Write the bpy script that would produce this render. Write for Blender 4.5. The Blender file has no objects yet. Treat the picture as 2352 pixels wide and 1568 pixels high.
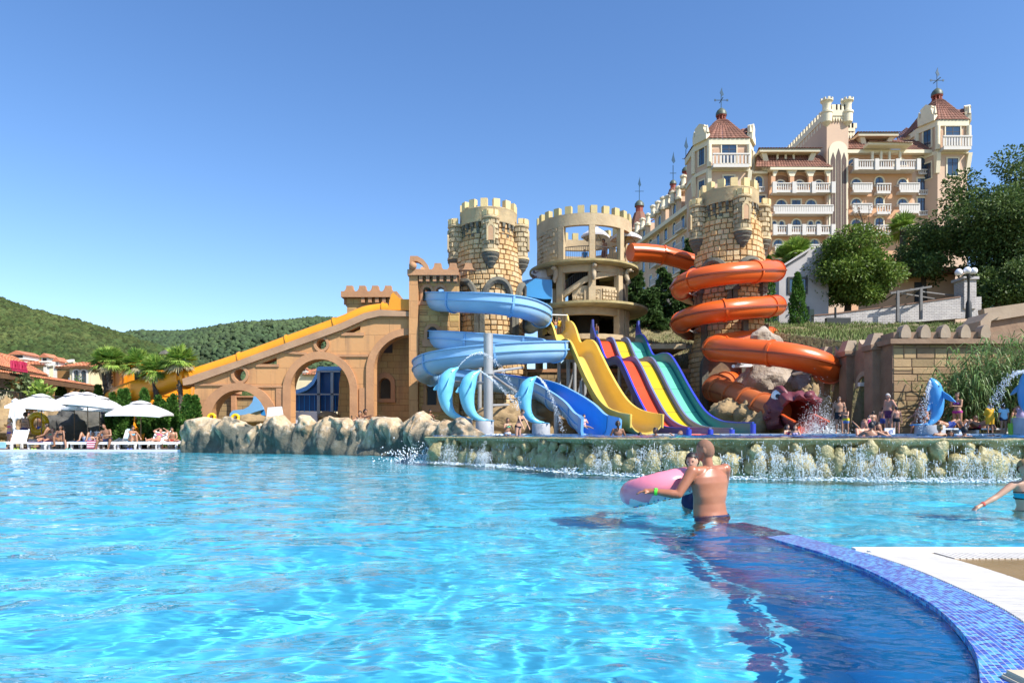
import bpy,bmesh,math,random
import numpy as np
from mathutils import Vector,Matrix,Euler,geometry,noise
from math import pi,sin,cos,radians
C=bpy.context.scene.collection
SC=bpy.context.scene
R=random.Random(7)
VIEWS={'P':(0,0,1),'Z1':(0,653.3,.26515),'Z2':(415.8,534.5,.34094),'Z3':(950.3,415.8,.37878),'Z4':(1366,415.8,.3978),'Z5':(1425.5,148.5,.30303),'Z6':(1692.7,148.5,.37888),'Z7':(1781.8,593.9,.30297),'Z8':(950.3,890.9,.30303),'B1':(1366,950.3,.41919),'B2':(1395.7,980,.17042),'B3':(1900.6,861.2,.19192),'B4':(0,801.8,.17676),'C1':(0,819.6,.08332),'C2':(1484.8,712.7,.20201),'C3':(1009.7,415.8,.17045),'C4':(1205.7,451.4,.20452)}
F_,CX,HY,EYE=1568.0,1176.0,996.0,1.0
def W(view,x,y,Y):
 ox,oy,s=VIEWS[view]
 return Vector(((ox+x*s-CX)/F_*Y,Y,EYE+(HY-oy-y*s)/F_*Y))
def WX(view,x,Y):return W(view,x,0,Y).x
def WZ(view,y,Y):return W(view,0,y,Y).z
def V3(*a):return Vector(a)
def root_off(p):
 o=Vector((0,0,0))
 while p is not None:
  o+=p.location;p=p.parent
 return o
def tag(o,label=None,cat=None,group=None,kind=None):
 if label:o['label']=label
 if cat:o['category']=cat
 if group:o['group']=group
 if kind:o['kind']=kind
 return o
def thing(name,label,cat,loc,group=None,rz=0):
 o=bpy.data.objects.new(name,None);C.objects.link(o)
 o.empty_display_size=.2;o.location=loc;o.rotation_euler=(0,0,rz)
 return tag(o,label,cat,group)
def dup(root,loc,rz=None,scale=None,label=None):
 r=root.copy();C.objects.link(r);r.location=loc
 if rz is not None:r.rotation_euler=(0,0,rz)
 if scale is not None:r.scale=scale if hasattr(scale,'__len__')else(scale,)*3
 if label:r['label']=label
 for ch in[o for o in root.children]:
  c=ch.copy();C.objects.link(c);c.parent=r
  for g in[o for o in ch.children]:
   d=g.copy();C.objects.link(d);d.parent=c
 return r
class MB:
 def __init__(s):s.v=[];s.f=[];s.mi=[];s.m=0
 def add(s,vs,fs):
  n=len(s.v);s.v.extend([tuple(v)for v in vs]);s.f.extend([tuple(i+n for i in f)for f in fs]);s.mi.extend([s.m]*len(fs));return s
 def box(s,x0,x1,y0,y1,z0,z1):
  return s.hexa([(x0,y0,z0),(x1,y0,z0),(x1,y1,z0),(x0,y1,z0),(x0,y0,z1),(x1,y0,z1),(x1,y1,z1),(x0,y1,z1)])
 def hexa(s,v):return s.add(v,[(3,2,1,0),(4,5,6,7),(0,1,5,4),(1,2,6,5),(2,3,7,6),(3,0,4,7)])
 def obox(s,c,sx,sy,sz,rot=None,rz=0):
  M=rot if rot is not None else Matrix.Rotation(rz,3,'Z');c=Vector(c);h=(sx/2,sy/2,sz/2)
  return s.hexa([c+M@Vector((a*h[0],b*h[1],d*h[2]))for a,b,d in((-1,-1,-1),(1,-1,-1),(1,1,-1),(-1,1,-1),(-1,-1,1),(1,-1,1),(1,1,1),(-1,1,1))])
 def bar(s,a,b,w,h=None):
  a=Vector(a);b=Vector(b);d=b-a;L=d.length
  if L<1e-6:return s
  M=d.to_track_quat('X','Z').to_matrix();return s.obox((a+b)/2,L,w,h or w,M)
 def plate(s,loops,y0,y1,ax='Y',org=(0,0,0),rz=0):
  M=Matrix.Rotation(rz,3,'Z');org=Vector(org)
  P=lambda p,y:org+M@Vector((p[0],y,p[1]))
  tri=geometry.tessellate_polygon([[Vector((p[0],p[1],0))for p in l]for l in loops])
  flat=[p for l in loops for p in l];n=len(flat)
  fs=[]
  for t in tri:
   a,b,c=[flat[i]for i in t]
   cr=(b[0]-a[0])*(c[1]-a[1])-(b[1]-a[1])*(c[0]-a[0])
   if abs(cr)<1e-9:continue
   t=tuple(t)if cr>0 else tuple(t)[::-1]
   fs.append(t);fs.append(tuple(i+n for i in t[::-1]))
  k=0
  for li,l in enumerate(loops):
   ar=sum(l[i][0]*l[(i+1)%len(l)][1]-l[(i+1)%len(l)][0]*l[i][1]for i in range(len(l)))
   out=(ar>0)==(li==0)
   for i in range(len(l)):
    a,b=k+i,k+(i+1)%len(l)
    fs.append((b,a,a+n,b+n)if out else(a,b,b+n,a+n))
   k+=len(l)
  return s.add([P(p,y0)for p in flat]+[P(p,y1)for p in flat],fs)
 def lathe(s,prof,c,seg=24,a0=0,a1=2*pi):
  full=abs(a1-a0-2*pi)<1e-6;n=seg if full else seg+1;c=Vector(c);vs=[];fs=[]
  for i in range(n):
   a=a0+(a1-a0)*i/seg
   for r,z in prof:vs.append((c.x+r*cos(a),c.y+r*sin(a),c.z+z))
  m=len(prof)
  for i in range(seg):
   j=(i+1)%n
   for k in range(m-1):fs.append((i*m+k,j*m+k,j*m+k+1,i*m+k+1))
  return s.add(vs,fs)
 def cyl(s,c,r,z0,z1,seg=16,r1=None):
  r1=r if r1 is None else r1
  return s.lathe([(0,z0),(r,z0),(r1,z1),(0,z1)],c,seg)
 def tube(s,pts,r,seg=8,caps=True):
  pts=[Vector(p)for p in pts];n=len(pts);rr=r if hasattr(r,'__len__')else[r]*n
  vs=[];fs=[];pu=None
  for i,p in enumerate(pts):
   t=(pts[min(i+1,n-1)]-pts[max(i-1,0)]).normalized()
   if pu is None:pu=t.orthogonal().normalized()
   u=(pu-t*pu.dot(t));u=u.normalized()if u.length>1e-6 else t.orthogonal().normalized();pu=u;w=t.cross(u)
   for k in range(seg):
    a=2*pi*k/seg;vs.append(p+(u*cos(a)+w*sin(a))*rr[i])
  for i in range(n-1):
   for k in range(seg):
    k2=(k+1)%seg;fs.append((i*seg+k,i*seg+k2,(i+1)*seg+k2,(i+1)*seg+k))
  if caps:fs.append(tuple(range(seg))[::-1]);fs.append(tuple((n-1)*seg+k for k in range(seg)))
  return s.add(vs,fs)
 def sweep(s,path,prof,closed=True,caps=True,fr=None):
  n=len(path);fr=fr or frames(path);vs=[];fs=[];m=None
  for i in range(n):
   p,t,sd,up=fr[i];pr=prof(i)if callable(prof)else prof;m=len(pr)
   for a,b in pr:vs.append(p+sd*a+up*b)
  for i in range(n-1):
   for k in range(m if closed else m-1):
    k2=(k+1)%m;fs.append((i*m+k,i*m+k2,(i+1)*m+k2,(i+1)*m+k))
  if closed and caps:fs.append(tuple(range(m))[::-1]);fs.append(tuple((n-1)*m+k for k in range(m)))
  return s.add(vs,fs)
 def sphere(s,c,r,seg=12,rings=8,rot=None,fn=None):
  r=r if hasattr(r,'__len__')else(r,r,r);c=Vector(c);vs=[];fs=[]
  for i in range(rings+1):
   th=pi*i/rings
   for k in range(seg):
    a=2*pi*k/seg;d=Vector((sin(th)*cos(a),sin(th)*sin(a),cos(th)))
    q=Vector((d.x*r[0],d.y*r[1],d.z*r[2]))
    if fn:q=q*fn(d)
    vs.append(c+(rot@q if rot is not None else q))
  for i in range(rings):
   for k in range(seg):
    k2=(k+1)%seg;fs.append((i*seg+k,(i+1)*seg+k,(i+1)*seg+k2,i*seg+k2))
  return s.add(vs,fs)
 def build(s,name,mats,parent=None,smooth=None,org=None):
  off=root_off(parent)if parent is not None else Vector(org if org is not None else(0,0,0))
  me=bpy.data.meshes.new(name)
  if s.v:
   a=np.array(s.v,dtype=np.float64)-np.array(off)
   me.from_pydata(a.tolist(),[],s.f)
  mats=mats if isinstance(mats,(list,tuple))else[mats]
  for m in mats:me.materials.append(m)
  if len(mats)>1:me.polygons.foreach_set('material_index',s.mi)
  if smooth is not None:
   me.polygons.foreach_set('use_smooth',[True]*len(me.polygons))
   if smooth<180:me.set_sharp_from_angle(angle=radians(smooth))
  me.update()
  o=bpy.data.objects.new(name,me);C.objects.link(o)
  if parent is not None:o.parent=parent
  else:o.location=off
  return o
def each(b,name,mats,parent=None,smooth=None):
 par=list(range(len(b.v)))
 def find(i):
  while par[i]!=i:par[i]=par[par[i]];i=par[i]
  return i
 for f in b.f:
  r=find(f[0])
  for i in f[1:]:par[find(i)]=r
 isl={}
 for k,f in enumerate(b.f):isl.setdefault(find(f[0]),[]).append(k)
 out=[]
 for ks in isl.values():
  m=MB();ids=sorted({i for k in ks for i in b.f[k]});mp={i:n for n,i in enumerate(ids)}
  m.v=[b.v[i]for i in ids];m.f=[tuple(mp[i]for i in b.f[k])for k in ks];m.mi=[b.mi[k]for k in ks];out.append(m.build(name,mats,parent,smooth))
 return out
def frames(path):
 n=len(path);out=[]
 for i,p in enumerate(path):
  t=(Vector(path[min(i+1,n-1)])-Vector(path[max(i-1,0)])).normalized()
  sd=t.cross(Vector((0,0,1)))
  sd=sd.normalized()if sd.length>1e-4 else Vector((1,0,0))
  out.append((Vector(p),t,sd,sd.cross(t)))
 return out
def smooth_path(pts,n=8):
 pts=[Vector(p)for p in pts];P=[pts[0]*2-pts[1]]+pts+[pts[-1]*2-pts[-2]];out=[]
 for i in range(1,len(P)-2):
  a,b,c,d=P[i-1:i+3]
  for k in range(n):
   t=k/n;out.append(.5*((2*b)+(c-a)*t+(2*a-5*b+4*c-d)*t*t+(3*b-a-3*c+d)*t**3))
 out.append(pts[-1]);return out
def resample(path,step):
 L=[0]
 for a,b in zip(path,path[1:]):L.append(L[-1]+(b-a).length)
 n=max(2,int(L[-1]/step));out=[];j=0
 for i in range(n+1):
  d=L[-1]*i/n
  while j<len(L)-2 and L[j+1]<d:j+=1
  u=(d-L[j])/max(1e-9,L[j+1]-L[j]);out.append(path[j].lerp(path[j+1],u))
 return out
def arc(cx,cz,rx,rz,a0,a1,n=12):return[(cx+rx*cos(a0+(a1-a0)*i/n),cz+rz*sin(a0+(a1-a0)*i/n))for i in range(n+1)]
def col(r,g,b):
 f=lambda c:(c/255/12.92)if c<10 else((c/255+.055)/1.055)**2.4
 return(f(r),f(g),f(b),1)
class NT:
 def __init__(s,name):
  s.m=bpy.data.materials.new(name);s.m.use_nodes=True;s.t=s.m.node_tree;s.b=s.t.nodes['Principled BSDF']
 def n(s,t,**k):
  x=s.t.nodes.new('ShaderNode'+t)
  for a,v in k.items():setattr(x,a,v)
  return x
 def l(s,a,b):s.t.links.new(a,b)
 def noise(s,vec,scale,detail=4,rough=.55):
  x=s.n('TexNoise');x.inputs['Scale'].default_value=scale;x.inputs['Detail'].default_value=detail;x.inputs['Roughness'].default_value=rough
  if vec is not None:s.l(vec,x.inputs['Vector'])
  return x.outputs['Fac']
 def mix(s,f,a,b,mode='MIX'):
  x=s.n('Mix',data_type='RGBA',blend_type=mode)
  for v,i in((f,0),(a,6),(b,7)):
   if hasattr(v,'is_linked'):s.l(v,x.inputs[i])
   else:x.inputs[i].default_value=v
  return x.outputs[2]
 def ramp(s,f,a,b):
  x=s.n('MapRange');x.inputs[1].default_value=a;x.inputs[2].default_value=b;s.l(f,x.inputs[0]);return x.outputs[0]
 def math(s,op,a,b=0):
  x=s.n('Math',operation=op)
  for v,i in((a,0),(b,1)):
   if hasattr(v,'is_linked'):s.l(v,x.inputs[i])
   else:x.inputs[i].default_value=v
  return x.outputs[0]
 def wallvec(s,sx=1,sz=1):
  tc=s.n('NewGeometry');sp=s.n('SeparateXYZ');s.l(tc.outputs['Position'],sp.inputs[0])
  cb=s.n('CombineXYZ');s.l(s.math('MULTIPLY',s.math('ADD',sp.outputs[0],sp.outputs[1]),sx),cb.inputs[0]);s.l(s.math('MULTIPLY',sp.outputs[2],sz),cb.inputs[1])
  return cb.outputs[0]
 def bump(s,h,st,dist=.05):
  x=s.n('Bump');x.inputs['Strength'].default_value=st;x.inputs['Distance'].default_value=dist;s.l(h,x.inputs['Height'])
  prev=s.b.inputs['Normal']
  if prev.is_linked:s.l(prev.links[0].from_socket,x.inputs['Normal'])
  s.l(x.outputs[0],prev)
def mat(name,c,c2=None,var=.25,vs=1.5,rough=.65,bump=0,bs=12,island=0,metal=0,spec=.5,trans=0,hue=0,coat=0,dist=.05):
 N=NT(name);b=N.b
 c=c if len(c)==4 else(*c,1)
 c2=(*c2,1)[:4]if c2 else tuple(x*(1-var)for x in c[:3])+(1,)
 pos=N.n('NewGeometry')
 f=N.ramp(N.noise(pos.outputs['Position'],vs,5),.3,.7)
 out=N.mix(f,c,c2)
 if island or hue:
  h=N.n('HueSaturation');N.l(out,h.inputs['Color'])
  r=pos.outputs['Random Per Island']
  if island:x=N.n('MapRange');N.l(r,x.inputs[0]);x.inputs[3].default_value=1-island;x.inputs[4].default_value=1+island;N.l(x.outputs[0],h.inputs['Value'])
  if hue:
   x=N.n('MapRange');N.l(N.math('FRACT',N.math('MULTIPLY',r,7.31)),x.inputs[0]);x.inputs[3].default_value=.5-hue;x.inputs[4].default_value=.5+hue;N.l(x.outputs[0],h.inputs['Hue'])
  out=h.outputs[0]
 N.l(out,b.inputs['Base Color'])
 b.inputs['Roughness'].default_value=rough;b.inputs['Metallic'].default_value=metal;b.inputs['Specular IOR Level'].default_value=spec
 if coat:b.inputs['Coat Weight'].default_value=coat;b.inputs['Coat Roughness'].default_value=.12
 if trans:b.inputs['Transmission Weight'].default_value=trans
 if bump:N.bump(N.noise(pos.outputs['Position'],bs,6),bump,dist)
 return N.m
def brickmat(name,c1,c2,mortar,bw=.6,bh=.3,ms=.02,rough=.85,bump=.6,var=.25,off=.5):
 N=NT(name);v=N.wallvec()
 br=N.n('TexBrick');br.offset=off;N.l(v,br.inputs['Vector'])
 br.inputs['Color1'].default_value=(*c1,1)[:4];br.inputs['Color2'].default_value=(*c2,1)[:4];br.inputs['Mortar'].default_value=(*mortar,1)[:4]
 br.inputs['Scale'].default_value=1;br.inputs['Mortar Size'].default_value=ms;br.inputs['Brick Width'].default_value=bw;br.inputs['Row Height'].default_value=bh;br.inputs['Bias'].default_value=0
 g=N.n('NewGeometry');f=N.noise(g.outputs['Position'],1.3,6,.65)
 o=N.mix(N.ramp(f,.35,.75),br.outputs['Color'],N.mix(1,br.outputs['Color'],(1-var,1-var,1-var*.9,1),'MULTIPLY'))
 N.l(o,N.b.inputs['Base Color']);N.b.inputs['Roughness'].default_value=rough
 N.bump(N.math('SUBTRACT',N.math('MULTIPLY',N.noise(g.outputs['Position'],7,5),.5),br.outputs['Fac']),bump,.03)
 return N.m
cam=bpy.data.cameras.new('camera');co=bpy.data.objects.new('camera',cam);C.objects.link(co);SC.camera=co
cam.sensor_width=36;cam.lens=24;cam.shift_y=212/2352;cam.clip_end=6000;cam.clip_start=.05
co.location=(0,0,EYE);co.rotation_euler=(pi/2,0,0)
SUN=Vector((.56,-.42,.72)).normalized()
l=bpy.data.lights.new('sun','SUN');l.energy=4.6;l.angle=radians(.5);l.color=(1,.95,.87);l.cycles.is_caustics_light=True
lo=bpy.data.objects.new('sun',l);C.objects.link(lo);lo.rotation_euler=SUN.to_track_quat('Z','Y').to_euler();lo.location=(30,-30,60)
wd=bpy.data.worlds.new('World');SC.world=wd;wd.use_nodes=True
bg=wd.node_tree.nodes['Background'];sky=wd.node_tree.nodes.new('ShaderNodeTexSky');sky.sky_type='NISHITA';sky.sun_disc=False
sky.sun_elevation=math.asin(SUN.z);sky.sun_rotation=math.atan2(SUN.x,SUN.y);sky.air_density=1.0;sky.dust_density=.45;sky.ozone_density=2.2;sky.altitude=100
hs=wd.node_tree.nodes.new('ShaderNodeHueSaturation');hs.inputs['Saturation'].default_value=1.2;hs.inputs['Hue'].default_value=.506;wd.node_tree.links.new(sky.outputs[0],hs.inputs['Color']);wd.node_tree.links.new(hs.outputs[0],bg.inputs[0]);bg.inputs[1].default_value=.13
SC.view_settings.view_transform='Standard';SC.view_settings.look='None';SC.view_settings.exposure=.78;SC.view_settings.gamma=1
SC.cycles.use_denoising=True;SC.cycles.sample_clamp_indirect=6;SC.cycles.max_bounces=8;SC.cycles.transparent_max_bounces=12
SC.cycles.caustics_reflective=False
def waves(X,Y,seed,n,amp,l0=.22,l1=2.2,spread=.75):
 Z=np.zeros_like(X);g=np.random.default_rng(seed)
 for i in range(n):
  lam=l0*(l1/l0)**g.random();k=2*pi/lam;th=g.normal(pi/2+.15,spread);ph=g.random()*6.28
  Z+=amp*(lam/.6)**1.12*np.sin(k*(X*cos(th)+Y*sin(th))+ph)
 return Z
def gridmesh(name,X,Y,Z,m,smooth=True,kind='structure',parent=None):
 r,c=X.shape;v=np.stack([X,Y,Z],-1).reshape(-1,3);i=np.arange(r*c).reshape(r,c)
 f=np.stack([i[:-1,:-1],i[:-1,1:],i[1:,1:],i[1:,:-1]],-1).reshape(-1,4)
 me=bpy.data.meshes.new(name);me.from_pydata(v.tolist(),[],f.tolist());me.polygons.foreach_set('use_smooth',[smooth]*len(me.polygons));me.materials.append(m)
 o=bpy.data.objects.new(name,me);C.objects.link(o)
 if kind:o['kind']=kind
 return o
def watermat(name,tint):
 N=NT(name);b=N.b;b.inputs['Base Color'].default_value=tint;b.inputs['Roughness'].default_value=0;g=N.n('NewGeometry')
 for sc,st,sx in((1.6,.45,.5),(3.4,.62,.5),(8.0,.5,.55)):
  mp=N.n('Mapping');mp.inputs['Scale'].default_value=(sx,1,1);mp.inputs['Rotation'].default_value=(0,0,.12*sc);N.l(g.outputs['Position'],mp.inputs[0]);x=N.noise(mp.outputs[0],sc,2.0,.5);N.bump(x,st,.11/sc*1.7)
 b.inputs['IOR'].default_value=1.26;b.inputs['Transmission Weight'].default_value=1
 return N.m
M_water=watermat('pool_water',(.80,.98,1,1))
def receiver(o):o.cycles.is_caustics_receiver=True;return o
def caster(o):o.cycles.is_caustics_caster=True;return o
ys=[-5.0,-2,.3]
while ys[-1]<39:ys.append(ys[-1]+max(.018,.0088*ys[-1]))
ys=np.array(ys);u=np.linspace(-1,1,560)
Yg=np.repeat(ys[:,None],len(u),1);Xg=u[None,:]*(np.abs(Yg)*.82+1.2)+Yg*.0
Zg=(waves(Xg,Yg,5,60,.00105,.40,2.2)+waves(Xg,Yg,8,34,.00078,.17,.42,.9)*np.clip(1.2-Yg/14,0,1))*np.clip(1.15-Yg*.008,.75,1.2)
calm=1-.75*np.exp(-((Xg-2.45)/.35)**2)*(Yg>2)*(Yg<7.6)
o=gridmesh('pool_water',Xg,Yg,Zg*calm,M_water);caster(o)
N=NT('pool_floor');g=N.n('NewGeometry')
br=N.n('TexBrick');br.offset=0;N.l(g.outputs['Position'],br.inputs['Vector'])
for k,v in(('Scale',1),('Mortar Size',.012),('Brick Width',.3),('Row Height',.3)):br.inputs[k].default_value=v
br.inputs['Color1'].default_value=(.08,.55,.775,1);br.inputs['Color2'].default_value=(.09,.58,.795,1);br.inputs['Mortar'].default_value=(.10,.60,.805,1)
N.l(br.outputs['Color'],N.b.inputs['Base Color']);N.b.inputs['Roughness'].default_value=.6
M_floor=N.m
fl=MB();fl.box(-36,18,-8,40,-1.4,-1.1)
o=fl.build('pool_floor',M_floor);o['kind']='structure';receiver(o)
rim_o=smooth_path([V3(2.05,8.3,0),V3(2.39,7.5,0),V3(2.51,5.98,0),V3(2.55,5.01,0),V3(2.445,4.15,0),V3(2.353,3.74,0),V3(2.13,3.17,0),V3(1.878,2.74,0),V3(1.3,1.9,0),V3(.5,1.2,0)],10)[8:]
def offset_path(p,d):return[a+Vector((t.y,-t.x,0)).normalized()*d for a,t in((q[0],q[1])for q in frames(p))]
rim_o=resample(rim_o,.12)
zt=[(.028 if q.y<5.7 else .028-(q.y-5.7)*.03)for q in rim_o]
def strip(name,pa,pb,za,zb,m,depth=1.3,kind='structure'):
 b=MB();n=len(pa);vs=[]
 for i in range(n):
  vs+=[(pa[i].x,pa[i].y,za[i]),(pb[i].x,pb[i].y,zb[i]),(pb[i].x,pb[i].y,za[i]-depth),(pa[i].x,pa[i].y,za[i]-depth)]
 fs=[]
 for i in range(n-1):
  for k in range(4):fs.append((i*4+k,(i+1)*4+k,(i+1)*4+(k+1)%4,i*4+(k+1)%4))
 fs+=[(0,1,2,3),tuple((n-1)*4+k for k in(3,2,1,0))]
 b.add(vs,fs);bm=bmesh.new();o=b.build(name,m);bm.from_mesh(o.data);bmesh.ops.recalc_face_normals(bm,faces=bm.faces);bm.to_mesh(o.data);bm.free()
 if kind:o['kind']=kind
 return receiver(o)
def mosaic(name,cc,cells,grout,size=.0245,cx=-4.65,cy=5.45):
 N=NT(name);g=N.n('NewGeometry');sp=N.n('SeparateXYZ');N.l(g.outputs['Position'],sp.inputs[0])
 dx=N.math('SUBTRACT',sp.outputs[0],cx);dy=N.math('SUBTRACT',sp.outputs[1],cy)
 r=N.math('DIVIDE',N.math('SUBTRACT',N.math('SQRT',N.math('ADD',N.math('MULTIPLY',dx,dx),N.math('MULTIPLY',dy,dy))),sp.outputs[2]),size)
 a=N.math('DIVIDE',N.math('MULTIPLY',N.math('ARCTAN2',dy,dx),7.2),size*1.0)
 cb=N.n('CombineXYZ');N.l(N.math('FLOOR',r),cb.inputs[0]);N.l(N.math('FLOOR',a),cb.inputs[1])
 wn=N.n('TexWhiteNoise',noise_dimensions='2D');N.l(cb.outputs[0],wn.inputs['Vector'])
 rp=N.n('ValToRGB');rp.color_ramp.interpolation='CONSTANT';N.l(wn.outputs['Value'],rp.inputs[0])
 e=rp.color_ramp.elements;e[0].position=0;e[0].color=cells[0];e[1].position=1/len(cells);e[1].color=cells[1]
 for i in range(2,len(cells)):q=e.new(i/len(cells));q.color=cells[i]
 gx=N.math('LESS_THAN',N.math('FRACT',r),.1);gy=N.math('LESS_THAN',N.math('FRACT',a),.1)
 N.l(N.mix(N.math('MAXIMUM',gx,gy),rp.outputs[0],grout),N.b.inputs['Base Color']);N.b.inputs['Roughness'].default_value=.3;N.b.inputs['Specular IOR Level'].default_value=.25
 return N.m
M_mos=mosaic('blue_mosaic',0,[(.012,.06,.42,1),(.02,.16,.52,1),(.05,.28,.62,1),(.015,.10,.48,1),(.08,.36,.66,1),(.01,.035,.34,1)],(.50,.50,.44,1))
M_mosd=mat('deep_blue_tiles',(.02,.44,.88),(.025,.50,.92),vs=3,rough=.4)
rim_i=offset_path(rim_o,-.33)
zi=[z+.004 for z in zt]
strip('pool_rim',rim_o,rim_i,zt,zi,M_mos)
b=MB();b.sweep(rim_o,[(.004,-.03),(.04,-.16),(.12,-.30),(.21,-.48),(.32,-.78),(.44,-1.12),(.44,-1.3),(.004,-1.3)]);o=b.build('pool_ledge',M_mosd,None,180)
bm=bmesh.new();bm.from_mesh(o.data);bmesh.ops.recalc_face_normals(bm,faces=bm.faces);bm.to_mesh(o.data);bm.free();o['kind']='structure';receiver(o)
near=[i for i,q in enumerate(rim_i)if q.y<5.7]
gi=[rim_i[i]for i in near];go_=[rim_i[i]+(b-a)*1 for i,a,b in zip(near,offset_path(rim_o,-.33)[near[0]:],offset_path(rim_o,-.86)[near[0]:])]
M_white=mat('white_plastic',(.80,.80,.78),var=.06,rough=.4)
M_grate=mat('white_grating',(.66,.63,.58),var=.16,rough=.5,island=.05,vs=6)
M_dark=mat('dark_gap',(.02,.02,.022))
ga=resample(gi,.03);gb=[None]*len(ga)
gbp=resample(go_,.03)
gb=[gbp[min(len(gbp)-1,int(i*(len(gbp)-1)/(len(ga)-1)))]for i in range(len(ga))]
b=MB()
for i in range(0,len(ga)-1):
 p,q=ga[i],gb[i];p2,q2=ga[i].lerp(ga[i+1],.70),gb[i].lerp(gb[i+1],.70)
 if p.y>5.62 or q.y>5.62:continue
 z0,z1=.0,.034+.0012*R.random()
 n=(q-p).normalized()*.012;p=p+n;p2=p2+n
 b.hexa([(p.x,p.y,z0),(q.x,q.y,z0),(q2 .x,q2 .y,z0),(p2 .x,p2 .y,z0),(p.x,p.y,z1),(q.x,q.y,z1),(q2 .x,q2 .y,z1),(p2 .x,p2 .y,z1)])
o=b.build('overflow_grating',M_grate);tag(o,'white slatted overflow grating curving beside the blue mosaic pool rim','grating')
strip('gutter',ga,gb,[-.02]*len(ga),[-.02]*len(ga),M_dark,.3)
M_wet=mat('wet_stone',(.34,.23,.12),(.22,.14,.06),vs=1.6,rough=.22,bump=.25,bs=9,dist=.02)
dk=[(q.x+.0,q.y)for q in gb if q.y<5.7]
poly=[(2.86,5.76),(9,5.76),(9,-1),(1.4,-1)]+[(x,y)for x,y in dk[::-1]][:]
def slab(name,poly,z0,z1,m,kind='structure'):
 b=MB();b.plate([poly],0,1);b.v=[(v[0],v[2],z1 if v[1]==0 else z0)for v in b.v]
 o=b.build(name,m);bm=bmesh.new();bm.from_mesh(o.data);bmesh.ops.recalc_face_normals(bm,faces=bm.faces);bm.to_mesh(o.data);bm.free()
 if kind:o['kind']=kind
 return o
slab('near_deck',poly,-1.3,.026,M_wet)
b=MB();b.box(2.87,9,5.70,5.775,-.2,.045);b.box(2.95,9,5.60,5.68,.0,.036)
o=b.build('deck_kerb',M_white);o['kind']='structure'
b=MB()
for i in range(60):b.box(3.45+i*.05,3.487+i*.05,5.32,5.585,.0,.034)
tag(b.build('overflow_grating',M_grate),'straight white slatted grating along the far edge of the wet deck','grating')
b=MB();b.box(1.95,2.5,2.45,2.74,.0,.062)
M_beige=mat('beige_stone',(.60,.50,.36),var=.1,rough=.5)
o=b.build('coping_stone',M_beige);bm=bmesh.new();bm.from_mesh(o.data);bmesh.ops.bevel(bm,geom=bm.edges[:],offset=.02,segments=3,affect='EDGES');bm.to_mesh(o.data);bm.free();tag(o,'beige rounded coping stone on the mosaic rim at the near corner','stone')
cp=[(700,31),(985,23.9),(1040,23),(1110,21.9),(1250,19.5),(1400,17),(1650,15.5),(2000,14.8),(2352,14.5),(2700,14.4),(3200,14.6)]
casc=resample(smooth_path([V3((x-CX)/F_*Y,Y,0)for x,Y in cp[1:]],10),.12)
UW=.905
N=NT('mossy_cascade_rock');g=N.n('NewGeometry');f=N.noise(g.outputs['Position'],2.2,7,.7);f2=N.noise(g.outputs['Position'],9,4)
c1=N.mix(N.ramp(f,.35,.65),(.41,.345,.165,1),(.20,.185,.085,1));c1=N.mix(N.ramp(f2,.5,.8),c1,(.50,.45,.28,1))
N.l(c1,N.b.inputs['Base Color']);N.b.inputs['Roughness'].default_value=.45;N.bump(f2,.9,.08);M_casc=N.m
t=thing('cascade_wall','mossy olive rock weir wall with water spilling into the lower pool','cascade',(4,15.5,0))
def rocknoise(p,s,a):return a*noise.fractal(p*s,1.0,2.0,4)
b=MB();fr=frames(casc);prof=[(.9,-1.25),(.0,-1.25),(-.02,.05),(-.02,.3),(.03,.55),(.0,.72),(-.16,.80),(-.19,.875),(-.10,.905),(.3,.890),(1.2,.885),(1.2,-1.25)]
vs=[];fs=[];m=len(prof)
for i,(p,tt,sd,up)in enumerate(fr):
 for k,(a,z)in enumerate(prof):
  q=p+Vector((-tt.y,tt.x,0)).normalized()*a
  d=0 if k in(0,1,9,10,11)else .17*noise.fractal(Vector((q.x*1.7,q.y*1.7,z*2.5)),1,2,4)
  if k>=6:d*=.35
  q=q-Vector((-tt.y,tt.x,0)).normalized()*d
  vs.append((q.x,q.y,z+(.008*noise.noise(q*3)if k in(7,8)else 0)))
for i in range(len(fr)-1):
 for k in range(m):fs.append((i*m+k,(i+1)*m+k,(i+1)*m+(k+1)%m,i*m+(k+1)%m))
b.add(vs,fs);b.build('weir_face',M_casc,t,60)
def boulder(b,c,r,seed,seg=14,rings=10):
 o=Vector((seed*3.7,seed*1.3,seed*2.1))
 b.sphere(c,r,seg,rings,Matrix.Rotation(seed,3,'Z'),lambda d:1+.38*noise.fractal(d*1.3+o,1,2,3)+.06*noise.noise(d*6+o))
nb=0;i=3
bl=[]
while i<len(fr)-4:
 p,tt,sd,up=fr[i];nrm=Vector((tt.y,-tt.x,0)).normalized()
 for lay in range(2 if R.random()<.45 else 1):
  z=R.uniform(.15,.40)if lay==0 else R.uniform(.50,.68)
  rr=R.uniform(.16,.33)*(1 if lay==0 else .72)
  b=MB();c=p+nrm*R.uniform(-.02,.14)+Vector((0,0,z));boulder(b,c,(rr*R.uniform(.8,1.3),rr,rr*R.uniform(.9,1.5)),R.random()*50)
  if nb<98:b.build('boulder',M_casc,t,180);nb+=1;bl.append((c,rr))
 i+=R.randint(2,4)
N=NT('white_water');N.b.inputs['Base Color'].default_value=(.78,.84,.88,1);N.b.inputs['Roughness'].default_value=.25;N.b.inputs['Transmission Weight'].default_value=.12;N.b.inputs['IOR'].default_value=1.2;M_foam=N.m
def strand(b,p,q,r,seg=4):
 b.tube([p,p.lerp(q,.5),q],[r*.6,r,r*.35],seg)
b=MB();k=0
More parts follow.
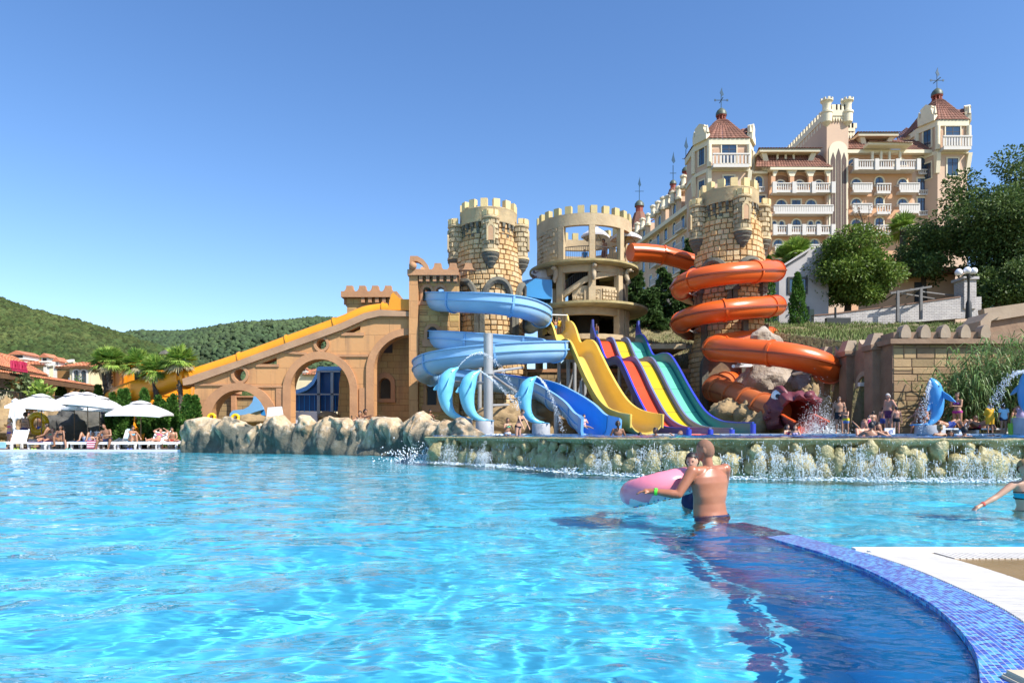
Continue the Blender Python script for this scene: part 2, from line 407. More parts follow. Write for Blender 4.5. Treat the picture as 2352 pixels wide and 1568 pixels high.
while k<92:
 i=int(R.random()*(len(fr)-6))+2;p,tt,sd,up=fr[i];nrm=Vector((tt.y,-tt.x,0)).normalized()
 dens=.2*(p.x>4)+.15*(p.x<-.2)+noise.noise(Vector((p.x*.9,p.y*.9,3.3)))
 if dens<R.uniform(-.25,.45):continue
 k+=1;zt=R.uniform(.35,.86);w=R.choice((.03,.05,.12,.22));fl_=R.uniform(.10,.30)
 for _ in range(int(7+w*150)):
  s=max(-1.6,min(1.6,R.gauss(0,1)))*w;z1=zt*(1-abs(s)*.5)*R.random()**.6;z0=max(-.02,z1-R.uniform(.05,.24));dd=lambda z:fl_+.10+.22*math.sqrt(max(0,zt+.05-z))+R.uniform(-.03,.03)
  a=p+tt*s+nrm*dd(z1)+V3(0,0,z1)
  if _%4==0:strand(b,a,p+tt*s*1.05+nrm*dd(z0)+V3(0,0,z0),R.uniform(.0015,.0042))
  for q_ in range(10):
   z_=zt*R.random()**.8;c_=p+tt*(s*(1.1+.5*(zt-z_))+R.gauss(0,.012))+nrm*(dd(z_)+R.gauss(0,.02))+V3(0,0,z_*(1-.35*abs(s)));r=R.uniform(.0025,.0075);b.sphere(c_,(r,r,r*R.uniform(1,3.2)),4,3)
for k in range(1500):
 i=int(R.random()*(len(fr)-2));p,tt,sd,up=fr[i];nrm=Vector((tt.y,-tt.x,0)).normalized()
 dens=.10*(p.x>3.5)+.10*(p.x<-.5)+noise.noise(Vector((p.x*1.15,p.y*1.15,3.3)))+.45*noise.noise(Vector((p.x*4,p.y*4,1)))
 if dens<R.uniform(-.28,.42)and R.random()<.94:continue
 z=R.random()**1.5*.80 if dens>.15 else R.random()*.55
 dd=.10+.26*math.sqrt(max(0,(.87-z)))*(.6+.5*R.random())
 L=R.uniform(.05,.22)if R.random()<.75 else .015
 a=p+nrm*dd+tt*R.uniform(-.06,.06)+Vector((0,0,z));
 strand(b,a,a+Vector((nrm.x*.012,nrm.y*.012,-min(L,z+.02))),R.uniform(.003,.0095))
for i in range(0,len(fr)-1):
 p,tt,sd,up=fr[i];nrm=Vector((tt.y,-tt.x,0)).normalized()
 for _ in range(3):
  a=p+nrm*R.uniform(.12,.2)+tt*R.uniform(0,.12)+Vector((0,0,R.uniform(.80,.86)));strand(b,a,a+Vector((0,0,-R.uniform(.02,.07))),.003)
tag(b.build('falling_water',M_foam,None,180),'white strands of water falling over the weir rocks','water',kind='stuff')
b=MB()
for k in range(11000):
 i=int(R.random()*(len(fr)-2));p,tt,sd,up=fr[i];nrm=Vector((tt.y,-tt.x,0)).normalized()
 dens=noise.noise(Vector((p.x*1.15,p.y*1.15,3.3)))
 a=p+nrm*(.24+abs(R.gauss(0,.22))*(.8+max(0,dens)))+tt*R.uniform(-.1,.1);r=R.uniform(.004,.015)*R.choice((.5,1,1.6))
 if dens<-.2 and R.random()<.5:continue
 b.sphere(a+Vector((0,0,.012+(R.random()**3)*.26*max(.25,dens))),(r*2,r*1.6,r*.6),5,3)
c0=W('Z8',130,520,24.4)
for k in range(900):
 a=Vector((c0 .x+R.gauss(0,.75),c0 .y+R.gauss(0,.3),abs(R.gauss(0,.28))));r=R.uniform(.006,.028);b.sphere(a,(r,r,r*1.3),5,3)
tag(b.build('foam',M_foam,None,180),'white foam where the weir water hits the lower pool','foam',kind='stuff')
back=smooth_path([V3(-3.4,30.5,0),V3(-1,32.2,0),V3(2,32.2,0),V3(8,31.0,0),V3(12,29,0),V3(15.5,26.8,0),V3(22,25.2,0),V3(30,24.5,0)],6)
inner=offset_path(casc,-.12)
upoly=[(p.x,p.y)for p in inner[::8]]+[(p.x,p.y)for p in back[::-1]]
M_uwater=watermat('upper_pool_water',(.55,.88,1,1))
nx=150;tgrid=np.linspace(0,1,130);ip=resample(inner,1e-9+sum((a-b_).length for a,b_ in zip(inner,inner[1:]))/nx);bp=resample(back,sum((a-b_).length for a,b_ in zip(back,back[1:]))/nx)
nn=min(len(ip),len(bp));A=np.array([p[:]for p in ip[:nn]]);B=np.array([p[:]for p in bp[:nn]])
Xu=A[:,0][None]+(B[:,0]-A[:,0])[None]*tgrid[:,None]*1.02;Yu=A[:,1][None]+(B[:,1]-A[:,1])[None]*tgrid[:,None]*1.02
o=gridmesh('upper_pool_water',Xu,Yu,UW+.006+waves(Xu,Yu,9,30,.0028,.4,2.0)*np.clip(tgrid[:,None]*9,.12,1),M_uwater);caster(o)
o=gridmesh('upper_pool_floor',Xu,Yu,np.full_like(Xu,.12),mat('upper_pool_floor',(.02,.22,.55),var=.2,rough=.6));receiver(o)
M_tile=mat('white_tile',(.74,.76,.76),var=.05,rough=.25)
bo=offset_path(back,.35)
def band(name,path,z0,z1,m,th=.06,side=1):
 b=MB();b.sweep(path,[(0,z0),(side*th,z0),(side*th,z1),(0,z1)]);o=b.build(name,m)
 bm=bmesh.new();bm.from_mesh(o.data);bmesh.ops.recalc_face_normals(bm,faces=bm.faces);bm.to_mesh(o.data);bm.free();return o
o=band('pool_edge_tiles',back,.2,1.0,M_tile,.08,-1);o['kind']='structure'
M_scroll=mat('blue_tile',(.05,.26,.50),var=.2,rough=.3)
b=MB();bp2=resample(back,.42)
for(p,tt,sd,up)in frames(bp2):
 pts=[]
 for k in range(11):
  a=-.3+k*.5;r=.045*(1-k*.055);pts.append(p+sd*.012+tt*(.02+cos(a)*r-.02)+Vector((0,0,.955+sin(a)*r*.8)))
 b.tube(pts,.011,4);b.bar(p+sd*.012+tt*-.2+V3(0,0,.918),p+sd*.012+tt*.2+V3(0,0,.918),.02,.022)
o=b.build('tile_scrolls',M_scroll,None,180);o['kind']='structure'
M_paving=mat('deck_paving',(.30,.25,.20),(.20,.16,.12),vs=2,rough=.8,bump=.2)
dpoly=[(p.x,p.y)for p in offset_path(back,-.08)]+[(45,24),(45,52),(-3.6,52),(-3.6,31)]
slab('upper_deck',dpoly,.1,.985,M_paving)
M_cream_kerb=mat('pale_coping',(.55,.50,.42),var=.15,rough=.6)
o=band('pool_coping',offset_path(back,-.02),.985,1.012,M_cream_kerb,.4,-1);o['kind']='structure'
M_wood=mat('wood_deck',(.16,.10,.085),(.10,.065,.055),vs=4,rough=.7,island=.15)
b=MB();x=-34.0
b.box(-40,-18.3,38.1,43,-.3,.118)
o=b.build('sun_deck',M_wood);o['kind']='structure'
M_coping=mat('deck_coping',(.62,.60,.62),var=.08,rough=.5);M_blueband=mat('blue_band',(.06,.10,.45),var=.2,rough=.3)
b=MB();b.box(-40,-18.2,37.95,38.35,-.02,.128);o=b.build('pool_coping',M_coping);o['kind']='structure'
b=MB();b.box(-40,-18.2,37.97,38.3,-1.3,.0);o=b.build('pool_side',M_blueband);o['kind']='structure';receiver(o)
def sstep(a,b,x):t_=np.clip((x-a)/(b-a),0,1);return t_*t_*(3-2*t_)
def height(X,Y):
 X=np.asarray(X,float);Y=np.asarray(Y,float)
 base=np.full_like(X,.1)
 pool=(X>-36)&(X<40)&(Y>-10)&(Y<38.2);base=np.where(pool,-1.6,base)
 y0=47-14*sstep(16.6,17.4,X);z0=5.0+.3*sstep(16,18,X)
 y1=60.0;up=z0+np.clip((Y-y0)/(y1-y0),0,1)*(10.6-z0)+np.clip(Y-60,0,16)*.14+np.clip(Y-76,0,60)*.17
 w=sstep(-3,4+(Y-46)*.35,X)*(Y>y0)
 return base*(1-w)+up*w
gx=np.unique(np.concatenate([np.array([-3000,-1500,-700,-350,-200,-120,-80,-60,-48,-40,-36.2,-35.8]),np.linspace(-34,45,150),np.array([45.2,52,60,75,95,130,200,350,700,1500,3000])]))
gy=np.unique(np.concatenate([np.array([-300,-60,-20,-10.2,-9.8,0,20,32.8,33.0,33.2]),np.linspace(35,80,100),np.array([38.1,38.3,46.9,47.05,47.2,85,90,100,115,136,160,220,320,500,800,1500,3500])]))
GX,GY=np.meshgrid(gx,gy);GZ=height(GX,GY)
msk=(GY>47.5)&(GX>0)
GZ=GZ+np.where(msk,.25*np.sin(GX*1.3+GY*.7)*np.sin(GY*.9-GX*.4),0)
N=NT('ground');g=N.n('NewGeometry');f=N.noise(g.outputs['Position'],.35,6,.6);f2=N.noise(g.outputs['Position'],3,4)
c1=N.mix(N.ramp(f,.4,.6),(.19,.15,.07,1),(.09,.11,.03,1));N.l(N.mix(N.ramp(f2,.3,.8),c1,(.25,.20,.11,1)),N.b.inputs['Base Color']);N.b.inputs['Roughness'].default_value=1;N.bump(f2,.8,.2)
M_ground=N.m
gridmesh('ground',GX,GY,GZ,M_ground)
def hz(x,y):return float(height(np.array([x]),np.array([y]))[0])+(.25*sin(x*1.3+y*.7)*sin(y*.9-x*.4)if(y>47.5 and x>0)else 0)
M_grass=mat('bank_grass',(.22,.19,.08),(.30,.25,.12),vs=.35,rough=.9,island=.35);M_grass2=mat('green_bank_grass',(.10,.16,.035),(.17,.19,.06),vs=.5,rough=.9,island=.35)
b=MB();bgr=MB()
for k in range(17000):
 Y=R.uniform(34,62);X=R.uniform(8,38)
 if X<17.5 and Y<47.3:continue
 if X/Y>.78:continue
 z=hz(X,Y);hh=R.uniform(.1,.34);a=R.uniform(0,6.28);s=.035
 for q in range(2):
  a+=2.1;dx,dy=cos(a)*s,sin(a)*s;tx,ty=R.gauss(0,.1),R.gauss(0,.1)
  (bgr if X>15.5+R.gauss(0,1.5)else b).add([(X-dx,Y-dy,z-.02),(X+dx,Y+dy,z-.02),(X+tx,Y+ty,z+hh)],[(0,1,2)])
tag(b.build('bank_grass',M_grass),'dry straw coloured grass on the bank behind the slides','grass',kind='stuff')
tag(bgr.build('green_grass',M_grass2),'green grass on the bank before the whitewashed wall','grass',kind='stuff')
def hill(name,pts,Yr,Yf,m):
 xs=[((x-CX)/F_*Yr)for x,y in pts];zs=[max(1,EYE+(HY-y)/F_*Yr)for x,y in pts]
 xx=np.linspace(xs[0],xs[-1],120);zz=np.interp(xx,xs,zs);tt=np.concatenate([np.linspace(0,1,30),np.linspace(1.1,2,6)])
 HX=np.repeat(xx[None],len(tt),0);HYv=(Yf+(Yr-Yf)*tt)[:,None]+0*HX;prof=np.where(tt<=1,np.sin(tt*pi/2)**1.3,np.maximum(0,1-(tt-1)))
 HZ=prof[:,None]*zz[None]-3
 HZ+=np.where((tt<1)[:,None],Yr*.006*np.sin(HX*.03)*np.sin(HYv*.02+HX*.011),0)
 gridmesh(name,HX,HYv,HZ,m)
 return xx,zz,tt,HX,HYv,HZ
M_hill=mat('hill_floor',(.035,.055,.014),(.02,.035,.01),vs=.02,rough=1)
N=NT('forest_leaves');g=N.n('NewGeometry');f=N.ramp(N.noise(g.outputs['Position'],.012,3),.38,.62)
c1=N.mix(f,(.036,.060,.017,1),(.068,.088,.028,1));h_=N.n('HueSaturation');x=N.n('MapRange');N.l(g.outputs['Random Per Island'],x.inputs[0]);x.inputs[3].default_value=.5;x.inputs[4].default_value=1.35;N.l(x.outputs[0],h_.inputs['Value'])
x2=N.n('MapRange');N.l(N.math('FRACT',N.math('MULTIPLY',g.outputs['Random Per Island'],9.7)),x2 .inputs[0]);x2 .inputs[3].default_value=.48;x2 .inputs[4].default_value=.52;N.l(x2 .outputs[0],h_.inputs['Hue']);N.l(c1,h_.inputs['Color'])
N.l(h_.outputs[0],N.b.inputs['Base Color']);N.b.inputs['Roughness'].default_value=.9;N.b.inputs['Specular IOR Level'].default_value=.15
M_forest=N.m
M_forest2=mat('far_forest_leaves',(.034,.064,.024),(.055,.085,.03),vs=.01,rough=.95,island=.4)
bm=bmesh.new();bmesh.ops.create_icosphere(bm,subdivisions=2,radius=1);ICO_V=np.array([v.co[:]for v in bm.verts]);ICO_F=np.array([[v.index for v in f.verts]for f in bm.faces]);bm.free()
bm=bmesh.new();bmesh.ops.create_icosphere(bm,subdivisions=1,radius=1);ICO1_V=np.array([v.co[:]for v in bm.verts]);ICO1_F=np.array([[v.index for v in f.verts]for f in bm.faces]);bm.free()
def blobs(name,centres,radii,m,seed=1,jag=.28,label=None,V=None,Fc=None,sq=1.0):
 V=ICO_V if V is None else V;Fc=ICO_F if Fc is None else Fc
 g_=np.random.default_rng(seed);n=len(centres);k=len(V)
 P=V[None]*(1+g_.normal(0,jag,(n,k,1)).clip(-.6,.6));P=P*np.asarray(radii)[:,None,None]*np.array([1,1,sq])[None,None]*g_.uniform(.8,1.2,(n,1,3))+np.asarray(centres)[:,None,:]
 Fs=(Fc[None]+(np.arange(n)*k)[:,None,None]).reshape(-1,3)
 me=bpy.data.meshes.new(name);me.vertices.add(n*k);me.vertices.foreach_set('co',P.reshape(-1));me.loops.add(len(Fs)*3);me.loops.foreach_set('vertex_index',Fs.reshape(-1));me.polygons.add(len(Fs));me.polygons.foreach_set('loop_start',np.arange(len(Fs))*3);me.update(calc_edges=True);me.validate();me.materials.append(m)
 o=bpy.data.objects.new(name,me);C.objects.link(o);return o
def forest(name,H,n,r0,r1,seed,label,tmin=0):
 xx,zz,tt,HX,HYv,HZ=H;g_=np.random.default_rng(seed);cs=[];rs=[]
 while len(cs)<n:
  i=g_.integers(0,HX.shape[1]-1);j=g_.integers(0,31);fu,fv=g_.random(),g_.random()
  z=HZ[j,i];x=HX[j,i]+fu*(HX[j,i+1]-HX[j,i]);y=HYv[j,i]+fv*(HYv[min(j+1,35),i]-HYv[j,i]);z=z+fv*(HZ[min(j+1,35),i]-z)
  px=CX+x/y*F_
  if px<-60 or px>1260 or z<8:continue
  r=g_.uniform(r0,r1);cs.append((x,y,z+r*.5));rs.append(r)
 o=blobs(name,cs,rs,M_forest if name[0]=='n' else M_forest2,seed,.26);tag(o,label,'forest',kind='stuff');return o
H1=hill('hill',[(-700,560),(-300,615),(-100,655),(0,687),(60,708),(130,731),(200,752),(250,769),(300,782),(330,789),(400,808),(480,850),(580,900),(700,960)],620,260,M_hill)
forest('near_forest',H1,19000,1.4,3.0,11,'dense green woodland covering the near left hillside')
H2=hill('far_hill',[(0,850),(150,815),(250,797),(330,787),(420,772),(520,761),(620,752),(700,742),(740,743),(800,752),(900,775),(1050,820),(1250,900)],1100,600,M_hill)
forest('far_forest',H2,14000,2.2,4.2,12,'dark green woodland on the farther hill behind the castle')
N=NT('pale_rock');g=N.n('NewGeometry');P_=g.outputs['Position'];sp=N.n('SeparateXYZ');N.l(P_,sp.inputs[0])
f=N.noise(P_,.9,7,.65);f2=N.noise(P_,3.2,6,.6)
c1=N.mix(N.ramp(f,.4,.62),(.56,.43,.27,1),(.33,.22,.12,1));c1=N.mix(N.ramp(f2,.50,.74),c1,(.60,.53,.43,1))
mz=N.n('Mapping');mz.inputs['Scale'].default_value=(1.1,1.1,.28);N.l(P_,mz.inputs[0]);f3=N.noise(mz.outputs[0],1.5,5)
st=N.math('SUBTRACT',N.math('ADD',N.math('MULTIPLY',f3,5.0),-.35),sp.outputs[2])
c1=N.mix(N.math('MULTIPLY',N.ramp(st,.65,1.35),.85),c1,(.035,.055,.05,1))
wt=N.n('SeparateXYZ');N.l(g.outputs['Normal'],wt.inputs[0])
N.l(c1,N.b.inputs['Base Color']);N.b.inputs['Roughness'].default_value=.85
N.bump(f2,1.0,.10);N.bump(N.noise(P_,14,5),.5,.03);M_rock=N.m
rt=[(30,1265),(110,1243),(240,1268),(300,1240),(390,1288),(440,1310),(500,1285),(530,1330),(560,1245),(640,1228),(690,1288),(760,1290),(785,1230),(830,1238),(855,1290),(900,1255),(960,1235),(1000,1250),(1090,1250),(1115,1310),(1145,1255),(1205,1255),(1225,1300),(1245,1245),(1325,1245),(1345,1248),(1420,1250),(1445,1290),(1480,1258),(1580,1205),(1640,1262),(1700,1290),(1745,1262),(1790,1305),(1830,1250),(1870,1330)]
RP=[(425,38.1),(520,36.6),(700,34.8),(830,33),(960,31.4),(1020,29.5),(1056,27.0)]
def ry(px):return float(np.interp(px,[a for a,_ in RP],[b_ for _,b_ in RP]))
pxs=np.linspace(425,1056,230);tops=np.interp(pxs,[415.8+.34094*a for a,_ in rt],[534.5+.34094*b_ for _,b_ in rt])
b=MB();vs=[];fs=[];m=26
ctr=[V3((x-CX)/F_*ry(x),ry(x),0)for x in pxs];fr=frames(ctr)
for i,x in enumerate(pxs):
 Y=ry(x)+.5;h=EYE+(HY-tops[i])/F_*Y;p,tt,sd,up=fr[i];nrm=Vector((tt.y,-tt.x,0)).normalized()
 for k in range(m):
  w=k/(m-1)
  if w<.55:v=w/.55;q=p+nrm*(.30*(1-v)-.45*v**3)+V3(0,0,-.5+(h+.5)*math.sin(v*pi/2)**.9)
  else:v=(w-.55)/.45;q=p-nrm*(.45+1.1*v)+V3(0,0,h*math.cos(v*pi/2)+.05)
  if i in(0,len(pxs)-1):q=p-nrm*.5+(q-p+nrm*.5)*.93
  vf=min(1,max(0,(q.z+.3)*1.5));d=.55*noise.fractal(V3(q.x*.75,q.y*.75,q.z*.55),1,2,5)+.22*(abs(noise.noise(V3(q.x*2,q.y*2,q.z*.6)))-.25)+.16*(abs(noise.noise(V3(q.x*3.1+5,q.y*3.1,q.z*2.2)))-.2)+.07*noise.noise(q*7)
  vs.append(q+nrm*d*vf*(1 if w<.6 else .6)+V3(0,0,.10*noise.noise(q*2.2))*(.3 if .4<w<.7 else 0))
for i in range(len(pxs)-1):
 for k in range(m-1):fs.append((i*m+k,(i+1)*m+k,(i+1)*m+k+1,i*m+k+1))
fs.append(tuple(range(m)));fs.append(tuple((len(pxs)-1)*m+k for k in range(m))[::-1])
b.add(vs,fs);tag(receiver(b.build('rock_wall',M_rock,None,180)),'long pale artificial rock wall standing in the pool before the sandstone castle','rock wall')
def sandmat(name,c1,c2,bw,bh,mort):
 N=NT(name);v=N.wallvec();br=N.n('TexBrick');N.l(v,br.inputs['Vector']);g=N.n('NewGeometry')
 br.inputs['Color1'].default_value=c1;br.inputs['Color2'].default_value=c2;br.inputs['Mortar'].default_value=mort
 for k,q in(('Scale',1),('Mortar Size',.012),('Mortar Smooth',.3),('Brick Width',bw),('Row Height',bh)):br.inputs[k].default_value=q
 f=N.ramp(N.noise(g.outputs['Position'],.55,7,.65),.35,.68);mz=N.n('Mapping');mz.inputs['Scale'].default_value=(1.6,1.6,.2);N.l(g.outputs['Position'],mz.inputs[0]);f2=N.ramp(N.noise(mz.outputs[0],1.2,5,.6),.5,.75)
 o=N.mix(N.math('MULTIPLY',f,.6),br.outputs['Color'],(.58,.29,.115,1));o=N.mix(N.math('MULTIPLY',f2,.7),o,(.30,.165,.09,1));N.l(o,N.b.inputs['Base Color'])
 N.b.inputs['Roughness'].default_value=.9;N.bump(N.math('SUBTRACT',N.math('MULTIPLY',N.noise(g.outputs['Position'],5,6),.6),br.outputs['Fac']),.7,.03);return N.m
M_sand=sandmat('sandstone',(.55,.29,.12,1),(.48,.24,.10,1),1.9,1.05,(.26,.15,.075,1))
M_trim=mat('sandstone_trim',(.49,.255,.125),(.38,.195,.10),vs=1.2,rough=.9,bump=.35,bs=6)
M_sblock=sandmat('sandstone_blocks',(.50,.33,.13,1),(.43,.26,.10,1),.8,.42,(.18,.10,.05,1))
YC=44.0
z2=lambda x,y,Y=YC:(WX('Z2',x,Y),WZ('Z2',y,Y))
t=thing('castle_wall','sandstone castle wall with arches and sloping top carrying the orange slide','castle',(-12,YC,.1))
zb=.0
def ringz(cx,cy,rx,ry_,a0,a1,n=16,Y=YC):
 return[z2(cx+rx*cos(a0+(a1-a0)*i/n),cy-ry_*sin(a0+(a1-a0)*i/n),Y)for i in range(n+1)]
gx0=z2(90,0)[0]
outer=[(gx0,zb),z2(90,1015)]
outer=[(gx0,zb),(z2(205,0)[0],zb)]+ringz(392,1262,187,202,pi,0)+[(z2(579,0)[0],zb),(z2(740,0)[0],zb)]+ringz(940,1060,200,208,pi,0,22)+[(z2(1140,0)[0],zb),(z2(1300,0)[0],zb)]+ringz(1540,930,240,240,pi,pi/2,14)+[z2(1543,690),z2(1543,540),z2(1345,545),z2(1250,575),z2(1085,640),z2(90,1012)]
holes=[ringz(400,957,41,41,0,2*pi-.3,20),ringz(948,750,35,35,0,2*pi-.3,20),[z2(525,885),z2(645,885),z2(645,838),z2(545,878)],[z2(1108,672),z2(1208,672),z2(1208,625),z2(1120,665)]]
b=MB();b.plate([outer]+holes,YC,YC+1.0);b.build('wall',M_sand,t)
def archtrim(cx,cy,r0x,r0y,r1x,r1y,a0,a1,y0,y1,foot=None,n=20):
 o_=ringz(cx,cy,r1x,r1y,a0,a1,n);i_=ringz(cx,cy,r0x,r0y,a0,a1,n)
 if foot is not None:
  o_=[(o_[0][0],foot)]+o_+([(o_[-1][0],foot)]if abs(a1)<1e-6 else[]);i_=[(i_[0][0],foot)]+i_+([(i_[-1][0],foot)]if abs(a1)<1e-6 else[])
 b=MB();b.plate([o_+i_[::-1]],y0,y1);return b
for nm,bb in(('arch_trim',archtrim(392,1262,187,202,260,252,pi,0,YC-.14,YC-.003,zb)),('arch_trim',archtrim(940,1060,200,208,250,260,pi,0,YC-.16,YC-.003,zb,24)),('arch_trim',archtrim(1540,930,240,240,290,285,pi,pi/2,YC-.16,YC-.003,zb,16)),('oculus_trim',archtrim(400,957,41,41,59,59,0,2*pi,YC-.1,YC-.003)),('oculus_trim',archtrim(948,750,35,35,53,53,0,2*pi,YC-.1,YC-.003))):bb.build(nm,M_trim,t,35)
b=MB();b.plate([[z2(508,903),z2(662,903),z2(662,885),z2(508,885)]],YC-.08,YC-.004);b.plate([[z2(1082,694),z2(1234,694),z2(1234,673),z2(1082,673)]],YC-.08,YC-.004)
for x in(688,1248):b.plate([[z2(x-46,1300),z2(x+4,1300),z2(x+4,1045),z2(x-46,1045)]],YC-.07,YC-.004)
b.plate([[z2(95,1030),z2(330,1030),z2(330,1018),z2(95,1018)]],YC-.1,YC-.004);b.plate([[z2(480,1042),z2(690,1042),z2(690,1028),z2(480,1028)]],YC-.1,YC-.004);b.plate([[z2(1050,836),z2(1262,836),z2(1262,820),z2(1050,820)]],YC-.1,YC-.004);b.plate([[z2(690,812),z2(850,822),z2(850,808),z2(690,796)]],YC-.1,YC-.004)
b.build('string_course',M_trim,t)
cop_top=[(22,985),(400,862),(810,712),(1085,612),(1240,545),(1345,522),(1440,528),(1543,536)]
cop_bot=[(1543,568),(1345,565),(1255,585),(1090,658),(90,1018),(28,1030)]
b=MB();n0=len(cop_top)
b.plate([[z2(*p)for p in cop_top+cop_bot]],YC-.28,YC+1.25)
b.build('coping',mat('sandstone_coping',(.44,.27,.16),(.34,.20,.12),vs=1,rough=.9,bump=.3,bs=5),t)
b=MB();b.plate([[z2(1285,1300,YC+2),z2(1545,1300,YC+2),z2(1545,600,YC+2),z2(1285,600,YC+2)],ringz(1375,1020,40,42,pi,0,12,YC+2)+[z2(1415,1115,YC+2),z2(1335,1115,YC+2)],[z2(1340,810,YC+2),z2(1425,810,YC+2),z2(1425,715,YC+2),z2(1340,740,YC+2)]],YC+2,YC+2.5)
b.build('recess_wall',M_sblock,t)
b=MB();o_=ringz(1375,1015,68,75,pi,0,14,YC+2);i_=ringz(1375,1020,40,42,pi,0,14,YC+2);o_=[z2(1309,1140,YC+2)]+o_+[z2(1443,1140,YC+2)];i_=[z2(1335,1117,YC+2)]+i_+[z2(1415,1117,YC+2)]
b.plate([o_+i_[::-1]],YC+1.85,YC+1.997);b.plate([[z2(1305,1142,YC+2),z2(1446,1142,YC+2),z2(1446,1118,YC+2),z2(1305,1118,YC+2)]],YC+1.8,YC+1.99);each(b,'window_trim',M_trim,t,35)
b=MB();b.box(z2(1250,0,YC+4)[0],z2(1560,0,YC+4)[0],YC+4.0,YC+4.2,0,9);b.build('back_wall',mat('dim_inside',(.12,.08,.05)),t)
b=MB();b.plate([[z2(1148,1300,YC+3),z2(1200,1300,YC+3),z2(1200,900,YC+3),z2(1085,880,YC+3),z2(1065,1010,YC+3),z2(1065,1060,YC+3),z2(1050,1300,YC+3)]],YC+3,YC+3.4);b.build('inner_wall',M_sblock,t)
M_ash=mat('ashlar_stone',(.50,.32,.12),(.42,.25,.10),vs=1.1,rough=.9,island=.16,hue=.01,bump=.35,bs=7)
def ashlar(b,x0,x1,z0,z1,y,s=1.0):
 z=z0
 while z<z1-.05:
  h=min(R.choice((.28,.34,.42))*s,z1-z);x=x0
  while x<x1-.05:
   w=min(R.uniform(.35,1.0)*s,x1-x)
   for za,zb_ in(((z,z+h*.5),(z+h*.5,z+h))if R.random()<.18 else((z,z+h),)):p=R.uniform(.02,.05);g=.014;b.hexa([(x+g,y,za+g),(x+w-g,y,za+g),(x+w-g,y,zb_-g),(x+g,y,zb_-g),(x+g+.02,y-p,za+g+.02),(x+w-g-.02,y-p,za+g+.02),(x+w-g-.02,y-p,zb_-g-.02),(x+g+.02,y-p,zb_-g-.02)])
   x+=w
  z+=h
t2=thing('castle_gatehouse','tall sandstone gatehouse with battlements and scroll ornament left of the blue tower','castle',(-5,YC,.1))
xl,xr=z2(1543,0)[0],WX('P',1060,YC+2)
zt_=z2(0,300)[1]
b=MB();b.box(xl,z2(1601,0)[0],YC-.45,YC+.9,0,zt_);b.build('pillar',M_sand,t2)
win=[ringz(1656,1010,0,0,0,.1,1)]
def archhole(cx,cyt,w,cyb,n=12):return ringz(cx,cyt+w,w,w,0,pi,n)+[z2(cx-w,cyb),z2(cx+w,cyb)]
wh=[archhole(1658,366,28,462),archhole(1745,366,28,462),archhole(1690,640,36,720),]
b=MB();b.plate([[(z2(1598,0)[0],0),(xr,0),(xr,zt_),(z2(1598,0)[0],zt_)]]+wh[:2],YC,YC+.6);b.build('wall',M_sblock,t2)
b=MB();b.plate([[(z2(1601,0)[0],z2(0,488)[1]),(xr,z2(0,488)[1]),(xr,z2(0,462)[1]),(z2(1601,0)[0],z2(0,462)[1])]],YC-.12,YC-.003)
for cx in(1658,1745):
 o_=ringz(cx,394,44,50,pi,0,12);i_=ringz(cx,394,28,28,pi,0,12);b.plate([[(o_[0][0],z2(0,462)[1])]+o_+[(o_[-1][0],z2(0,462)[1]),(i_[-1][0],z2(0,462)[1])]+i_[::-1]+[(i_[0][0],z2(0,462)[1])]],YC-.09,YC-.004)
for(cx,yt,yb,w)in((1695,612,720,58),(1690,965,1160,55)):
 o_=ringz(cx,yt+w,w,w,pi,0,12);i_=ringz(cx,yt+w,w*.62,w*.62,pi,0,12);zq=z2(0,yb)[1]
 b.plate([[(o_[0][0],zq)]+o_+[(o_[-1][0],zq),(i_[-1][0],zq)]+i_[::-1]+[(i_[0][0],zq)]],YC-.12,YC-.004);b.plate([[(o_[0][0]-.1,zq-.45),(o_[-1][0]+.1,zq-.45),(o_[-1][0]+.1,zq),(o_[0][0]-.1,zq)]],YC-.16,YC-.005)
each(b,'window_trim',M_trim,t2,35)
b=MB();ashlar(b,z2(1602,0)[0],xr,.2,z2(0,490)[1],YC-.002);b.build('stone_facing',M_ash,t2)
b=MB();b.plate([[(z2(1660,0)[0],z2(0,1160)[1])]+ringz(1690,1055,30,38,pi,0,10)+[(z2(1720,0)[0],z2(0,1160)[1])]],YC-.075,YC-.055);b.plate([[(z2(1660,0)[0],z2(0,720)[1])]+ringz(1695,670,33,33,pi,0,10)+[(z2(1728,0)[0],z2(0,720)[1])]],YC-.075,YC-.055);each(b,'window',M_dark,t2)
b=MB();xf=z2(1545,0)[0]-.1;ydeep=YC+6
CH=.36
b.box(xf,xr,YC-.65,YC+.9,zt_,zt_+CH)
b.box(xf,xf+1.3,YC+.9,ydeep,zt_,zt_+CH)
x=z2(1610,0)[0]
while x<xr:b.box(x,x+.22,YC-.5,YC-.002,zt_-.36,zt_-.002);x+=.44
y=YC+.6
while y<ydeep:b.box(xf+.05,xf+.4,y,y+.24,zt_-.36,zt_-.002);y+=.5
b.build('cornice',M_trim,t2)
b=MB();b.box(xf+.42,xf+.9,YC+.9,ydeep,0,zt_-.001);b.build('side_wall',M_sand,t2)
def merlon(b,c,w,h,d,rz):
 pts=[(-w/2,0)]+[(-w/2+w*.27*sin(k/4*pi/2),h*(1-cos(k/4*pi/2)))for k in range(1,5)]+[(w/2-w*.27*sin(k/4*pi/2),h*(1-cos(k/4*pi/2)))for k in range(4,0,-1)]+[(w/2,0)]
 b.plate([pts],-d/2,d/2,org=c,rz=rz)
b=MB()
for i in range(3):merlon(b,(z2(1735,0)[0]+i*.98,YC-.3,zt_+CH),.9,.42,.5,0)
for i in range(5):merlon(b,(xf+.3,YC+1.5+i*1.0,zt_+CH),.85,.5,.5,pi/2)
each(b,'merlon',M_trim,t2)
b=MB()
a_=[z2(1545,195)[:],]
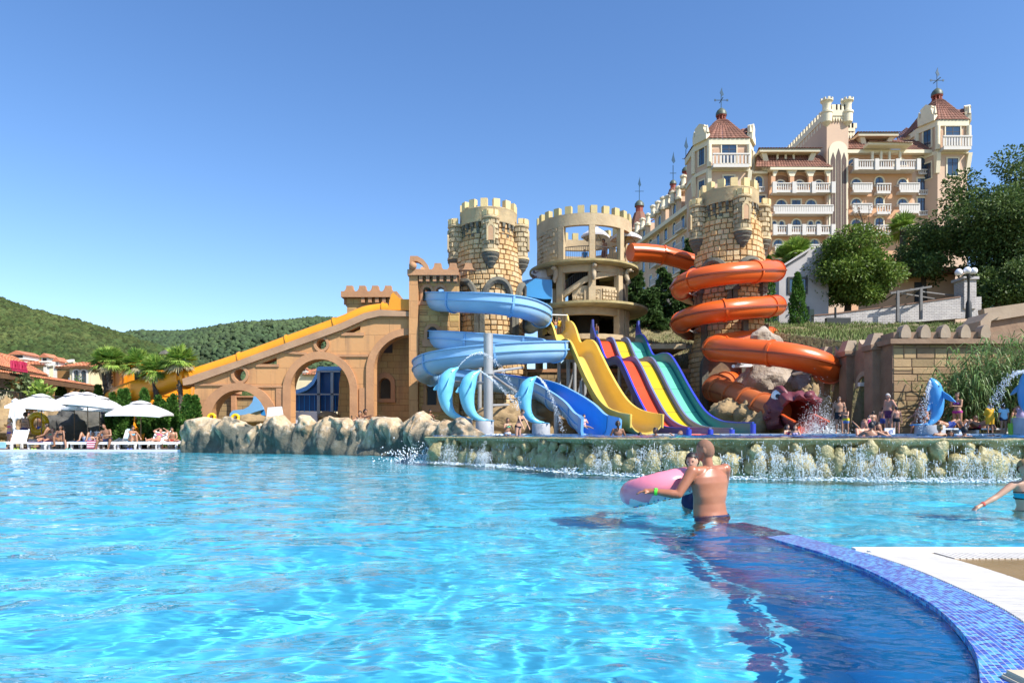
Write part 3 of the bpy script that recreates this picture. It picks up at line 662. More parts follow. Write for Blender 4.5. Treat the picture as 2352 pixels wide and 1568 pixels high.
o1=[z2(1545,270),z2(1547,225),z2(1552,172),z2(1600,172),z2(1640,195),z2(1668,230),z2(1682,270)];i1=[z2(1650,272),z2(1645,245),z2(1625,222),z2(1600,208),z2(1575,207),z2(1562,225),z2(1560,270)]
b.plate([o1+i1],YC-.6,YC-.1)
s_=(z2(1572,240));b.sphere((s_[0],YC-.68,s_[1]),.25,16,12)
q=Vector((xf+.25,ydeep-.4,zt_+CH));b.plate([[(p[0],p[1])for p in[(-.6,0),(-.6,1.7),(-.3,1.75),(.5,1.2),(.9,.3),(.9,0),(.5,0),(.4,.5),(0,.9),(-.2,.8),(-.2,0)]]],-.25,.25,org=q,rz=-pi/2);b.sphere(q+V3(-.35,.5,.1),.24,14,10)
each(b,'scroll_ornament',M_trim,t2,40)
t3=thing('castle_keep','low battlemented sandstone block behind the sloping wall top','castle',(-13,50,.1));YK=50.0
zk=lambda x,y:z2(x,y,YK)
b=MB();x0,x1=zk(1118,0)[0],zk(1460,0)[0];zt3=zk(0,440)[1];b.box(x0,x1,YK,YK+5,0,zt3);b.build('wall',M_sblock,t3)
b=MB();b.box(x0-.35,x1,YK-.4,YK+5,zt3,zt3+.42)
x=x0+1.1
while x<x1:b.box(x,x+.26,YK-.3,YK-.002,zt3-.38,zt3-.002);x+=.51
for k in range(7):b.box(x0-.3,x0-.002,YK+.3+k*.6,YK+.55+k*.6,zt3-.4,zt3-.002)
b.build('cornice',M_trim,t3)
b=MB()
for i in range(4):merlon(b,(zk(1132+i*86,0)[0]+.1,YK-.1,zt3+.42),.95,.42,.5,0)
for i in range(3):merlon(b,(x0-.1,YK+1.6+i*1.4,zt3+.42),.9,.42,.5,pi/2)
each(b,'merlon',M_trim,t3)
def plastic(name,c,c2=None,rough=.36,var=.14):return mat(name,c,c2,var=var,vs=.5,rough=rough,spec=.5,coat=0,bump=.05,bs=3)
M_org=plastic('orange_yellow_plastic',(.80,.33,.018),(.72,.26,.012))
t=thing('open_flume','bright orange flume lying along the sloping castle wall','water slide',(-12,YC+.5,5))
cl=[(22,985-18),(400,862-20),(810,712-20),(1085,612-20),(1215,553-18),(1300,517),(1400,506)]
pth=resample(smooth_path([V3(z2(x,y+4)[0],YC+.45,z2(x,y+4)[1])for x,y in cl],8),.4)
def upro(w,d,th=.05,n=12,wall=0):
 o_=[(-w,wall)]*(1 if wall else 0)+[(-w*cos(pi*k/n),-d*sin(pi*k/n))for k in range(n+1)]+[(w,wall)]*(1 if wall else 0)
 i_=[(a*(w-th)/w,b_*(d-th)/d if b_<0 else b_)for a,b_ in o_][::-1]
 return o_+i_
def closedtube(b,path,r,seg=20):b.tube(path,r,seg,True)
def ribs(path,step,r,th,wd,m,parent,name='flange',prof=None,seg=20):
 b=MB();L=0;last=-1e9;fr=frames(path);k=0
 for i in range(1,len(path)):
  L+=(path[i]-path[i-1]).length
  if L-last>=step:
   last=L;p,tt,sd,up=fr[i]
   if prof is None:b.tube([p-tt*wd/2,p+tt*wd/2],r+th,seg)
   else:b.sweep([p-tt*wd/2,p+tt*wd/2],prof)
 return each(b,name,m,parent,40)
b=MB();b.tube(pth,.47,16);b.build('channel',M_org,t,60);ribs(pth,3.25,.47,.07,.12,M_org,t)
b=MB();pts=[z2(1395,520),z2(1540,523),z2(1540,447),z2(1480,447),z2(1430,402),z2(1415,415),z2(1402,470)];b.plate([pts],YC+.0,YC+.06);b.plate([pts],YC+1.0,YC+1.06);b.plate([[z2(1395,520),z2(1540,523),z2(1540,510),z2(1395,505)]],YC+.06,YC+1.0);b.build('entry_funnel',M_org,t)
z1=lambda x,y,Y:W('Z1',x,y,Y)
p2=resample(smooth_path([z1(1640,800,44.5),z1(1500,828,45),z1(1350,880,45.5),z1(1180,935,45.5),z1(1060,990,46.5),z1(1010,1020,49)],8),.4)
b=MB();b.tube(p2,[.62+.45*i/len(p2)for i in range(len(p2))],18);b.build('lower_run',M_org,t,60)
ribs(p2[:14],2.6,.66,.1,.14,M_org,t,'lower_flange')
t=thing('slide_bowl','large orange catch bowl of the racing slide behind the palms','water slide',(-21,50,0))
b=MB();c=z1(1330,1000,50.5);rb=WX('Z1',1640,50.5)-c.x
b.lathe([(rb*.97,-2.2),(rb*1.0,-.6),(rb*1.02,1.2),(rb*1.0,2.5),(rb*.97,2.5),(rb*.98,1.2),(rb*.96,-.6),(rb*.93,-2.2)],c,48);b.build('bowl',M_org,t,50)
b=MB();b.lathe([(rb*1.0,2.5),(rb*1.05,2.5),(rb*1.05,2.62),(rb*.97,2.62)],c,48);b.lathe([(rb*1.0,.2),(rb*1.04,.2),(rb*1.04,.34),(rb*1.0,.34)],c,48)
for k in range(14):
 a=k*2*pi/14;b.bar(c+V3(cos(a)*rb*1.02,sin(a)*rb*1.02,-2.2),c+V3(cos(a)*rb*1.02,sin(a)*rb*1.02,2.5),.14)
b.build('rim',M_org,t)
t=thing('slide_end','narrow orange slide end dropping between the cypresses behind the palms','water slide',z1(1210,1320,42.6))
b=MB();b.sweep(resample(smooth_path([z1(1222,1120,44),z1(1214,1190,43.4),z1(1205,1260,42.8),z1(1190,1330,42.2)],5),.3),upro(.35,.3));b.build('channel',M_org,t,50)
M_blue_in=plastic('deep_blue_plastic',(.025,.23,.60),(.03,.28,.68));M_blue=plastic('light_blue_plastic',(.24,.45,.66),(.35,.56,.74),rough=.35);M_bluepale=plastic('pale_blue_plastic',(.20,.47,.80))
M_steel=mat('grey_steel',(.42,.42,.41),var=.2,rough=.45,metal=.3)
YH=55.0;zh=lambda x,y,Y=YH:(WX('Z2',x,Y),WZ('Z2',y,Y))
t=thing('half_pipe','big dark blue half pipe slide seen through the great castle arch','water slide',(-8,YH,0))
curve=[zh(1230,905),zh(1080,903),zh(935,903),zh(922,915),zh(915,955),zh(890,1000),zh(850,1035),zh(800,1055),zh(735,1068)]
b=MB();b.plate([curve+[zh(690,1085),zh(690,1200),zh(1230,1205)]],YH,YH+.1);b.build('side_panel',plastic('dark_blue_panel',(.008,.075,.23),(.012,.10,.28)),t)
b=MB();top=[c_ for c_ in curve];low=[(x+.12,z-.3)for x,z in curve[::-1]];b.plate([top+low],YH-.35,YH-.002);b.plate([[(x,z-.02)for x,z in curve]+[(x+.2,z-.25)for x,z in curve[::-1]]],YH+.1,YH+5);b.build('running_surface',M_bluepale,t,40)
b=MB();b.plate([[zh(800,955),zh(915,955),zh(915,965),zh(860,1000),zh(795,1045),zh(745,1050)]],YH+5,YH+5.2);b.build('far_side',M_bluepale,t)
b=MB()
for x in(940,1030):b.bar((zh(x,0)[0],YH-.5,0),(zh(x,0)[0],YH-.5,zh(0,940)[1]),.22)
b.bar((zh(735,0)[0],YH-.55,zh(0,1090)[1]),(zh(1085,0)[0],YH-.55,zh(0,1090)[1]),.12);b.bar((zh(925,0)[0],YH-.55,zh(0,938)[1]),(zh(1085,0)[0],YH-.55,zh(0,938)[1]),.12)
each(b,'support',M_steel,t)
b=MB()
for i in range(10):
 x=zh(760+i*35,0)[0];b.box(x,x+.06,YH-.06,YH-.003,.3,zh(0,1095)[1])
b.build('panel_rib',M_blue_in,t)
t=thing('blue_run_out','pale blue slide run-out curving down inside the small castle arch','water slide',(-14,50,0))
cv=[(545,1150),(515,1105),(490,1100),(480,1140),(455,1170),(420,1188),(350,1195),(330,1215)]
b=MB();b.plate([[z2(x,y,50)for x,y in cv]+[z2(325,1245,50),z2(420,1235,50),z2(500,1205,50),z2(555,1190,50)]],50,51.6);b.build('channel',M_bluepale,t,40)
b=MB();b.plate([[z2(548,1230,50.5),z2(580,1230,50.5),z2(580,1150,50.5),z2(545,1150,50.5)]],50.2,51.4);b.build('side_panel',M_blue_in,t)
t=thing('yard_wall','tan block yard wall with a stone pillar seen through the small castle arch','wall',(-19,58,0));zy=lambda x,y:z2(x,y,58)
b=MB();b.box(zy(150,0)[0],zy(700,0)[0],58,58.4,0,zy(0,1108)[1]);b.build('wall',brickmat('yard_blocks',(.40,.27,.12),(.33,.22,.10),(.16,.11,.06),.9,.42),t)
b=MB();b.box(zy(140,0)[0],zy(700,0)[0],57.85,58.5,zy(0,1108)[1],zy(0,1098)[1]);b.box(zy(350,0)[0],zy(378,0)[0],57.6,58.6,0,zy(0,1085)[1]);b.box(zy(340,0)[0],zy(388,0)[0],57.5,58.7,zy(0,1085)[1],zy(0,1060)[1]);b.build('coping',M_trim,t)
b=MB()
for i in range(9):x=zy(265+i*10,0)[0];b.box(x,x+.16,58.1,58.3,zy(0,1098)[1],zy(0,1070)[1])
b.box(zy(258,0)[0],zy(352,0)[0],58.05,58.35,zy(0,1070)[1],zy(0,1064)[1]);b.build('balustrade',M_white,t)
M_tanrock=mat('tan_rock',(.36,.25,.12),(.22,.15,.08),vs=1.2,rough=.9,bump=.7,bs=4,dist=.1)
for x,y,rx,rz_,Y,lb in((475,1262,90,40,42.6,'low tan boulder under the small castle arch'),(985,1240,70,30,47,'tan boulder at the foot of the great castle arch')):
 b=MB();c=W('Z2',x,y,Y);boulder(b,c,(rx*.34*Y/F_,.8,rz_*.36*Y/F_),x,20,14);tag(b.build('boulder',M_tanrock,None,180,org=c),lb,'boulder')
b=MB();q=zh(765,1203,46);b.box(zh(765,0,46)[0],zh(915,0,46)[0],46,46.3,0,zh(0,1203,46)[1]);tag(b.build('plain_board',mat('white_board',(.55,.58,.66),var=.05),None,org=(-9,46,0)),'plain whitish board low in the great castle arch','board')  # just a plain whitish panel, bears no notices
b=MB();c=W('Z2',625,1215,40.5);b.hexa([c+V3(-.5,0,-.7),c+V3(.6,-.1,-.7),c+V3(.6,.2,-.7),c+V3(-.5,.3,-.7),c+V3(-.4,.1,.35),c+V3(.45,.0,.4),c+V3(.45,.12,.4),c+V3(-.4,.22,.35)]);tag(b.build('lounger_back',M_white,None,org=c),'white lounger back raised behind the rock wall left of the great arch','lounger')
N=NT('tower_stone');g=N.n('NewGeometry');r=g.outputs['Random Per Island'];f=N.noise(g.outputs['Position'],.5,6,.7)
rp=N.n('ValToRGB');N.l(r,rp.inputs[0]);e=rp.color_ramp.elements;e[0].color=(.50,.31,.14,1);e[1].color=(.66,.50,.28,1);q=e.new(.4);q.color=(.60,.39,.18,1);q=e.new(.75);q.color=(.58,.42,.23,1)
c1=N.mix(N.math('MULTIPLY',N.ramp(f,.52,.74),.6),rp.outputs[0],(.26,.20,.14,1));N.l(c1,N.b.inputs['Base Color']);N.b.inputs['Roughness'].default_value=.9
N.bump(N.noise(g.outputs['Position'],7,6),.8,.05);M_tstone=N.m
M_mortar=mat('tower_mortar',(.36,.26,.15),rough=.95);M_grey=mat('grey_stone',(.16,.15,.115),(.09,.085,.07),vs=2,rough=.95,bump=.8,bs=8)
M_cap=mat('cap_stone',(.68,.53,.27),(.60,.45,.22),vs=1.5,rough=.9,bump=.3,bs=8,island=.12)
M_drum=mat('drum_stone',(.55,.42,.23),(.36,.28,.17),vs=1.1,rough=.9,bump=.6,bs=5)
def blockring(b,c,r,z0,z1,n,a0=0,a1=2*pi,gap=.022,ph=0):
 for i in range(n):
  s=(a1-a0)/n;aa=a0+(i+ph)*s;ab=aa+s;g1=gap/r;j=R.uniform(-.03,.06)
  w=R.uniform(-.12,.12)*s
  def P(a,rr,z):return(c[0]+rr*cos(a),c[1]+rr*sin(a),z)
  ri,ro=r-.12,r+j;d=.035/r;dz=.035
  m_=(aa+ab)/2
  vs=[P(aa+g1,ri,z0+gap),P(ab-g1,ri,z0+gap),P(ab-g1,ri,z1-gap),P(aa+g1,ri,z1-gap),P(aa+g1,ro-.05,z0+gap),P(ab-g1,ro-.05,z0+gap),P(ab-g1,ro-.05,z1-gap),P(aa+g1,ro-.05,z1-gap),P(aa+g1+d,ro,z0+gap+dz),P(ab-g1-d,ro,z0+gap+dz),P(ab-g1-d,ro,z1-gap-dz),P(aa+g1+d,ro,z1-gap-dz)]
  b.add(vs,[(0,1,5,4),(1,2,6,5),(2,3,7,6),(3,0,4,7),(4,5,9,8),(5,6,10,9),(6,7,11,10),(7,4,8,11),(8,9,10,11)])
def round_tower(name,label,cx,cy,ztop):
 t=thing(name,label,'tower',(cx,cy,.98));c=(cx,cy,0);z=lambda d:ztop-d
 rb=lambda d:2.10 if d<4.4 else 2.30
 core=MB();core.lathe([(0,.5),(2.55,.5),(2.55,6.5),(2.22,7.2),(2.10,z(4.4)),(1.90,z(2.6)),(1.66,z(2.55)),(1.62,z(1.6)),(1.62,z(.5)),(0,z(.5))],c,40);core.build('core',M_mortar,t,40)
 b=MB();d=2.62;k=0
 while z(d)>1.0:
  h=R.uniform(.30,.39);zz=z(d+h);rr=2.06+.22*min(1,max(0,(d-2.6)/2.2))
  if zz<7.0:rr=2.62 if zz<6.3 else 2.45
  blockring(b,c,rr,zz,z(d),R.randint(30,35),ph=(k%2)*.5+R.random()*.3);d+=h;k+=1
 for i in range(3):blockring(b,c,1.78,z(2.55)+i*.36,z(2.55)+(i+1)*.36,24,ph=i*.5)
 b.build('shaft',M_tstone,t)
 b=MB();b.lathe([(1.6,z(1.48)),(1.93,z(1.48)),(1.95,z(1.42)),(1.93,z(.62)),(1.96,z(.56)),(1.9,z(.5)),(1.55,z(.5)),(1.55,z(1.48))],c,40);b.build('parapet',M_drum,t,40)
 b=MB()
 for i in range(14):
  a=i*2*pi/14+.1;b.obox((cx+1.76*cos(a),cy+1.76*sin(a),z(.25)),.34,.44,.55,rz=a)
 each(b,'merlon',M_cap,t)
 b=MB()
 for i in range(26):
  a=i*2*pi/26;b.obox((cx+1.74*cos(a),cy+1.74*sin(a),z(1.62)),.36,.2,.3,rz=a);b.obox((cx+1.70*cos(a),cy+1.70*sin(a),z(1.90)),.26,.2,.26,rz=a);b.obox((cx+1.68*cos(a),cy+1.68*sin(a),z(2.2)),.2,.2,.34,rz=a)
 b.build('corbels',M_grey,t)
 for ta in(-pi/2+.09,pi+.10,-.10,pi/2+.1):
  tx,ty=cx+2.18*cos(ta),cy+2.18*sin(ta);tr=.53
  tu=MB()
  zt0=1.18+(.02 if ta<0 else .02)
  tu.lathe([(0,z(1.30)),(.56,z(1.30)),(.60,z(1.42)),(.56,z(1.50)),(.44,z(1.52)),(.44,z(3.5)),(.6,z(3.5)),(.62,z(3.66)),(0,z(3.66))],(tx,ty,0),16)
  o=tu.build('turret',M_drum,t,40)
  bb=MB()
  for i in range(6):blockring(bb,(tx,ty,0),tr,z(1.52)-(i+1)*.33,z(1.52)-i*.33,8,gap=.02,ph=(i%2)*.5)
  bb.build('turret_stones',mat('turret_stone',(.50,.40,.24),(.34,.27,.17),vs=2,rough=.9,island=.22,bump=.5,bs=8)if 'turret_stone' not in bpy.data.materials else bpy.data.materials['turret_stone'],o)
  bb=MB()
  for i in range(5):
   a=ta+(i-2)*.72;bb.obox((tx+.47*cos(a),ty+.47*sin(a),z(1.13)),.2,.33,.36,rz=a)
  bb.build('turret_battlement',M_cap,o)
  bb=MB();bb.lathe([(0,z(3.66)),(.56,z(3.67)),(.60,z(3.78)),(.50,z(3.95)),(.52,z(4.02)),(.36,z(4.25)),(.38,z(4.3)),(.2,z(4.5)),(.14,z(4.62)),(0,z(4.66))],(tx,ty,0),14);bb.build('turret_foot',M_grey,o,40)
  bb=MB();an=Vector((cos(ta),sin(ta),0));q0=Vector((tx,ty,0))+an*(tr+.03)
  bb.plate([[(-.17,z(2.95)),(.17,z(2.95)),(.17,z(2.2))]+arc(0,z(2.2),.17,.2,0,pi,8)+[(-.17,z(2.2))]],-.03,.03,org=(q0 .x,q0 .y,0),rz=ta+pi/2);bb.build('niche',mat('niche_stone',(.50,.30,.16))if 'niche_stone' not in bpy.data.materials else bpy.data.materials['niche_stone'],o)
  bb=MB();bb.plate([[(-.28,z(3.0)),(-.17,z(3.0)),(-.17,z(2.2))]+arc(0,z(2.2),.17,.2,pi,0,8)+[(.17,z(3.0)),(.28,z(3.0)),(.28,z(2.1))]+[(0,z(1.66)),(-.28,z(2.1))]],-.05,.06,org=(q0 .x,q0 .y,0),rz=ta+pi/2);bb.build('niche_frame',M_drum,o)
 for k in range(6):
  a0=-pi/2+.31+k*pi/3;b=MB();pts=[]
  for j in range(15):
   u_=-1+2*j/14;a=a0+u_*.40;h=z(6.85)+1.45*math.sqrt(max(0,1-abs(u_)**2.2));pts.append(Vector((cx+2.38*cos(a),cy+2.38*sin(a),h)))
  b.tube(pts,.23,6)
  for sgn in(-1,1):
   a=a0+sgn*.45;q=Vector((cx+2.36*cos(a),cy+2.36*sin(a),0));b.obox(q+V3(0,0,z(6.75)),.36,.42,.8,rz=a);b.obox(q+V3(0,0,z(7.3)),.42,.52,.22,rz=a);b.obox(q+V3(0,0,z(8.1)),.3,.3,1.5,rz=a)
  b.build('blind_arch',M_grey,t,50)
 b=MB()
 for a in(-pi/2+.12,-pi/2+1.2,-pi/2-1.0):q=Vector((cx+2.4*cos(a),cy+2.4*sin(a),0));b.obox(q+V3(0,0,z(11.2)),.3,.36,3.6,rz=a)
 each(b,'pilaster',M_grey,t)
 return t
TL=WX('P',1122,46.5);round_tower('stone_tower','round tan stone castle tower ringed by the blue slide',TL,46.5,WZ('P',459,44.9))
TR=WX('P',1674,46.5);round_tower('stone_tower','round tan stone castle tower ringed by the orange tube slide',TR,46.5,WZ('P',412,44.9))
M_conc=mat('sand_render',(.50,.39,.24),(.40,.30,.18),vs=1.6,rough=.95,bump=.5,bs=7)
M_concd=mat('weathered_edge',(.44,.36,.17),(.26,.21,.10),vs=1.5,rough=.95,bump=.5,bs=6)
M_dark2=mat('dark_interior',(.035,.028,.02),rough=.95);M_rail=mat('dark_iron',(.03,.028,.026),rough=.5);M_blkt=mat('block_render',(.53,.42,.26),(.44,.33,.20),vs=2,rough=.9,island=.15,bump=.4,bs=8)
YM=52.0;mx=WX('C4',661,YM);t=thing('slide_tower','round open start tower on columns between the two stone towers','tower',(mx,YM,1));c=(mx,YM,0)
zr=WZ('C4',180,48.4);d1=WZ('C4',690,47.9);d2=WZ('C4',1165,47.7);pf=WZ('C4',1545,48.4);rw=3.6
b=MB();b.lathe([(0,d1-.25),(4.0,d1-.25),(4.15,d1-.15),(4.15,d1),(0,d1)],c,56);b.build('upper_floor',M_concd,t,30)
b=MB();b.lathe([(0,d2-.28),(4.3,d2-.28),(4.5,d2-.16),(4.5,d2),(0,d2)],(mx+.3,YM,0),56);b.build('middle_floor',M_concd,t,30)
b=MB();b.lathe([(0,pf-.35),(4.0,pf-.35),(4.0,pf),(0,pf)],c,48);b.box(mx-3.0,mx+6.2,YM-6.2,YM,6.7,7.03);b.build('start_platform',M_conc,t)
b=MB();b.lathe([(rw-.35,zr-.85),(rw,zr-.85),(rw,zr),(rw-.35,zr),(rw-.35,zr-.85)],c,64);b.build('ring_beam',M_conc,t,30)
b=MB()
for i in range(24):
 a=i*2*pi/24+.10;b.obox((mx+(rw-.18)*cos(a),YM+(rw-.18)*sin(a),zr+.27),.36,.46,.56,rz=a)
each(b,'merlon',mat('yellowish_cap',(.52,.43,.18),(.46,.36,.20),vs=2,rough=.9,island=.15),t)
def awall(b,r,a0,a1,z0,z1,th=.3,n=10):b.lathe([(r-th,z0),(r,z0),(r,z1),(r-th,z1),(r-th,z0)],c,n,a0,a1)
fa=lambda x:-pi/2+math.asin(max(-1,min(1,(WX('C4',x,YM-2.2)-mx)/rw)))
b=MB();awall(b,rw-.03,fa(205),fa(385),d1,zr-.86,.3,6);awall(b,rw-.03,pi*.72,pi+.38,d1,d1+1.4);awall(b,rw-.03,pi+.05,pi+.38,d1,zr-.86,.3,3)
awall(b,rw-.03,.35,2.45,d1,d1+2.0,.3,16);b.build('upper_wall',M_conc,t,30)
bb=MB();zz=d1+.05;k=0
while zz<zr-1.1:blockring(bb,c,rw+.0,zz,zz+.3,5,fa(150),fa(330),.015,(k%2)*.4);zz+=.31;k+=1
bb.build('upper_wall_blocks',M_blkt,t)
b=MB()
for x in(395,732,1082):a=fa(x);b.obox((mx+(rw-.16)*cos(a),YM+(rw-.16)*sin(a),(d1+zr-.86)/2),.34,.42,zr-.86-d1-.004,rz=a)
for a in(.3,.75):b.obox((mx+(rw-.16)*cos(a),YM+(rw-.16)*sin(a),(d1+zr-.86)/2),.34,.42,zr-.86-d1-.004,rz=a)
each(b,'upper_post',M_conc,t)
def railing(b,pts,h,n):
 pp=resample([Vector(p)for p in pts],sum((Vector(b_)-Vector(a)).length for a,b_ in zip(pts,pts[1:]))/n)
 for i,p in enumerate(pp):
  b.bar(p,p+V3(0,0,h),.03)
  if i:b.bar(pp[i-1]+V3(0,0,h),p+V3(0,0,h),.05);b.bar(pp[i-1]+V3(0,0,.12),p+V3(0,0,.12),.03)
b=MB();railing(b,[(mx+(rw-.25)*cos(a),YM+(rw-.25)*sin(a),d1)for a in np.linspace(fa(400),fa(1070),14)],1.05,30);b.build('railing',M_rail,t)
r2=3.25;b=MB()
for x in(365,735,1085):a=fa(x);b.obox((mx+r2*cos(a),YM+r2*sin(a),(d2+d1-.26)/2),.42,.5,d1-.26-d2-.004,rz=a)
for a in(.2,1.2,2.2,3.1):b.obox((mx+r2*cos(a),YM+r2*sin(a),(d2+d1-.26)/2),.42,.5,d1-.26-d2-.004,rz=a)
for x in(370,1085,1170):a=fa(x);b.obox((mx+(r2+.05)*cos(a),YM+(r2+.05)*sin(a),(pf+d2-.3)/2),.5,.6,d2-.3-pf,rz=a)
for a in(.4,2.0,3.0):b.obox((mx+r2*cos(a),YM+r2*sin(a),(pf+d2-.3)/2),.5,.6,d2-.3-pf,rz=a)
for a in np.linspace(0,2*pi,9)[:-1]:b.cyl((mx+3.4*cos(a),YM+3.4*sin(a),0),.3,1,pf-.36,10)
each(b,'column',M_conc,t)
b=MB();b.lathe([(r2-.2,d1-.75),(r2+.16,d1-.75),(r2+.16,d1-.26),(r2-.2,d1-.26),(r2-.2,d1-.75)],c,48);b.lathe([(r2-.2,d2-.8),(r2+.2,d2-.8),(r2+.2,d2-.29),(r2-.2,d2-.29),(r2-.2,d2-.8)],c,48);each(b,'beam',M_conc,t,30)
b=MB();awall(b,1.2,0,2*pi,pf,d1-.27,.3,24);awall(b,r2-.1,.6,2.9,pf,d2-.3,.2,14);b.build('inner_wall',M_dark2,t,30);b=MB();awall(b,r2-.1,fa(1100),.1,d2,d1-.3,.2,4);b.build('stair_core',mat('shaded_render',(.10,.075,.05),rough=.95),t,30)  # tower inner walls coloured dark to stand for shade under the floors
b=MB();pa=[(x,y)for x,y in((395,1100),(640,950),(730,915),(1070,830))];up_=[]
zs_=lambda y:WZ('C4',y,YM-3.2)
for(x,y),(x2,y2)in zip(pa,pa[1:]):
 for k in range(4):
  u0,u1=k/4,(k+1)/4;a0,a1=fa(x+(x2-x)*u0),fa(x+(x2-x)*u1);h0,h1=zs_(y+(y2-y)*u0),zs_(y+(y2-y)*u1);ro,ri=r2+.12,r2-.16
  P=lambda r,a,z:(mx+r*cos(a),YM+r*sin(a),z)
  b.hexa([P(ro,a0,h0-.18),P(ro,a1,h1-.18),P(ri,a1,h1-.18),P(ri,a0,h0-.18),P(ro,a0,h0+.26),P(ro,a1,h1+.26),P(ri,a1,h1+.26),P(ri,a0,h0+.26)])
b.build('stair_flight',M_conc,t)
b=MB();railing(b,[(mx+(r2-.3)*cos(fa(x)),YM+(r2-.3)*sin(fa(x)),zs_(y)+.2)for x,y in pa],.9,26);b.build('stair_railing',M_rail,t)
b=MB();awall(b,r2-.02,fa(500),fa(1060),d2,zs_(1000),.25,10);b.build('parapet',M_conc,t,30)
b=MB()
for(xa,xb_)in((500,640),(865,1055)):
 for i in range(3 if xa<600 else 4):blockring(b,c,r2+.03,d2+.02+i*.27,d2+.28+i*.27,3 if xa<600 else 5,fa(xa+(70 if i==2 and xa<600 else 0)),fa(xb_),.015,0)
b.build('parapet_blocks',M_blkt,t)
b=MB();ap=fa(748);o_=Vector((mx+(r2+.03)*cos(ap),YM+(r2+.03)*sin(ap),d2+.55))
b.plate([[(-.62,-.5),(.62,-.5),(.62,.5),(-.62,.5)],[(-.55,-.43),(-.55,.43),(.55,.43),(.55,-.43)]],-.05,.05,org=o_,rz=ap+pi/2);b.plate([[(-.55,-.43),(.55,-.43),(.55,.43),(-.55,.43)]],.0,.04,org=o_,rz=ap+pi/2)
M3=Matrix.Rotation(ap+pi/2,3,'Z')
for sx in(-1,1):
 for sz in(-1,1):
  pts=[o_+M3@V3(sx*(.27+.19*(1-k/20)*cos(k*.55)),-.03,sz*(.2+.17*(1-k/20)*sin(k*.55)))for k in range(18)];b.tube(pts,.035,5)
b.build('scroll_panel',M_conc,t)
for x in(340,748,1145):
 a=fa(x);b=MB();q=Vector((mx+(r2+.45)*cos(a),YM+(r2+.45)*sin(a),0));zz=[d1-.32,d1-.55,d1-.8,d1-1.05,d1-1.25,d1-1.4,d1-1.38,d1-1.25]
 out=Vector((cos(a),sin(a),0));pts=[q+out*o2+V3(0,0,z_)for o2,z_ in zip((.1,-.1,-.15,-.05,.08,.0,-.12,-.05),zz)];b.tube(pts,[.16,.17,.2,.17,.13,.09,.07,.05],8);b.sphere(q+out*.12+V3(0,0,d1-.42),(.2,.2,.16),8,6);b.bar(q+out*.2+V3(0,0,d1-.45),q+out*.42+V3(0,0,d1-.52),.09);b.build('seahorse_bracket',mat('carved_stone',(.46,.37,.25),rough=.9)if 'carved_stone' not in bpy.data.materials else bpy.data.materials['carved_stone'],t,50)
M_canvas=mat('white_canvas',(.66,.65,.66),var=.05,rough=.85);M_pole=mat('parasol_pole',(.22,.13,.07),rough=.6)
def parasol(name,label,apex,edge_z,half,pole_z,group,rz=0,tilt=(0,0),val=.16,sq=True,n=4):
 t=thing(name,label,'parasol',(apex.x,apex.y,pole_z),group,0);b=MB();rot=Matrix.Rotation(tilt[0],3,'X')@Matrix.Rotation(tilt[1],3,'Y')@Matrix.Rotation(rz,3,'Z');H=apex.z-edge_z
 rad=half*(1.414 if n==4 else 1.05);M_=6;pts=[]
 for k in range(n*M_):
  a=2*pi*(k//M_)/n+pi/n;a2=a+2*pi/n;u_=(k%M_)/M_;p=Vector((cos(a),sin(a),0))*rad;q=Vector((cos(a2),sin(a2),0))*rad;e=p.lerp(q,u_);sag=sin(u_*pi)
  pts.append((e,sag))
 vs=[];fs=[];rows=[(.12,.0),(.3,.12),(.55,.38),(.8,.68),(1.0,1.0),(1.0,None)]
 for i,(rr,hh)in enumerate(rows):
  for e,sag in pts:
   if hh is None:v=V3(e.x*1.0,e.y*1.0,-H-val+sag*.05)
   else:v=V3(e.x*rr,e.y*rr,-H*hh+sag*.10*rr*rr*H)
   vs.append(apex+rot@v)
 m=len(pts)
 for i in range(len(rows)-1):
  for k in range(m):fs.append((i*m+k,(i+1)*m+k,(i+1)*m+(k+1)%m,i*m+(k+1)%m))
 b.add(vs,fs);b.build('canopy',M_canvas,t,25)
 b=MB();b.lathe([(rad*.30,-.03),(rad*.2,.05),(rad*.07,.12),(0,.14)],(0,0,0),n*2,pi/n,2*pi+pi/n);b.v=[tuple(apex+rot@Vector(v))for v in b.v];b.build('vent_cap',M_canvas,t,20)
 b=MB();b.tube([(apex.x,apex.y,pole_z),apex+rot@V3(0,0,-.05)],.028,8);b.build('pole',M_pole,t,60)
 b=MB()
 for k in range(n):
  a=2*pi*k/n+pi/n;b.bar(apex+rot@V3(0,0,-H*.28),apex+rot@V3(cos(a)*rad*.97,sin(a)*rad*.97,-H-.02),.025)
 b.build('ribs',M_pole,t);return t
parasol('parasol','white parasol over the start tower floor behind its middle post',W('C4',790,350,52.5),WZ('C4',445,52.5),1.05,d1,'parasols on the start tower',.5,n=6)
parasol('parasol','white parasol on the right edge of the start tower by the orange tube entry',W('C4',1130,385,51.5),WZ('C4',470,51.5),1.15,d1,'parasols on the start tower',.2,n=6)
parasol('parasol','white parasol tilted over the blue slide entry on the start tower',W('C4',235,790,50.5),WZ('C4',890,50.5),.85,d2,'parasols on the start tower',.7,(.5,.35),n=6)
ps=lambda v,l_:[W(v,x,y,Y)for x,y,Y in l_]
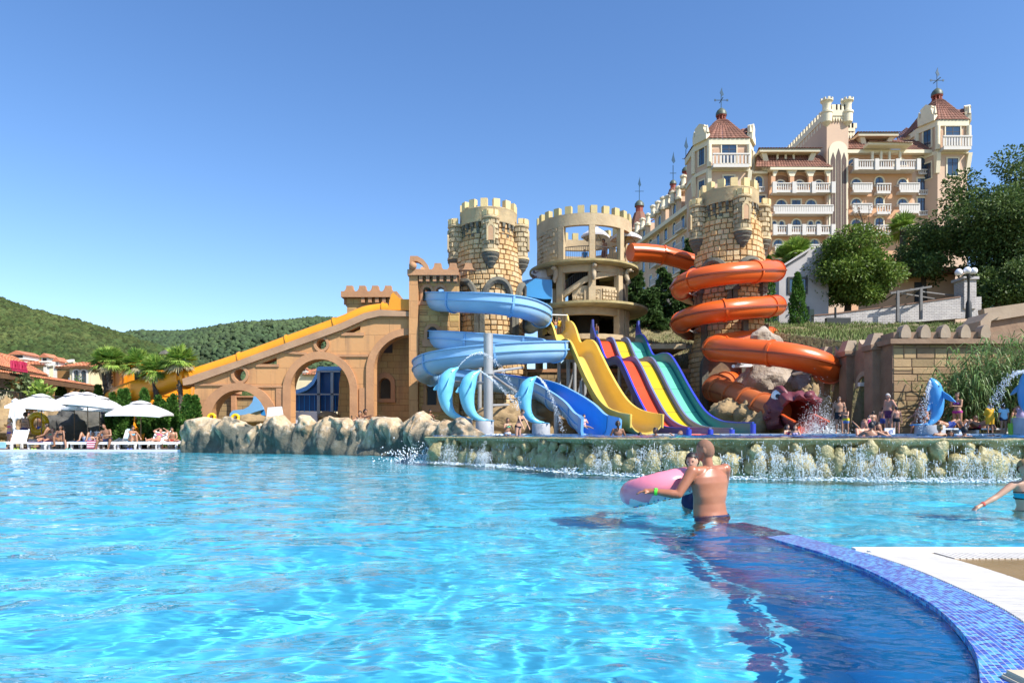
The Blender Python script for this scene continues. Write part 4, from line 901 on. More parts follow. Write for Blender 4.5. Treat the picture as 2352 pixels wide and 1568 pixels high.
ctrl=ps('Z3',[(790,640,50.2),(700,655,51.2),(520,690,51.5),(300,705,50.5),(140,715,48.3),(108,722,46.2),(150,728,43.8),(300,735,42.2),(480,743,41.5),(640,765,41.8),(740,800,43.2),(772,832,45.2),(720,860,48),(600,880,50),(400,905,50.8),(220,930,49.6),(120,945,47.5),(115,955,45.4),(190,962,43.6),(350,975,42.6),(560,992,42.2),(740,1005,41.8),(835,1014,41.0),(868,1022,39.9),(840,1030,38.9),(740,1035,38.2),(560,1045,37.7),(330,1068,37.7),(150,1098,38.6),(70,1135,40.2),(75,1165,41.9),(150,1182,42.8),(300,1192,42.8),(480,1212,42),(640,1238,40.3),(780,1272,38),(900,1335,35.6),(1000,1405,33.4),(1060,1470,31.6),(1090,1490,30.9)])
bpath=resample(smooth_path(ctrl,6),.3);nB=len(bpath)
t=thing('blue_slide','light blue open trough slide spiralling round the left stone tower','water slide',(TL,44,1))
def troughs(path,w,d,wl,wr,mo,mi,parent,rim,names=('outer_shell','channel')):
 n=len(path)
 op=[(-w-.10,wl-.05),(-w-.10,wl),(-w,wl)]+[(-w*cos(pi*k/12),-d*sin(pi*k/12))for k in range(13)]+[(w,wr),(w+.10,wr),(w+.10,wr-.05),(w+.045,wr-.05)]+[((w+.045)*cos(pi*k/12),-(d+.045)*sin(pi*k/12))for k in range(13)]+[(-w-.045,wl-.05)]
 b=MB();fr=frames(path)
 iw=[(-w,wl-.001)]+[(-w*cos(pi*k/12),-d*sin(pi*k/12))for k in range(13)]+[(w,wr-.001)]
 ow=[(-w-.045,wl-.05)]+[(-(w+.045)*cos(pi*k/12),-(d+.045)*sin(pi*k/12))for k in range(13)]+[(w+.045,wr-.05)]
 b.sweep(path,iw,closed=False,fr=fr);b.build(names[1],mi,parent,60)
 b=MB();b.sweep(path,ow[::-1],closed=False,fr=fr);b.build(names[0],mo,parent,60)
 b=MB()
 for s,h in((-1,wl),(1,wr)):b.sweep(path,[(s*w,h-.06),(s*(w+.13),h-.06),(s*(w+.13),h),(s*w,h)],fr=fr)
 b.build('rim',rim,parent,40)
 return ow
M_bluerim=plastic('blue_rim_plastic',(.20,.44,.74))
ow=troughs(bpath,.62,.60,.52,.52,M_blue,M_blue_in,t,M_bluerim)
rp_=lambda o_,e=.10:[(a*(1+e),(b_-e*.8)if b_<0 else b_)for a,b_ in o_]
ribs(bpath,3.6,0,0,.12,M_bluerim,t,'flange',prof=rp_(ow)+ow[::-1])
b=MB()
for s in(-1,1):b.sweep(bpath,[(s*.66,.0),(s*.75,.0),(s*.75,.06),(s*.66,.06)])
b.build('side_seam',M_bluerim,t,40)
b=MB();e=bpath[-1];fr=frames(bpath);p,tt,sd,up=fr[-1]
endp=[p+tt*(i*.25)for i in range(5)]
def ep(i):k=i/4;w=.64+.18*k;return[(-w,.55+.05*k)]+[(-w*cos(pi*q/10),-(.62-.1*k)*sin(pi*q/10))for q in range(11)]+[(w,.55+.05*k),(w+.12,.5)]+[((w+.12)*cos(pi*q/10),-(.7-.05*k)*sin(pi*q/10))for q in range(11)]+[(-w-.12,.5)]
b.sweep(endp,ep);b.build('outlet',M_bluepale,t,50)
b=MB();x0,x1=WX('Z3',735,49.5),WX('Z3',838,49.5);zt0,zb0=WZ('Z3',595,49.5),WZ('Z3',718,49.5)
b.plate([[(x0,zt0),(x1,zt0-.1),(x1,zb0),(x0+.6,zb0),(WX('Z3',655,49.5),zb0+.25),(WX('Z3',655,49.5),WZ('Z3',648,49.5))]],49.3,49.36);b.plate([[(x0,zt0),(x1,zt0-.1),(x1,zb0),(x0+.6,zb0),(WX('Z3',655,49.5),zb0+.25),(WX('Z3',655,49.5),WZ('Z3',648,49.5))]],50.9,50.96);b.box(x0-.5,x1,49.36,50.9,zb0+.1,zb0+.2);b.build('entry_box',plastic('mid_blue_plastic',(.06,.30,.62)),t)
t=thing('steel_mast','thick grey steel mast standing before the blue slide with side arms','mast',W('Z3',452,1470,34))
b=MB();q=W('Z3',452,1470,34);b.cyl((q.x,q.y,0),.30*.78,.98,WZ('Z3',925,34),18);b.build('pole',M_steel,t,40)
b=MB();zz=WZ('Z3',1160,34);b.tube([(q.x,q.y,zz),W('Z3',660,1130,38)],.07,8);b.tube([(q.x,q.y,WZ('Z3',1360,34)),W('Z3',640,1355,38)],.07,8);b.tube([(q.x,q.y,zz),W('Z3',640,1290,37)],.06,8);b.tube([(q.x,q.y,WZ('Z3',1225,34)),W('Z3',240,1215,41)],.07,8);b.cyl((q.x,q.y,0),.30,zz-.1,zz+.1,16);each(b,'arm',M_steel,t,40)
for x,y0,y1,Y,lb in((400,1130,1440,41,'thin grey steel post behind the tall mast under the blue slide'),(865,1370,1530,34,'short steel post under the blue slide chute')):
 b=MB();q=W('Z3',x,y1,Y);b.cyl((q.x,q.y,0),.13,.98,WZ('Z3',y0,Y),12);b.cyl((q.x,q.y,0),.22,.98,1.03,12);tag(b.build('steel_post',M_steel,None,40,org=(q.x,q.y,.98)),lb,'post')
M_tube=plastic('orange_tube_plastic',(.70,.115,.016),(.60,.10,.016),rough=.3);M_tubef=plastic('faded_orange_plastic',(.50,.13,.035),(.40,.10,.03),rough=.45)
t=thing('tube_slide','orange enclosed tube slide spiralling round the right stone tower','water slide',(TR,44,1))
ctrl=ps('Z4',[(205,412,50.2),(290,415,50.6),(400,428,51),(500,455,51),(600,480,51),(750,492,51.2),(900,503,50.6),(1010,512,49),(1043,519,46.6),(1015,521,44.2),(930,524,42.7),(800,533,42),(680,548,42.1),(570,572,43),(508,600,44.8),(500,625,46.8),(545,655,49),(650,680,50.6),(800,698,51.2),(930,708,50.6),(1015,714,49),(1045,719,46.6),(1015,723,44.2),(930,729,42.7),(800,741,42),(680,757,42.1),(570,782,43),(508,810,44.8),(500,835,46.8),(560,865,49.2),(680,885,50.6),(830,895,50.9),(950,898,50),(1010,900,48),(985,906,46),(900,915,44.6),(790,932,43.6),(705,950,42.4),(684,966,40.2),(735,972,38.3),(850,980,36.9),(960,988,36.1),(1100,1004,35.3),(1230,1030,35.1),(1325,1064,35.4),(1362,1098,36.6),(1325,1124,39.2),(1250,1134,42.2),(1120,1138,44.2),(960,1142,44.6),(820,1152,43.9),(720,1178,42),(695,1200,40.2),(730,1210,38.7),(800,1235,37.4),(900,1275,35.7),(1000,1315,34.0),(1060,1335,33.0)])
tp=resample(smooth_path(ctrl,6),.3)
def tubesect(path,r,m,name,seg=24):b=MB();b.tube(path,r,seg);return b.build(name,m,t,60)
cut=max(i for i,p in enumerate(tp)if p.y>43.0 and i>len(tp)*.6)
tubesect(tp[:cut+1],.66,M_tube,'tube');tubesect(tp[cut:],.67,M_tubef,'lower_tube')
ribs(tp[8:cut],3.9,.66,.07,.13,M_tube,t,'flange',None,24);ribs(tp[cut:],1.45,.67,.09,.13,M_tubef,t,'lower_flange',None,24)
b=MB()
for s in(-1,1):b.sweep(tp,[(s*.64,-.05),(s*.75,-.05),(s*.75,.05),(s*.64,.05)])
b.build('side_seam',mat('seam_orange',(.30,.05,.01),rough=.4),t,40)
b=MB()
for x,y,Y,dx in((560,655,45.5,1.2),(565,870,45.5,1.2),(960,580,44.3,-.8),(960,785,44.3,-.8)):
 q=W('Z4',x,y,Y);b.tube([q,q+V3(dx,.8,-.05)],.07,8);b.tube([q+V3(-.35,-.2,.12),q,q+V3(.25,-.3,.15)],.05,6)
for x,y,Y,x2 in((1210,1105,35.4,1120),(830,1055,37.5,920)):b.tube([W('Z4',x,y,Y),W('Z4',x2,y+15,41)],.09,8)
each(b,'bracket',M_steel,t,40)
b=MB();a=W('Z4',800,1068,37);b.tube([a,W('Z4',920,1066,40.2)],.09,8);b.build('support_arm',M_white,t,40)
M_maroon=mat('maroon_skin',(.17,.035,.045),(.10,.02,.03),vs=1.8,rough=.5,bump=.5,bs=4,dist=.08)
mf=W('Z4',1168,1350,31.3);p0=tp[-1];md=V3(.06,-.97,-.20).normalized()
ms=md.cross(V3(0,0,1)).normalized()*-1;mu=V3(0,0,1)-md*md.z;mu.normalize()
hd=thing('monster_head','maroon monster head with bulging white eye at the orange tube mouth','sculpture',(mf.x,mf.y,.98))
pb_=mf-md*1.9
secs=[(-.1,.70),(.25,.86),(.6,.98),(.95,1.06),(1.3,1.08),(1.6,1.04),(1.85,.98),(2.0,.90),(1.95,.80),(1.75,.74)]
b=MB();n_a=64;vs=[];fs=[]
for j,(d_,rr)in enumerate(secs):
 u_=min(1,d_/1.9);cc=p0 .lerp(mf,max(0,u_))if d_<1.9 else mf+md*(d_-1.9)
 for k in range(n_a+1):
  a=radians(-42+264*k/n_a);dirv=ms*cos(a)+mu*sin(a);top=max(0,sin(a));q_=dirv*2.0+V3(d_*1.4,3,1)
  lump=.20*noise.fractal(q_*1.2,1,2,4)+.10*(abs(noise.noise(q_*2.6))-.2)
  ridge=.16*math.exp(-((a-2.35)/.35)**2)*math.exp(-((d_-1.2)/.6)**2)+.14*math.exp(-((a-.8)/.3)**2)*min(1,d_/1.5)
  amp=min(1,d_/.6)*(1 if j<8 else .3)
  ext=(.34*top**2+.16*math.exp(-((a-.9)/.3)**2))*(max(0,d_-.9)if j<8 else 1.0)+.08*noise.noise(dirv*4)*(d_>1.5)
  vs.append(cc+dirv*(rr+(lump+ridge)*amp)+md*ext)
for j in range(len(secs)-1):
 for k in range(n_a):fs.append((j*(n_a+1)+k,j*(n_a+1)+k+1,(j+1)*(n_a+1)+k+1,(j+1)*(n_a+1)+k))
b.add(vs,fs)
for k in range(9):
 a=radians(R.uniform(150,205));dirv=ms*cos(a)+mu*sin(a);d_=R.uniform(.5,1.5);b.sphere(p0 .lerp(mf,d_/1.9)+dirv*(.98+.06*d_),(R.uniform(.06,.12),)*3,8,6)
for a in(.75,1.25):dirv=ms*cos(a)+mu*sin(a);b.sphere(mf+dirv*1.0+md*.28,(.21,.21,.17),10,8)
b.build('head',M_maroon,hd,70)
b=MB();rg=[(cos(radians(-44+268*k/28)),sin(radians(-44+268*k/28)))for k in range(29)]
b.sweep([p0,mf-md*.2],[(x*.66,y*.66)for x,y in rg]+[(x*.72,y*.72)for x,y in rg[::-1]],fr=[(p0,md,ms,mu),(mf-md*.15,md,ms,mu)]);b.build('throat',plastic('red_throat',(.16,.010,.008),(.11,.007,.006)),hd,50)
M_eye=mat('eye_white',(.80,.80,.80),var=.02,rough=.2);M_pup=mat('pupil_black',(.01,.012,.015),var=0,rough=.1)
for sgn in(-1,1):
 q=mf-md*.62+ms*(.66 if sgn<0 else .82)*sgn+mu*(.78 if sgn<0 else .55);ey=MB();ey.sphere(q,.33,20,14);eo=ey.build('eye',M_eye,hd,180)
 look=(ms*sgn*.5+md*.8+mu*.12).normalized();rot=look.to_track_quat('Z','Y').to_matrix()
 pb=MB();pb.sphere(q+look*.27,(.12,.12,.085),12,8,rot);pb.build('pupil',M_pup,eo,180)
 lid=MB();lid.tube([q-md*.35+ms*sgn*.12+mu*.1,q-md*.15+mu*.30,q+md*.15+mu*.36,q+md*.42+mu*.20-ms*sgn*.1,q+md*.5-mu*.08-ms*sgn*.22],[.12,.17,.17,.14,.1],8);lid.build('brow',M_maroon,hd,60)
b=MB();oo=resample([p0+md*.2,mf-md*.1,mf+md*.6-V3(0,0,.08),mf+md*1.35-V3(0,0,.12)],.3)
troughs(oo,.70,.58,.10,.10,M_maroon,plastic('red_orange_plastic',(.60,.06,.012)),hd,plastic('red_orange_rim',(.66,.09,.02)),('outlet_shell','outlet'))
b=MB();sc=W('Z4',1290,1455,30.6)
for k in range(4600):
 u_=abs(R.gauss(0,1));x=R.gauss(0,.55);a=Vector((sc.x+x,sc.y+R.gauss(0,.5),.92+abs(R.gauss(0,.55))*math.exp(-(x/.9)**2)*(1.0 if k%3 else 1.7)));r=R.uniform(.004,.015)
 b.sphere(a,(r,r,r*1.4),4,3)
for k in range(1100):x=R.gauss(0,.4);b.sphere((sc.x+x,sc.y+R.gauss(0,.4),.93+abs(R.gauss(0,.2))*math.exp(-(x/.6)**2)),R.uniform(.015,.05),5,3)
tag(b.build('splash',M_foam,None,180),'white splash of water below the monster mouth','splash',kind='stuff')
M_yel=plastic('yellow_plastic',(.74,.52,.11),(.66,.43,.07));M_yelo=plastic('amber_plastic',(.62,.33,.025),(.52,.26,.02))
A0,A1=V3(WX('Z3',872,46),46,0),V3(WX('Z3',1395,30.9),30.9,0)
def lane(prof,A0,A1):
 out=[]
 for Y,z in prof:u_=(A0 .y-Y)/(A0 .y-A1 .y);p=A0 .lerp(A1,u_);out.append(V3(p.x,p.y,z))
 return resample(smooth_path(out,6),.25)
t=thing('yellow_slide','wide yellow double-drop slide descending from the start tower into the upper pool','water slide',(5,38,1))
yp=lane([(46.6,7.75),(45.6,7.6),(44.8,7.15),(43.9,6.2),(43.2,5.8),(42.5,5.68),(41.5,5.68),(40.6,5.5),(39.6,4.8),(37.6,3.3),(35.6,2.05),(34,1.42),(32.4,1.12),(30.6,1.02)],A0,A1)
fry=[(p,t_,-s_,u_)for p,t_,s_,u_ in frames(yp)]
def yprof(i):
 k=max(0,(i-len(yp)+9)/9);hump=math.exp(-((yp[i].y-41.9)/1.3)**2);w=.68+.04*k;h=.95+.14*hump-.10*k;d=.55
 o_=[(-(w+.05)*cos(pi*q/12),d-(d+.06)*sin(pi*q/12))for q in range(13)];n_=[(-w*cos(pi*q/12),d-d*sin(pi*q/12)*(1 if q in(0,12)else 1))for q in range(13)]
 return[(-w-.12,h-.06),(-w-.12,h),(-w,h)]+n_+[(w,h),(w+.12,h),(w+.12,h-.06),(w+.05,h-.06)]+o_[::-1]+[(-w-.05,h-.06)]
b=MB();b.sweep(yp,yprof,fr=fry);b.build('channel',M_yel,t,35)
b=MB()
for s in(-1,1):p=yp[1];q=fry[1];b.plate([[(-.5,-.1),(.45,-.1),(.42,.6),(.1,1.15),(-.15,1.35),(-.28,1.3),(-.35,.7)]],-.05,.05,org=p+q[2]*.8*s+V3(0,0,.1),rz=math.atan2(q[1].y,q[1].x))
each(b,'entry_ear',M_yel,t);b=MB();b.tube([yp[1]+fry[1][2]*-.8+V3(0,0,1.35),yp[1]+fry[1][2]*.8+V3(0,0,1.35)],.035,8);b.build('grab_bar',M_white,t)
b=MB()
for s in(-1,1):q=fry[-1];b.tube([yp[-1]+q[2]*.76*s+V3(0,0,.25),yp[-1]+q[2]*.76*s+V3(0,0,.86)],[.05,.09],8)
each(b,'outlet_lip',M_yel,t,50)
def legs(path,ys_,w,name,m,parent,top=-.15):
 b=MB()
 for Yq in ys_:
  p=min(path,key=lambda v:abs(v.y-Yq))
  if p.z<1.8:continue
  for s in(-1,1):b.cyl((p.x+s*w,p.y,0),.12,.98,p.z+top,12)
  b.bar((p.x-w,p.y,p.z+top-.1),(p.x+w,p.y,p.z+top-.1),.16)
  if p.z>3:b.tube([(p.x-w,p.y,1.4),(p.x+w,p.y,p.z-.8)],.06,6)
 each(b,name,m,parent,40)
legs(yp,(43.6,41.5,38.8,36.2),.5,'support',M_steel,t)
M_red=plastic('red_lane',(.78,.08,.018),(.70,.06,.015));M_lyel=plastic('yellow_lane',(.72,.47,.01),(.64,.40,.01));M_turq=plastic('turquoise_lane',(.15,.60,.36),(.12,.52,.33));M_navy=plastic('navy_plastic',(.03,.045,.30),(.02,.03,.2));M_teal=plastic('teal_wall',(.01,.11,.13),(.01,.16,.17))
B0,B1=V3(WX('Z4',135,45),45,0),V3(WX('Z4',712,30.8),30.8,0)
rp2=lane([(45.8,7.12),(45.0,7.08),(44.4,6.82),(43.4,5.85),(42.8,5.46),(42.1,5.36),(41.1,5.36),(40.2,5.18),(39.2,4.5),(37.4,3.0),(35.6,1.75),(34,1.2),(32.5,1.03),(30.5,.98)],B0,B1)
t=thing('racer_slide','three lane slide in red, yellow and turquoise with navy walls','water slide',(8,38,1));fr3=[(p,t_,-s_,u_)for p,t_,s_,u_ in frames(rp2)];lw=1.02
for k,(m_,nm)in enumerate(((M_red,'red_lane'),(M_lyel,'yellow_lane'),(M_turq,'turquoise_lane'))):
 x0=-1.5*lw+k*lw;b=MB();b.sweep(rp2,[(x0+.08,.0),(x0+lw-.08,.0),(x0+lw-.08,-.06),(x0+.08,-.06)],fr=fr3);b.build(nm,m_,t,40)
 b=MB();L=0;last=0
 for i in range(1,len(rp2)):
  L+=(rp2[i]-rp2[i-1]).length
  if L-last>2.2:last=L;p,tt,sd,up=fr3[i];b.hexa([p+sd*(x0+.09)+up*.004-tt*.02,p+sd*(x0+lw-.09)+up*.004-tt*.02,p+sd*(x0+lw-.09)+up*.004+tt*.02,p+sd*(x0+.09)+up*.004+tt*.02]+[q+up*.004 for q in(p+sd*(x0+.09)+up*.004-tt*.02,p+sd*(x0+lw-.09)+up*.004-tt*.02,p+sd*(x0+lw-.09)+up*.004+tt*.02,p+sd*(x0+.09)+up*.004+tt*.02)])
 b.build('lane_joint',mat('joint_'+nm,tuple(x*.55 for x in m_.node_tree.nodes['Principled BSDF'].inputs['Base Color'].default_value[:3])if False else(.25,.12,.03)if k<2 else(.04,.22,.2)),t)
def rail_prof(x,h,w):return lambda i:[(x-w,-.12),(x+w,-.12),(x+w,h),(x+w*.5,h+.06),(x-w*.5,h+.06),(x-w,h)]
M_slate=plastic('slate_blue_rail',(.17,.22,.36),(.12,.16,.30))
for k in range(4):
 x=-1.5*lw+k*lw;b=MB();b.sweep(rp2,rail_prof(x,.20 if k<3 else .46,.06),fr=fr3);b.build('divider' if 0<k<3 else 'side_wall',M_slate if 0<k<3 else(M_navy if k==0 else M_teal),t,40)
M_royal=plastic('royal_blue_rim',(.035,.06,.52))
for k in range(4):
 x=-1.5*lw+k*lw;h_=.20 if k<3 else .46;b=MB();b.sweep(rp2,[(x-.055,h_+.045),(x+.055,h_+.045),(x+.055,h_+.095),(x-.055,h_+.095)],fr=fr3);b.build('rail_cap',M_royal if k in(0,3)else M_slate,t,40)
b=MB();b.sweep(rp2,[(-1.5*lw-.05,-.07),(1.5*lw+.05,-.07),(1.5*lw+.05,-.22),(-1.5*lw-.05,-.22)],fr=fr3);b.build('underside',M_navy,t,40)
b=MB()
for k in range(4):
 p,tt,sd,up=fr3[-1];x=-1.5*lw+k*lw;q=p+sd*x;b.tube([q+V3(0,0,-.15),q+V3(0,0,.22 if k<3 else .48)],.125,10)
each(b,'wall_end',plastic('royal_blue_rim2',(.04,.07,.50)),t,50)
for s in(-1,1):
 b=MB();p,tt,sd,up=fr3[2];b.plate([[(-.7,-.1),(.5,-.1),(.5,.35),(-.05,.95),(-.12,1.45),(-.3,1.45),(-.62,.85)]],-.06,.06,org=p+sd*(1.5*lw+.05)*s,rz=math.atan2(tt.y,tt.x));b.build('entry_wing',M_navy,t)
legs(rp2,(43.8,41,38.6,36.2),1.2,'support',M_steel,t,-.3)
M_under=brickmat('platform_blocks',(.36,.25,.12),(.29,.19,.09),(.09,.06,.035),.5,.28)
t=thing('platform_wall','tan block wall with dark openings beneath the slide start platform','wall',(6,46.8,1))
x0,x1=-1.8,16.6;zt=5.2;hh=[]
for x,w,a,b_ in((1.5,.9,1.6,3.3),(3.4,.7,2.4,4.1),(6.0,.6,1.0,3.0)):hh.append([(x,a),(x,b_),(x+w,b_),(x+w,a)])
b=MB();b.plate([[(x0,.5),(x1,.5),(x1,zt),(x0,zt)]]+hh,46.6,47.0);b.build('wall',M_under,t)
b=MB();b.box(x0,x1,46.5,47.2,zt,zt+.22);b.build('coping',M_trim,t)
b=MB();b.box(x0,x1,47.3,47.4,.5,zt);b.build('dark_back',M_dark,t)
b=MB()
for x,y,Y in((520,1320,46.3),(420,1310,46.3),(700,1290,46.2)):
 q=W('Z3',x,y,46.4);b.box(q.x-.7,q.x+.7,46.45,46.598,q.z-.8,q.z+.8)
 for sx in(-1,1):
  for sz in(-1,1):b.tube([q+V3(sx*(.32+.24*(1-k/20)*cos(k*.55)),.0,sz*(.38+.28*(1-k/20)*sin(k*.55)))for k in range(18)],.05,5)
b.build('scroll_panel',mat('panel_stone',(.34,.24,.13),rough=.9),t)
def crag(name,label,pts,m,cat='rock',seedo=0,org=None):
 b=MB()
 for(c,r)in pts:
  o=Vector((c.x*.3+seedo,c.y*.2,3.1));b.sphere(c,r,36,26,None,lambda d:1+.38*noise.fractal(d*1.7+o,1,2,4)+.14*(abs(noise.noise(d*3.3+o))-.2))
 return tag(b.build(name,m,None,50,org=org or pts[0][0]),label,cat)
M_crag=mat('crag_rock',(.46,.40,.33),(.22,.155,.10),vs=.9,rough=.9,bump=1,bs=3.5,dist=.15)
for pts,lb in(([(W('Z3',570,1470,36.5),(1.7,.8,.9)),(W('Z3',420,1490,36.8),(1.1,.7,.7)),(W('Z3',660,1440,37.2),(.8,.7,1.1))],'tan rock pile behind the dolphin statues under the blue slide'),([(W('Z3',800,1440,38),(1.6,1,1.2)),(W('Z3',930,1470,38),(1.2,1,.8))],'dark tan rocks behind the blue slide chute'),([(W('Z4',960,1420,33.5),(.9,.7,.8)),(W('Z4',900,1360,35),(.8,.8,.9)),(W('Z4',780,1345,36),(1.0,.8,.8))],'tan boulders under the lower orange tube'),([(W('Z3',1360,1480,37),(1.2,.8,.5)),(W('Z3',1530,1505,36),(.8,.6,.4)),(W('Z3',1180,1500,37.5),(1.0,.7,.5))],'low rocks under the yellow and racer slides')):
 crag('rock_pile',lb,pts,M_tanrock,'rocks',pts[0][0].x)
b=MB()
bc=W('Z4',1090,1130,39.5);n1,n2=54,34;vs=[];fs=[]
prof_=[(0,1.05),(.2,1.0),(.42,.9),(.62,.62),(.78,.50),(.9,.36),(1,.05)]
zlo,zhi=.5,WZ('Z4',828,39.5)
for j in range(n2+1):
 v=j/n2;zq=zlo+(zhi-zlo)*v;w=float(np.interp(v,[p[0]for p in prof_],[p[1]for p in prof_]));cxq=float(np.interp(v,[0,.45,.75,1],[WX('Z4',1110,39.5),WX('Z4',1075,39.5),WX('Z4',1030,39.5),WX('Z4',1000,39.5)]))
 for k in range(n1):
  a=2*pi*k/n1;d=V3(cos(a),sin(a),0);q=V3(cxq,40.1,zq)+V3(cos(a)*2.9*w,sin(a)*1.7*w,0);nn_=noise.fractal(q*.55,1,2,5)*.7+.25*noise.fractal(q*1.8,1,2,3);vs.append(q+d*nn_*min(1,.25+w))
for j in range(n2):
 for k in range(n1):fs.append((j*n1+k,j*n1+(k+1)%n1,(j+1)*n1+(k+1)%n1,(j+1)*n1+k))
fs.append(tuple(n2*n1+k for k in range(n1)));b.add(vs,fs);tag(b.build('crag',M_crag,None,35,org=(bc.x,40.1,.9)),'big grey brown rock crag inside the lower orange spiral','rock')
crag('boulder','upright tan boulder right of the monster head',[(W('Z4',1255,1345,33.6),(.75,.6,1.5)),(W('Z4',1290,1400,33.2),(.55,.5,.9))],M_tanrock,'rock',4)
t=thing('stone_arch','grey stone doorway arch at the foot of the right tower','arch',W('Z4',740,1180,43.2));q=W('Z4',745,1090,43.2)
b=MB();b.plate([arc(0,0,1.45,1.6,pi,0,14)+[(1.45,-2.6),(1.05,-2.6)]+arc(0,0,1.05,1.15,0,pi,14)+[(-1.05,-2.6),(-1.45,-2.6)]],-.3,.3,org=(q.x,q.y,q.z));b.build('arch',M_grey,t,40)
b=MB();b.plate([arc(0,0,1.05,1.15,pi,0,14)+[(1.05,-2.6),(-1.05,-2.6)]],.05,.25,org=(q.x,q.y,q.z));b.build('inset',mat('brown_inset',(.22,.14,.07),(.12,.08,.05),vs=3),t)
b4=lambda x,y,Y:W('B4',x,y,Y)
GZL=.12
def lounger(label,x,Y,wpx,back=.9,towel=None,group='white loungers along the left pool edge',rz=0):
 w=.95;t=thing('sun_lounger',label,'lounger',(x,Y,GZL),group,0)
 b=MB();b.box(x-w/2,x+w/2,Y,Y+1.35,GZL+.34,GZL+.40);b.box(x-w/2-.03,x-w/2+.05,Y-.02,Y+1.95,GZL+.30,GZL+.42);b.box(x+w/2-.05,x+w/2+.03,Y-.02,Y+1.95,GZL+.30,GZL+.42);b.box(x-w/2,x+w/2,Y-.04,Y,GZL+.28,GZL+.42);b.build('seat',M_white,t)
 b=MB();c,s=cos(back),sin(back)
 for i in range(7):u0,u1=.03+i*.11,.03+i*.11+.085;b.hexa([(x-w/2+.06,Y+1.33+u0*c,GZL+.38+u0*s),(x+w/2-.06,Y+1.33+u0*c,GZL+.38+u0*s),(x+w/2-.06,Y+1.36+u0*c,GZL+.38+u0*s),(x-w/2+.06,Y+1.36+u0*c,GZL+.38+u0*s),(x-w/2+.06,Y+1.33+u1*c,GZL+.38+u1*s),(x+w/2-.06,Y+1.33+u1*c,GZL+.38+u1*s),(x+w/2-.06,Y+1.36+u1*c,GZL+.38+u1*s),(x-w/2+.06,Y+1.36+u1*c,GZL+.38+u1*s)])
 for sx in(-1,1):b.bar((x+sx*(w/2-.05),Y+1.33,GZL+.38),(x+sx*(w/2-.05),Y+1.33+.84*c,GZL+.38+.84*s),.05)
 b.build('backrest',M_white,t)
 for sx in(-1,1):
  for yy in(.08,1.5):b=MB();b.hexa([(x+sx*w/2-.05,Y+yy,GZL),(x+sx*w/2+.05,Y+yy,GZL),(x+sx*w/2+.05,Y+yy+.12,GZL),(x+sx*w/2-.05,Y+yy+.12,GZL),(x+sx*w/2-.05,Y+yy-.05,GZL+.32),(x+sx*w/2+.05,Y+yy-.05,GZL+.32),(x+sx*w/2+.05,Y+yy+.12,GZL+.32),(x+sx*w/2-.05,Y+yy+.12,GZL+.32)]);b.build('leg',M_white,t)
 return t
LY=39.0
LX={}
for key,x0,x1,bk,lab in(('a',330,600,.85,'white plastic lounger under the woman with sunglasses'),('b',605,870,.1,'white plastic lounger under the long-haired woman in black bikini'),('c',885,1165,.95,'white plastic lounger under the sunbather with raised knees'),('d',1255,1490,.3,'white plastic lounger the bald man sits on'),('e',1515,1755,.1,'white plastic lounger under the woman hugging her knees'),('f',1795,2030,.95,'white plastic lounger under the sunbather with arms behind head'),('g',2045,2295,.1,'white plastic lounger under the cross-legged boy, nearest the cypresses')):
 x=WX('B4',(x0+x1)/2,LY);LX[key]=x;lounger(lab,x,LY,x1-x0,bk)
x=WX('B4',20,LY);LX['z']=x;lounger('empty white lounger with raised back at the left end of the row',x,LY,0,1.2)
x=WX('B4',160,41.2);lounger('white lounger of the second row under the dark lying sunbather',x,41.2,0,.2)
x=WX('B4',1120,42.0);lounger('white lounger with raised back behind the lying sunbathers',x,42.0,0,1.0)
x=WX('B4',1525,42.0);lounger('white lounger with pale blue towel over its back near the palms',x,42.0,0,1.1)
def cloth(name,label,c,sx,sy,sz,m,cat='towel',rot=None):
 b=MB();n=8;vs=[];fs=[]
 for k,zz in((0,0),(1,-.02)):
  for i in range(n+1):
   for j in range(n+1):
    u,v=i/n-.5,j/n-.5;p=V3(u*sx,v*sy,sz*(noise.noise(V3(u*3+c[0],v*3,c[1]))*.6)+zz);vs.append(Vector(c)+(rot@p if rot is not None else p))
 q=(n+1)**2
 for i in range(n):
  for j in range(n):a=i*(n+1)+j;fs.append((a,a+n+1,a+n+2,a+1));fs.append((q+a,q+a+1,q+a+n+2,q+a+n+1))
 for i in range(n):
  for a,b_ in(((i)*(n+1),(i+1)*(n+1)),((i+1)*(n+1)+n,i*(n+1)+n),(i+1,i),(n*(n+1)+i,n*(n+1)+i+1)):fs.append((a,b_,b_+q,a+q))
 b.add(vs,fs);return tag(b.build(name,m,None,60,org=c),label,cat)
M_ltblue=mat('light_blue_cloth',(.30,.58,.75),rough=.9);M_purple=mat('purple_cloth',(.14,.02,.22),rough=.9);M_blueT=mat('blue_cloth',(.04,.12,.5),rough=.9);M_yelring=plastic('yellow_vinyl',(.85,.52,.01),rough=.25)
RX=lambda a:Matrix.Rotation(a,3,'X')
cloth('towel','light blue towel hanging over the foot of the empty end lounger',(LX['z']-.05,LY-.08,GZL+.24),.7,.35,.04,M_ltblue,rot=RX(pi/2))
cloth('towel','pale blue towel draped over the raised lounger back near the palms',(WX('B4',1525,42.0),43.5,GZL+.85),.72,.8,.03,mat('pale_towel',(.55,.72,.78),rough=.9),rot=RX(1.1))
cloth('towel','purple towel under the woman with sunglasses',(LX['a'],LY+.6,GZL+.43),.86,1.3,.04,M_purple);cloth('towel','purple towel under the cross-legged boy',(LX['g']+.1,LY+.6,GZL+.43),.8,1.0,.04,M_purple);cloth('towel','blue towel under the sunbather with raised knees',(LX['c'],LY+.6,GZL+.43),.8,1.2,.04,M_blueT)
M_bagred=mat('striped_bag',(.55,.03,.10),rough=.8)
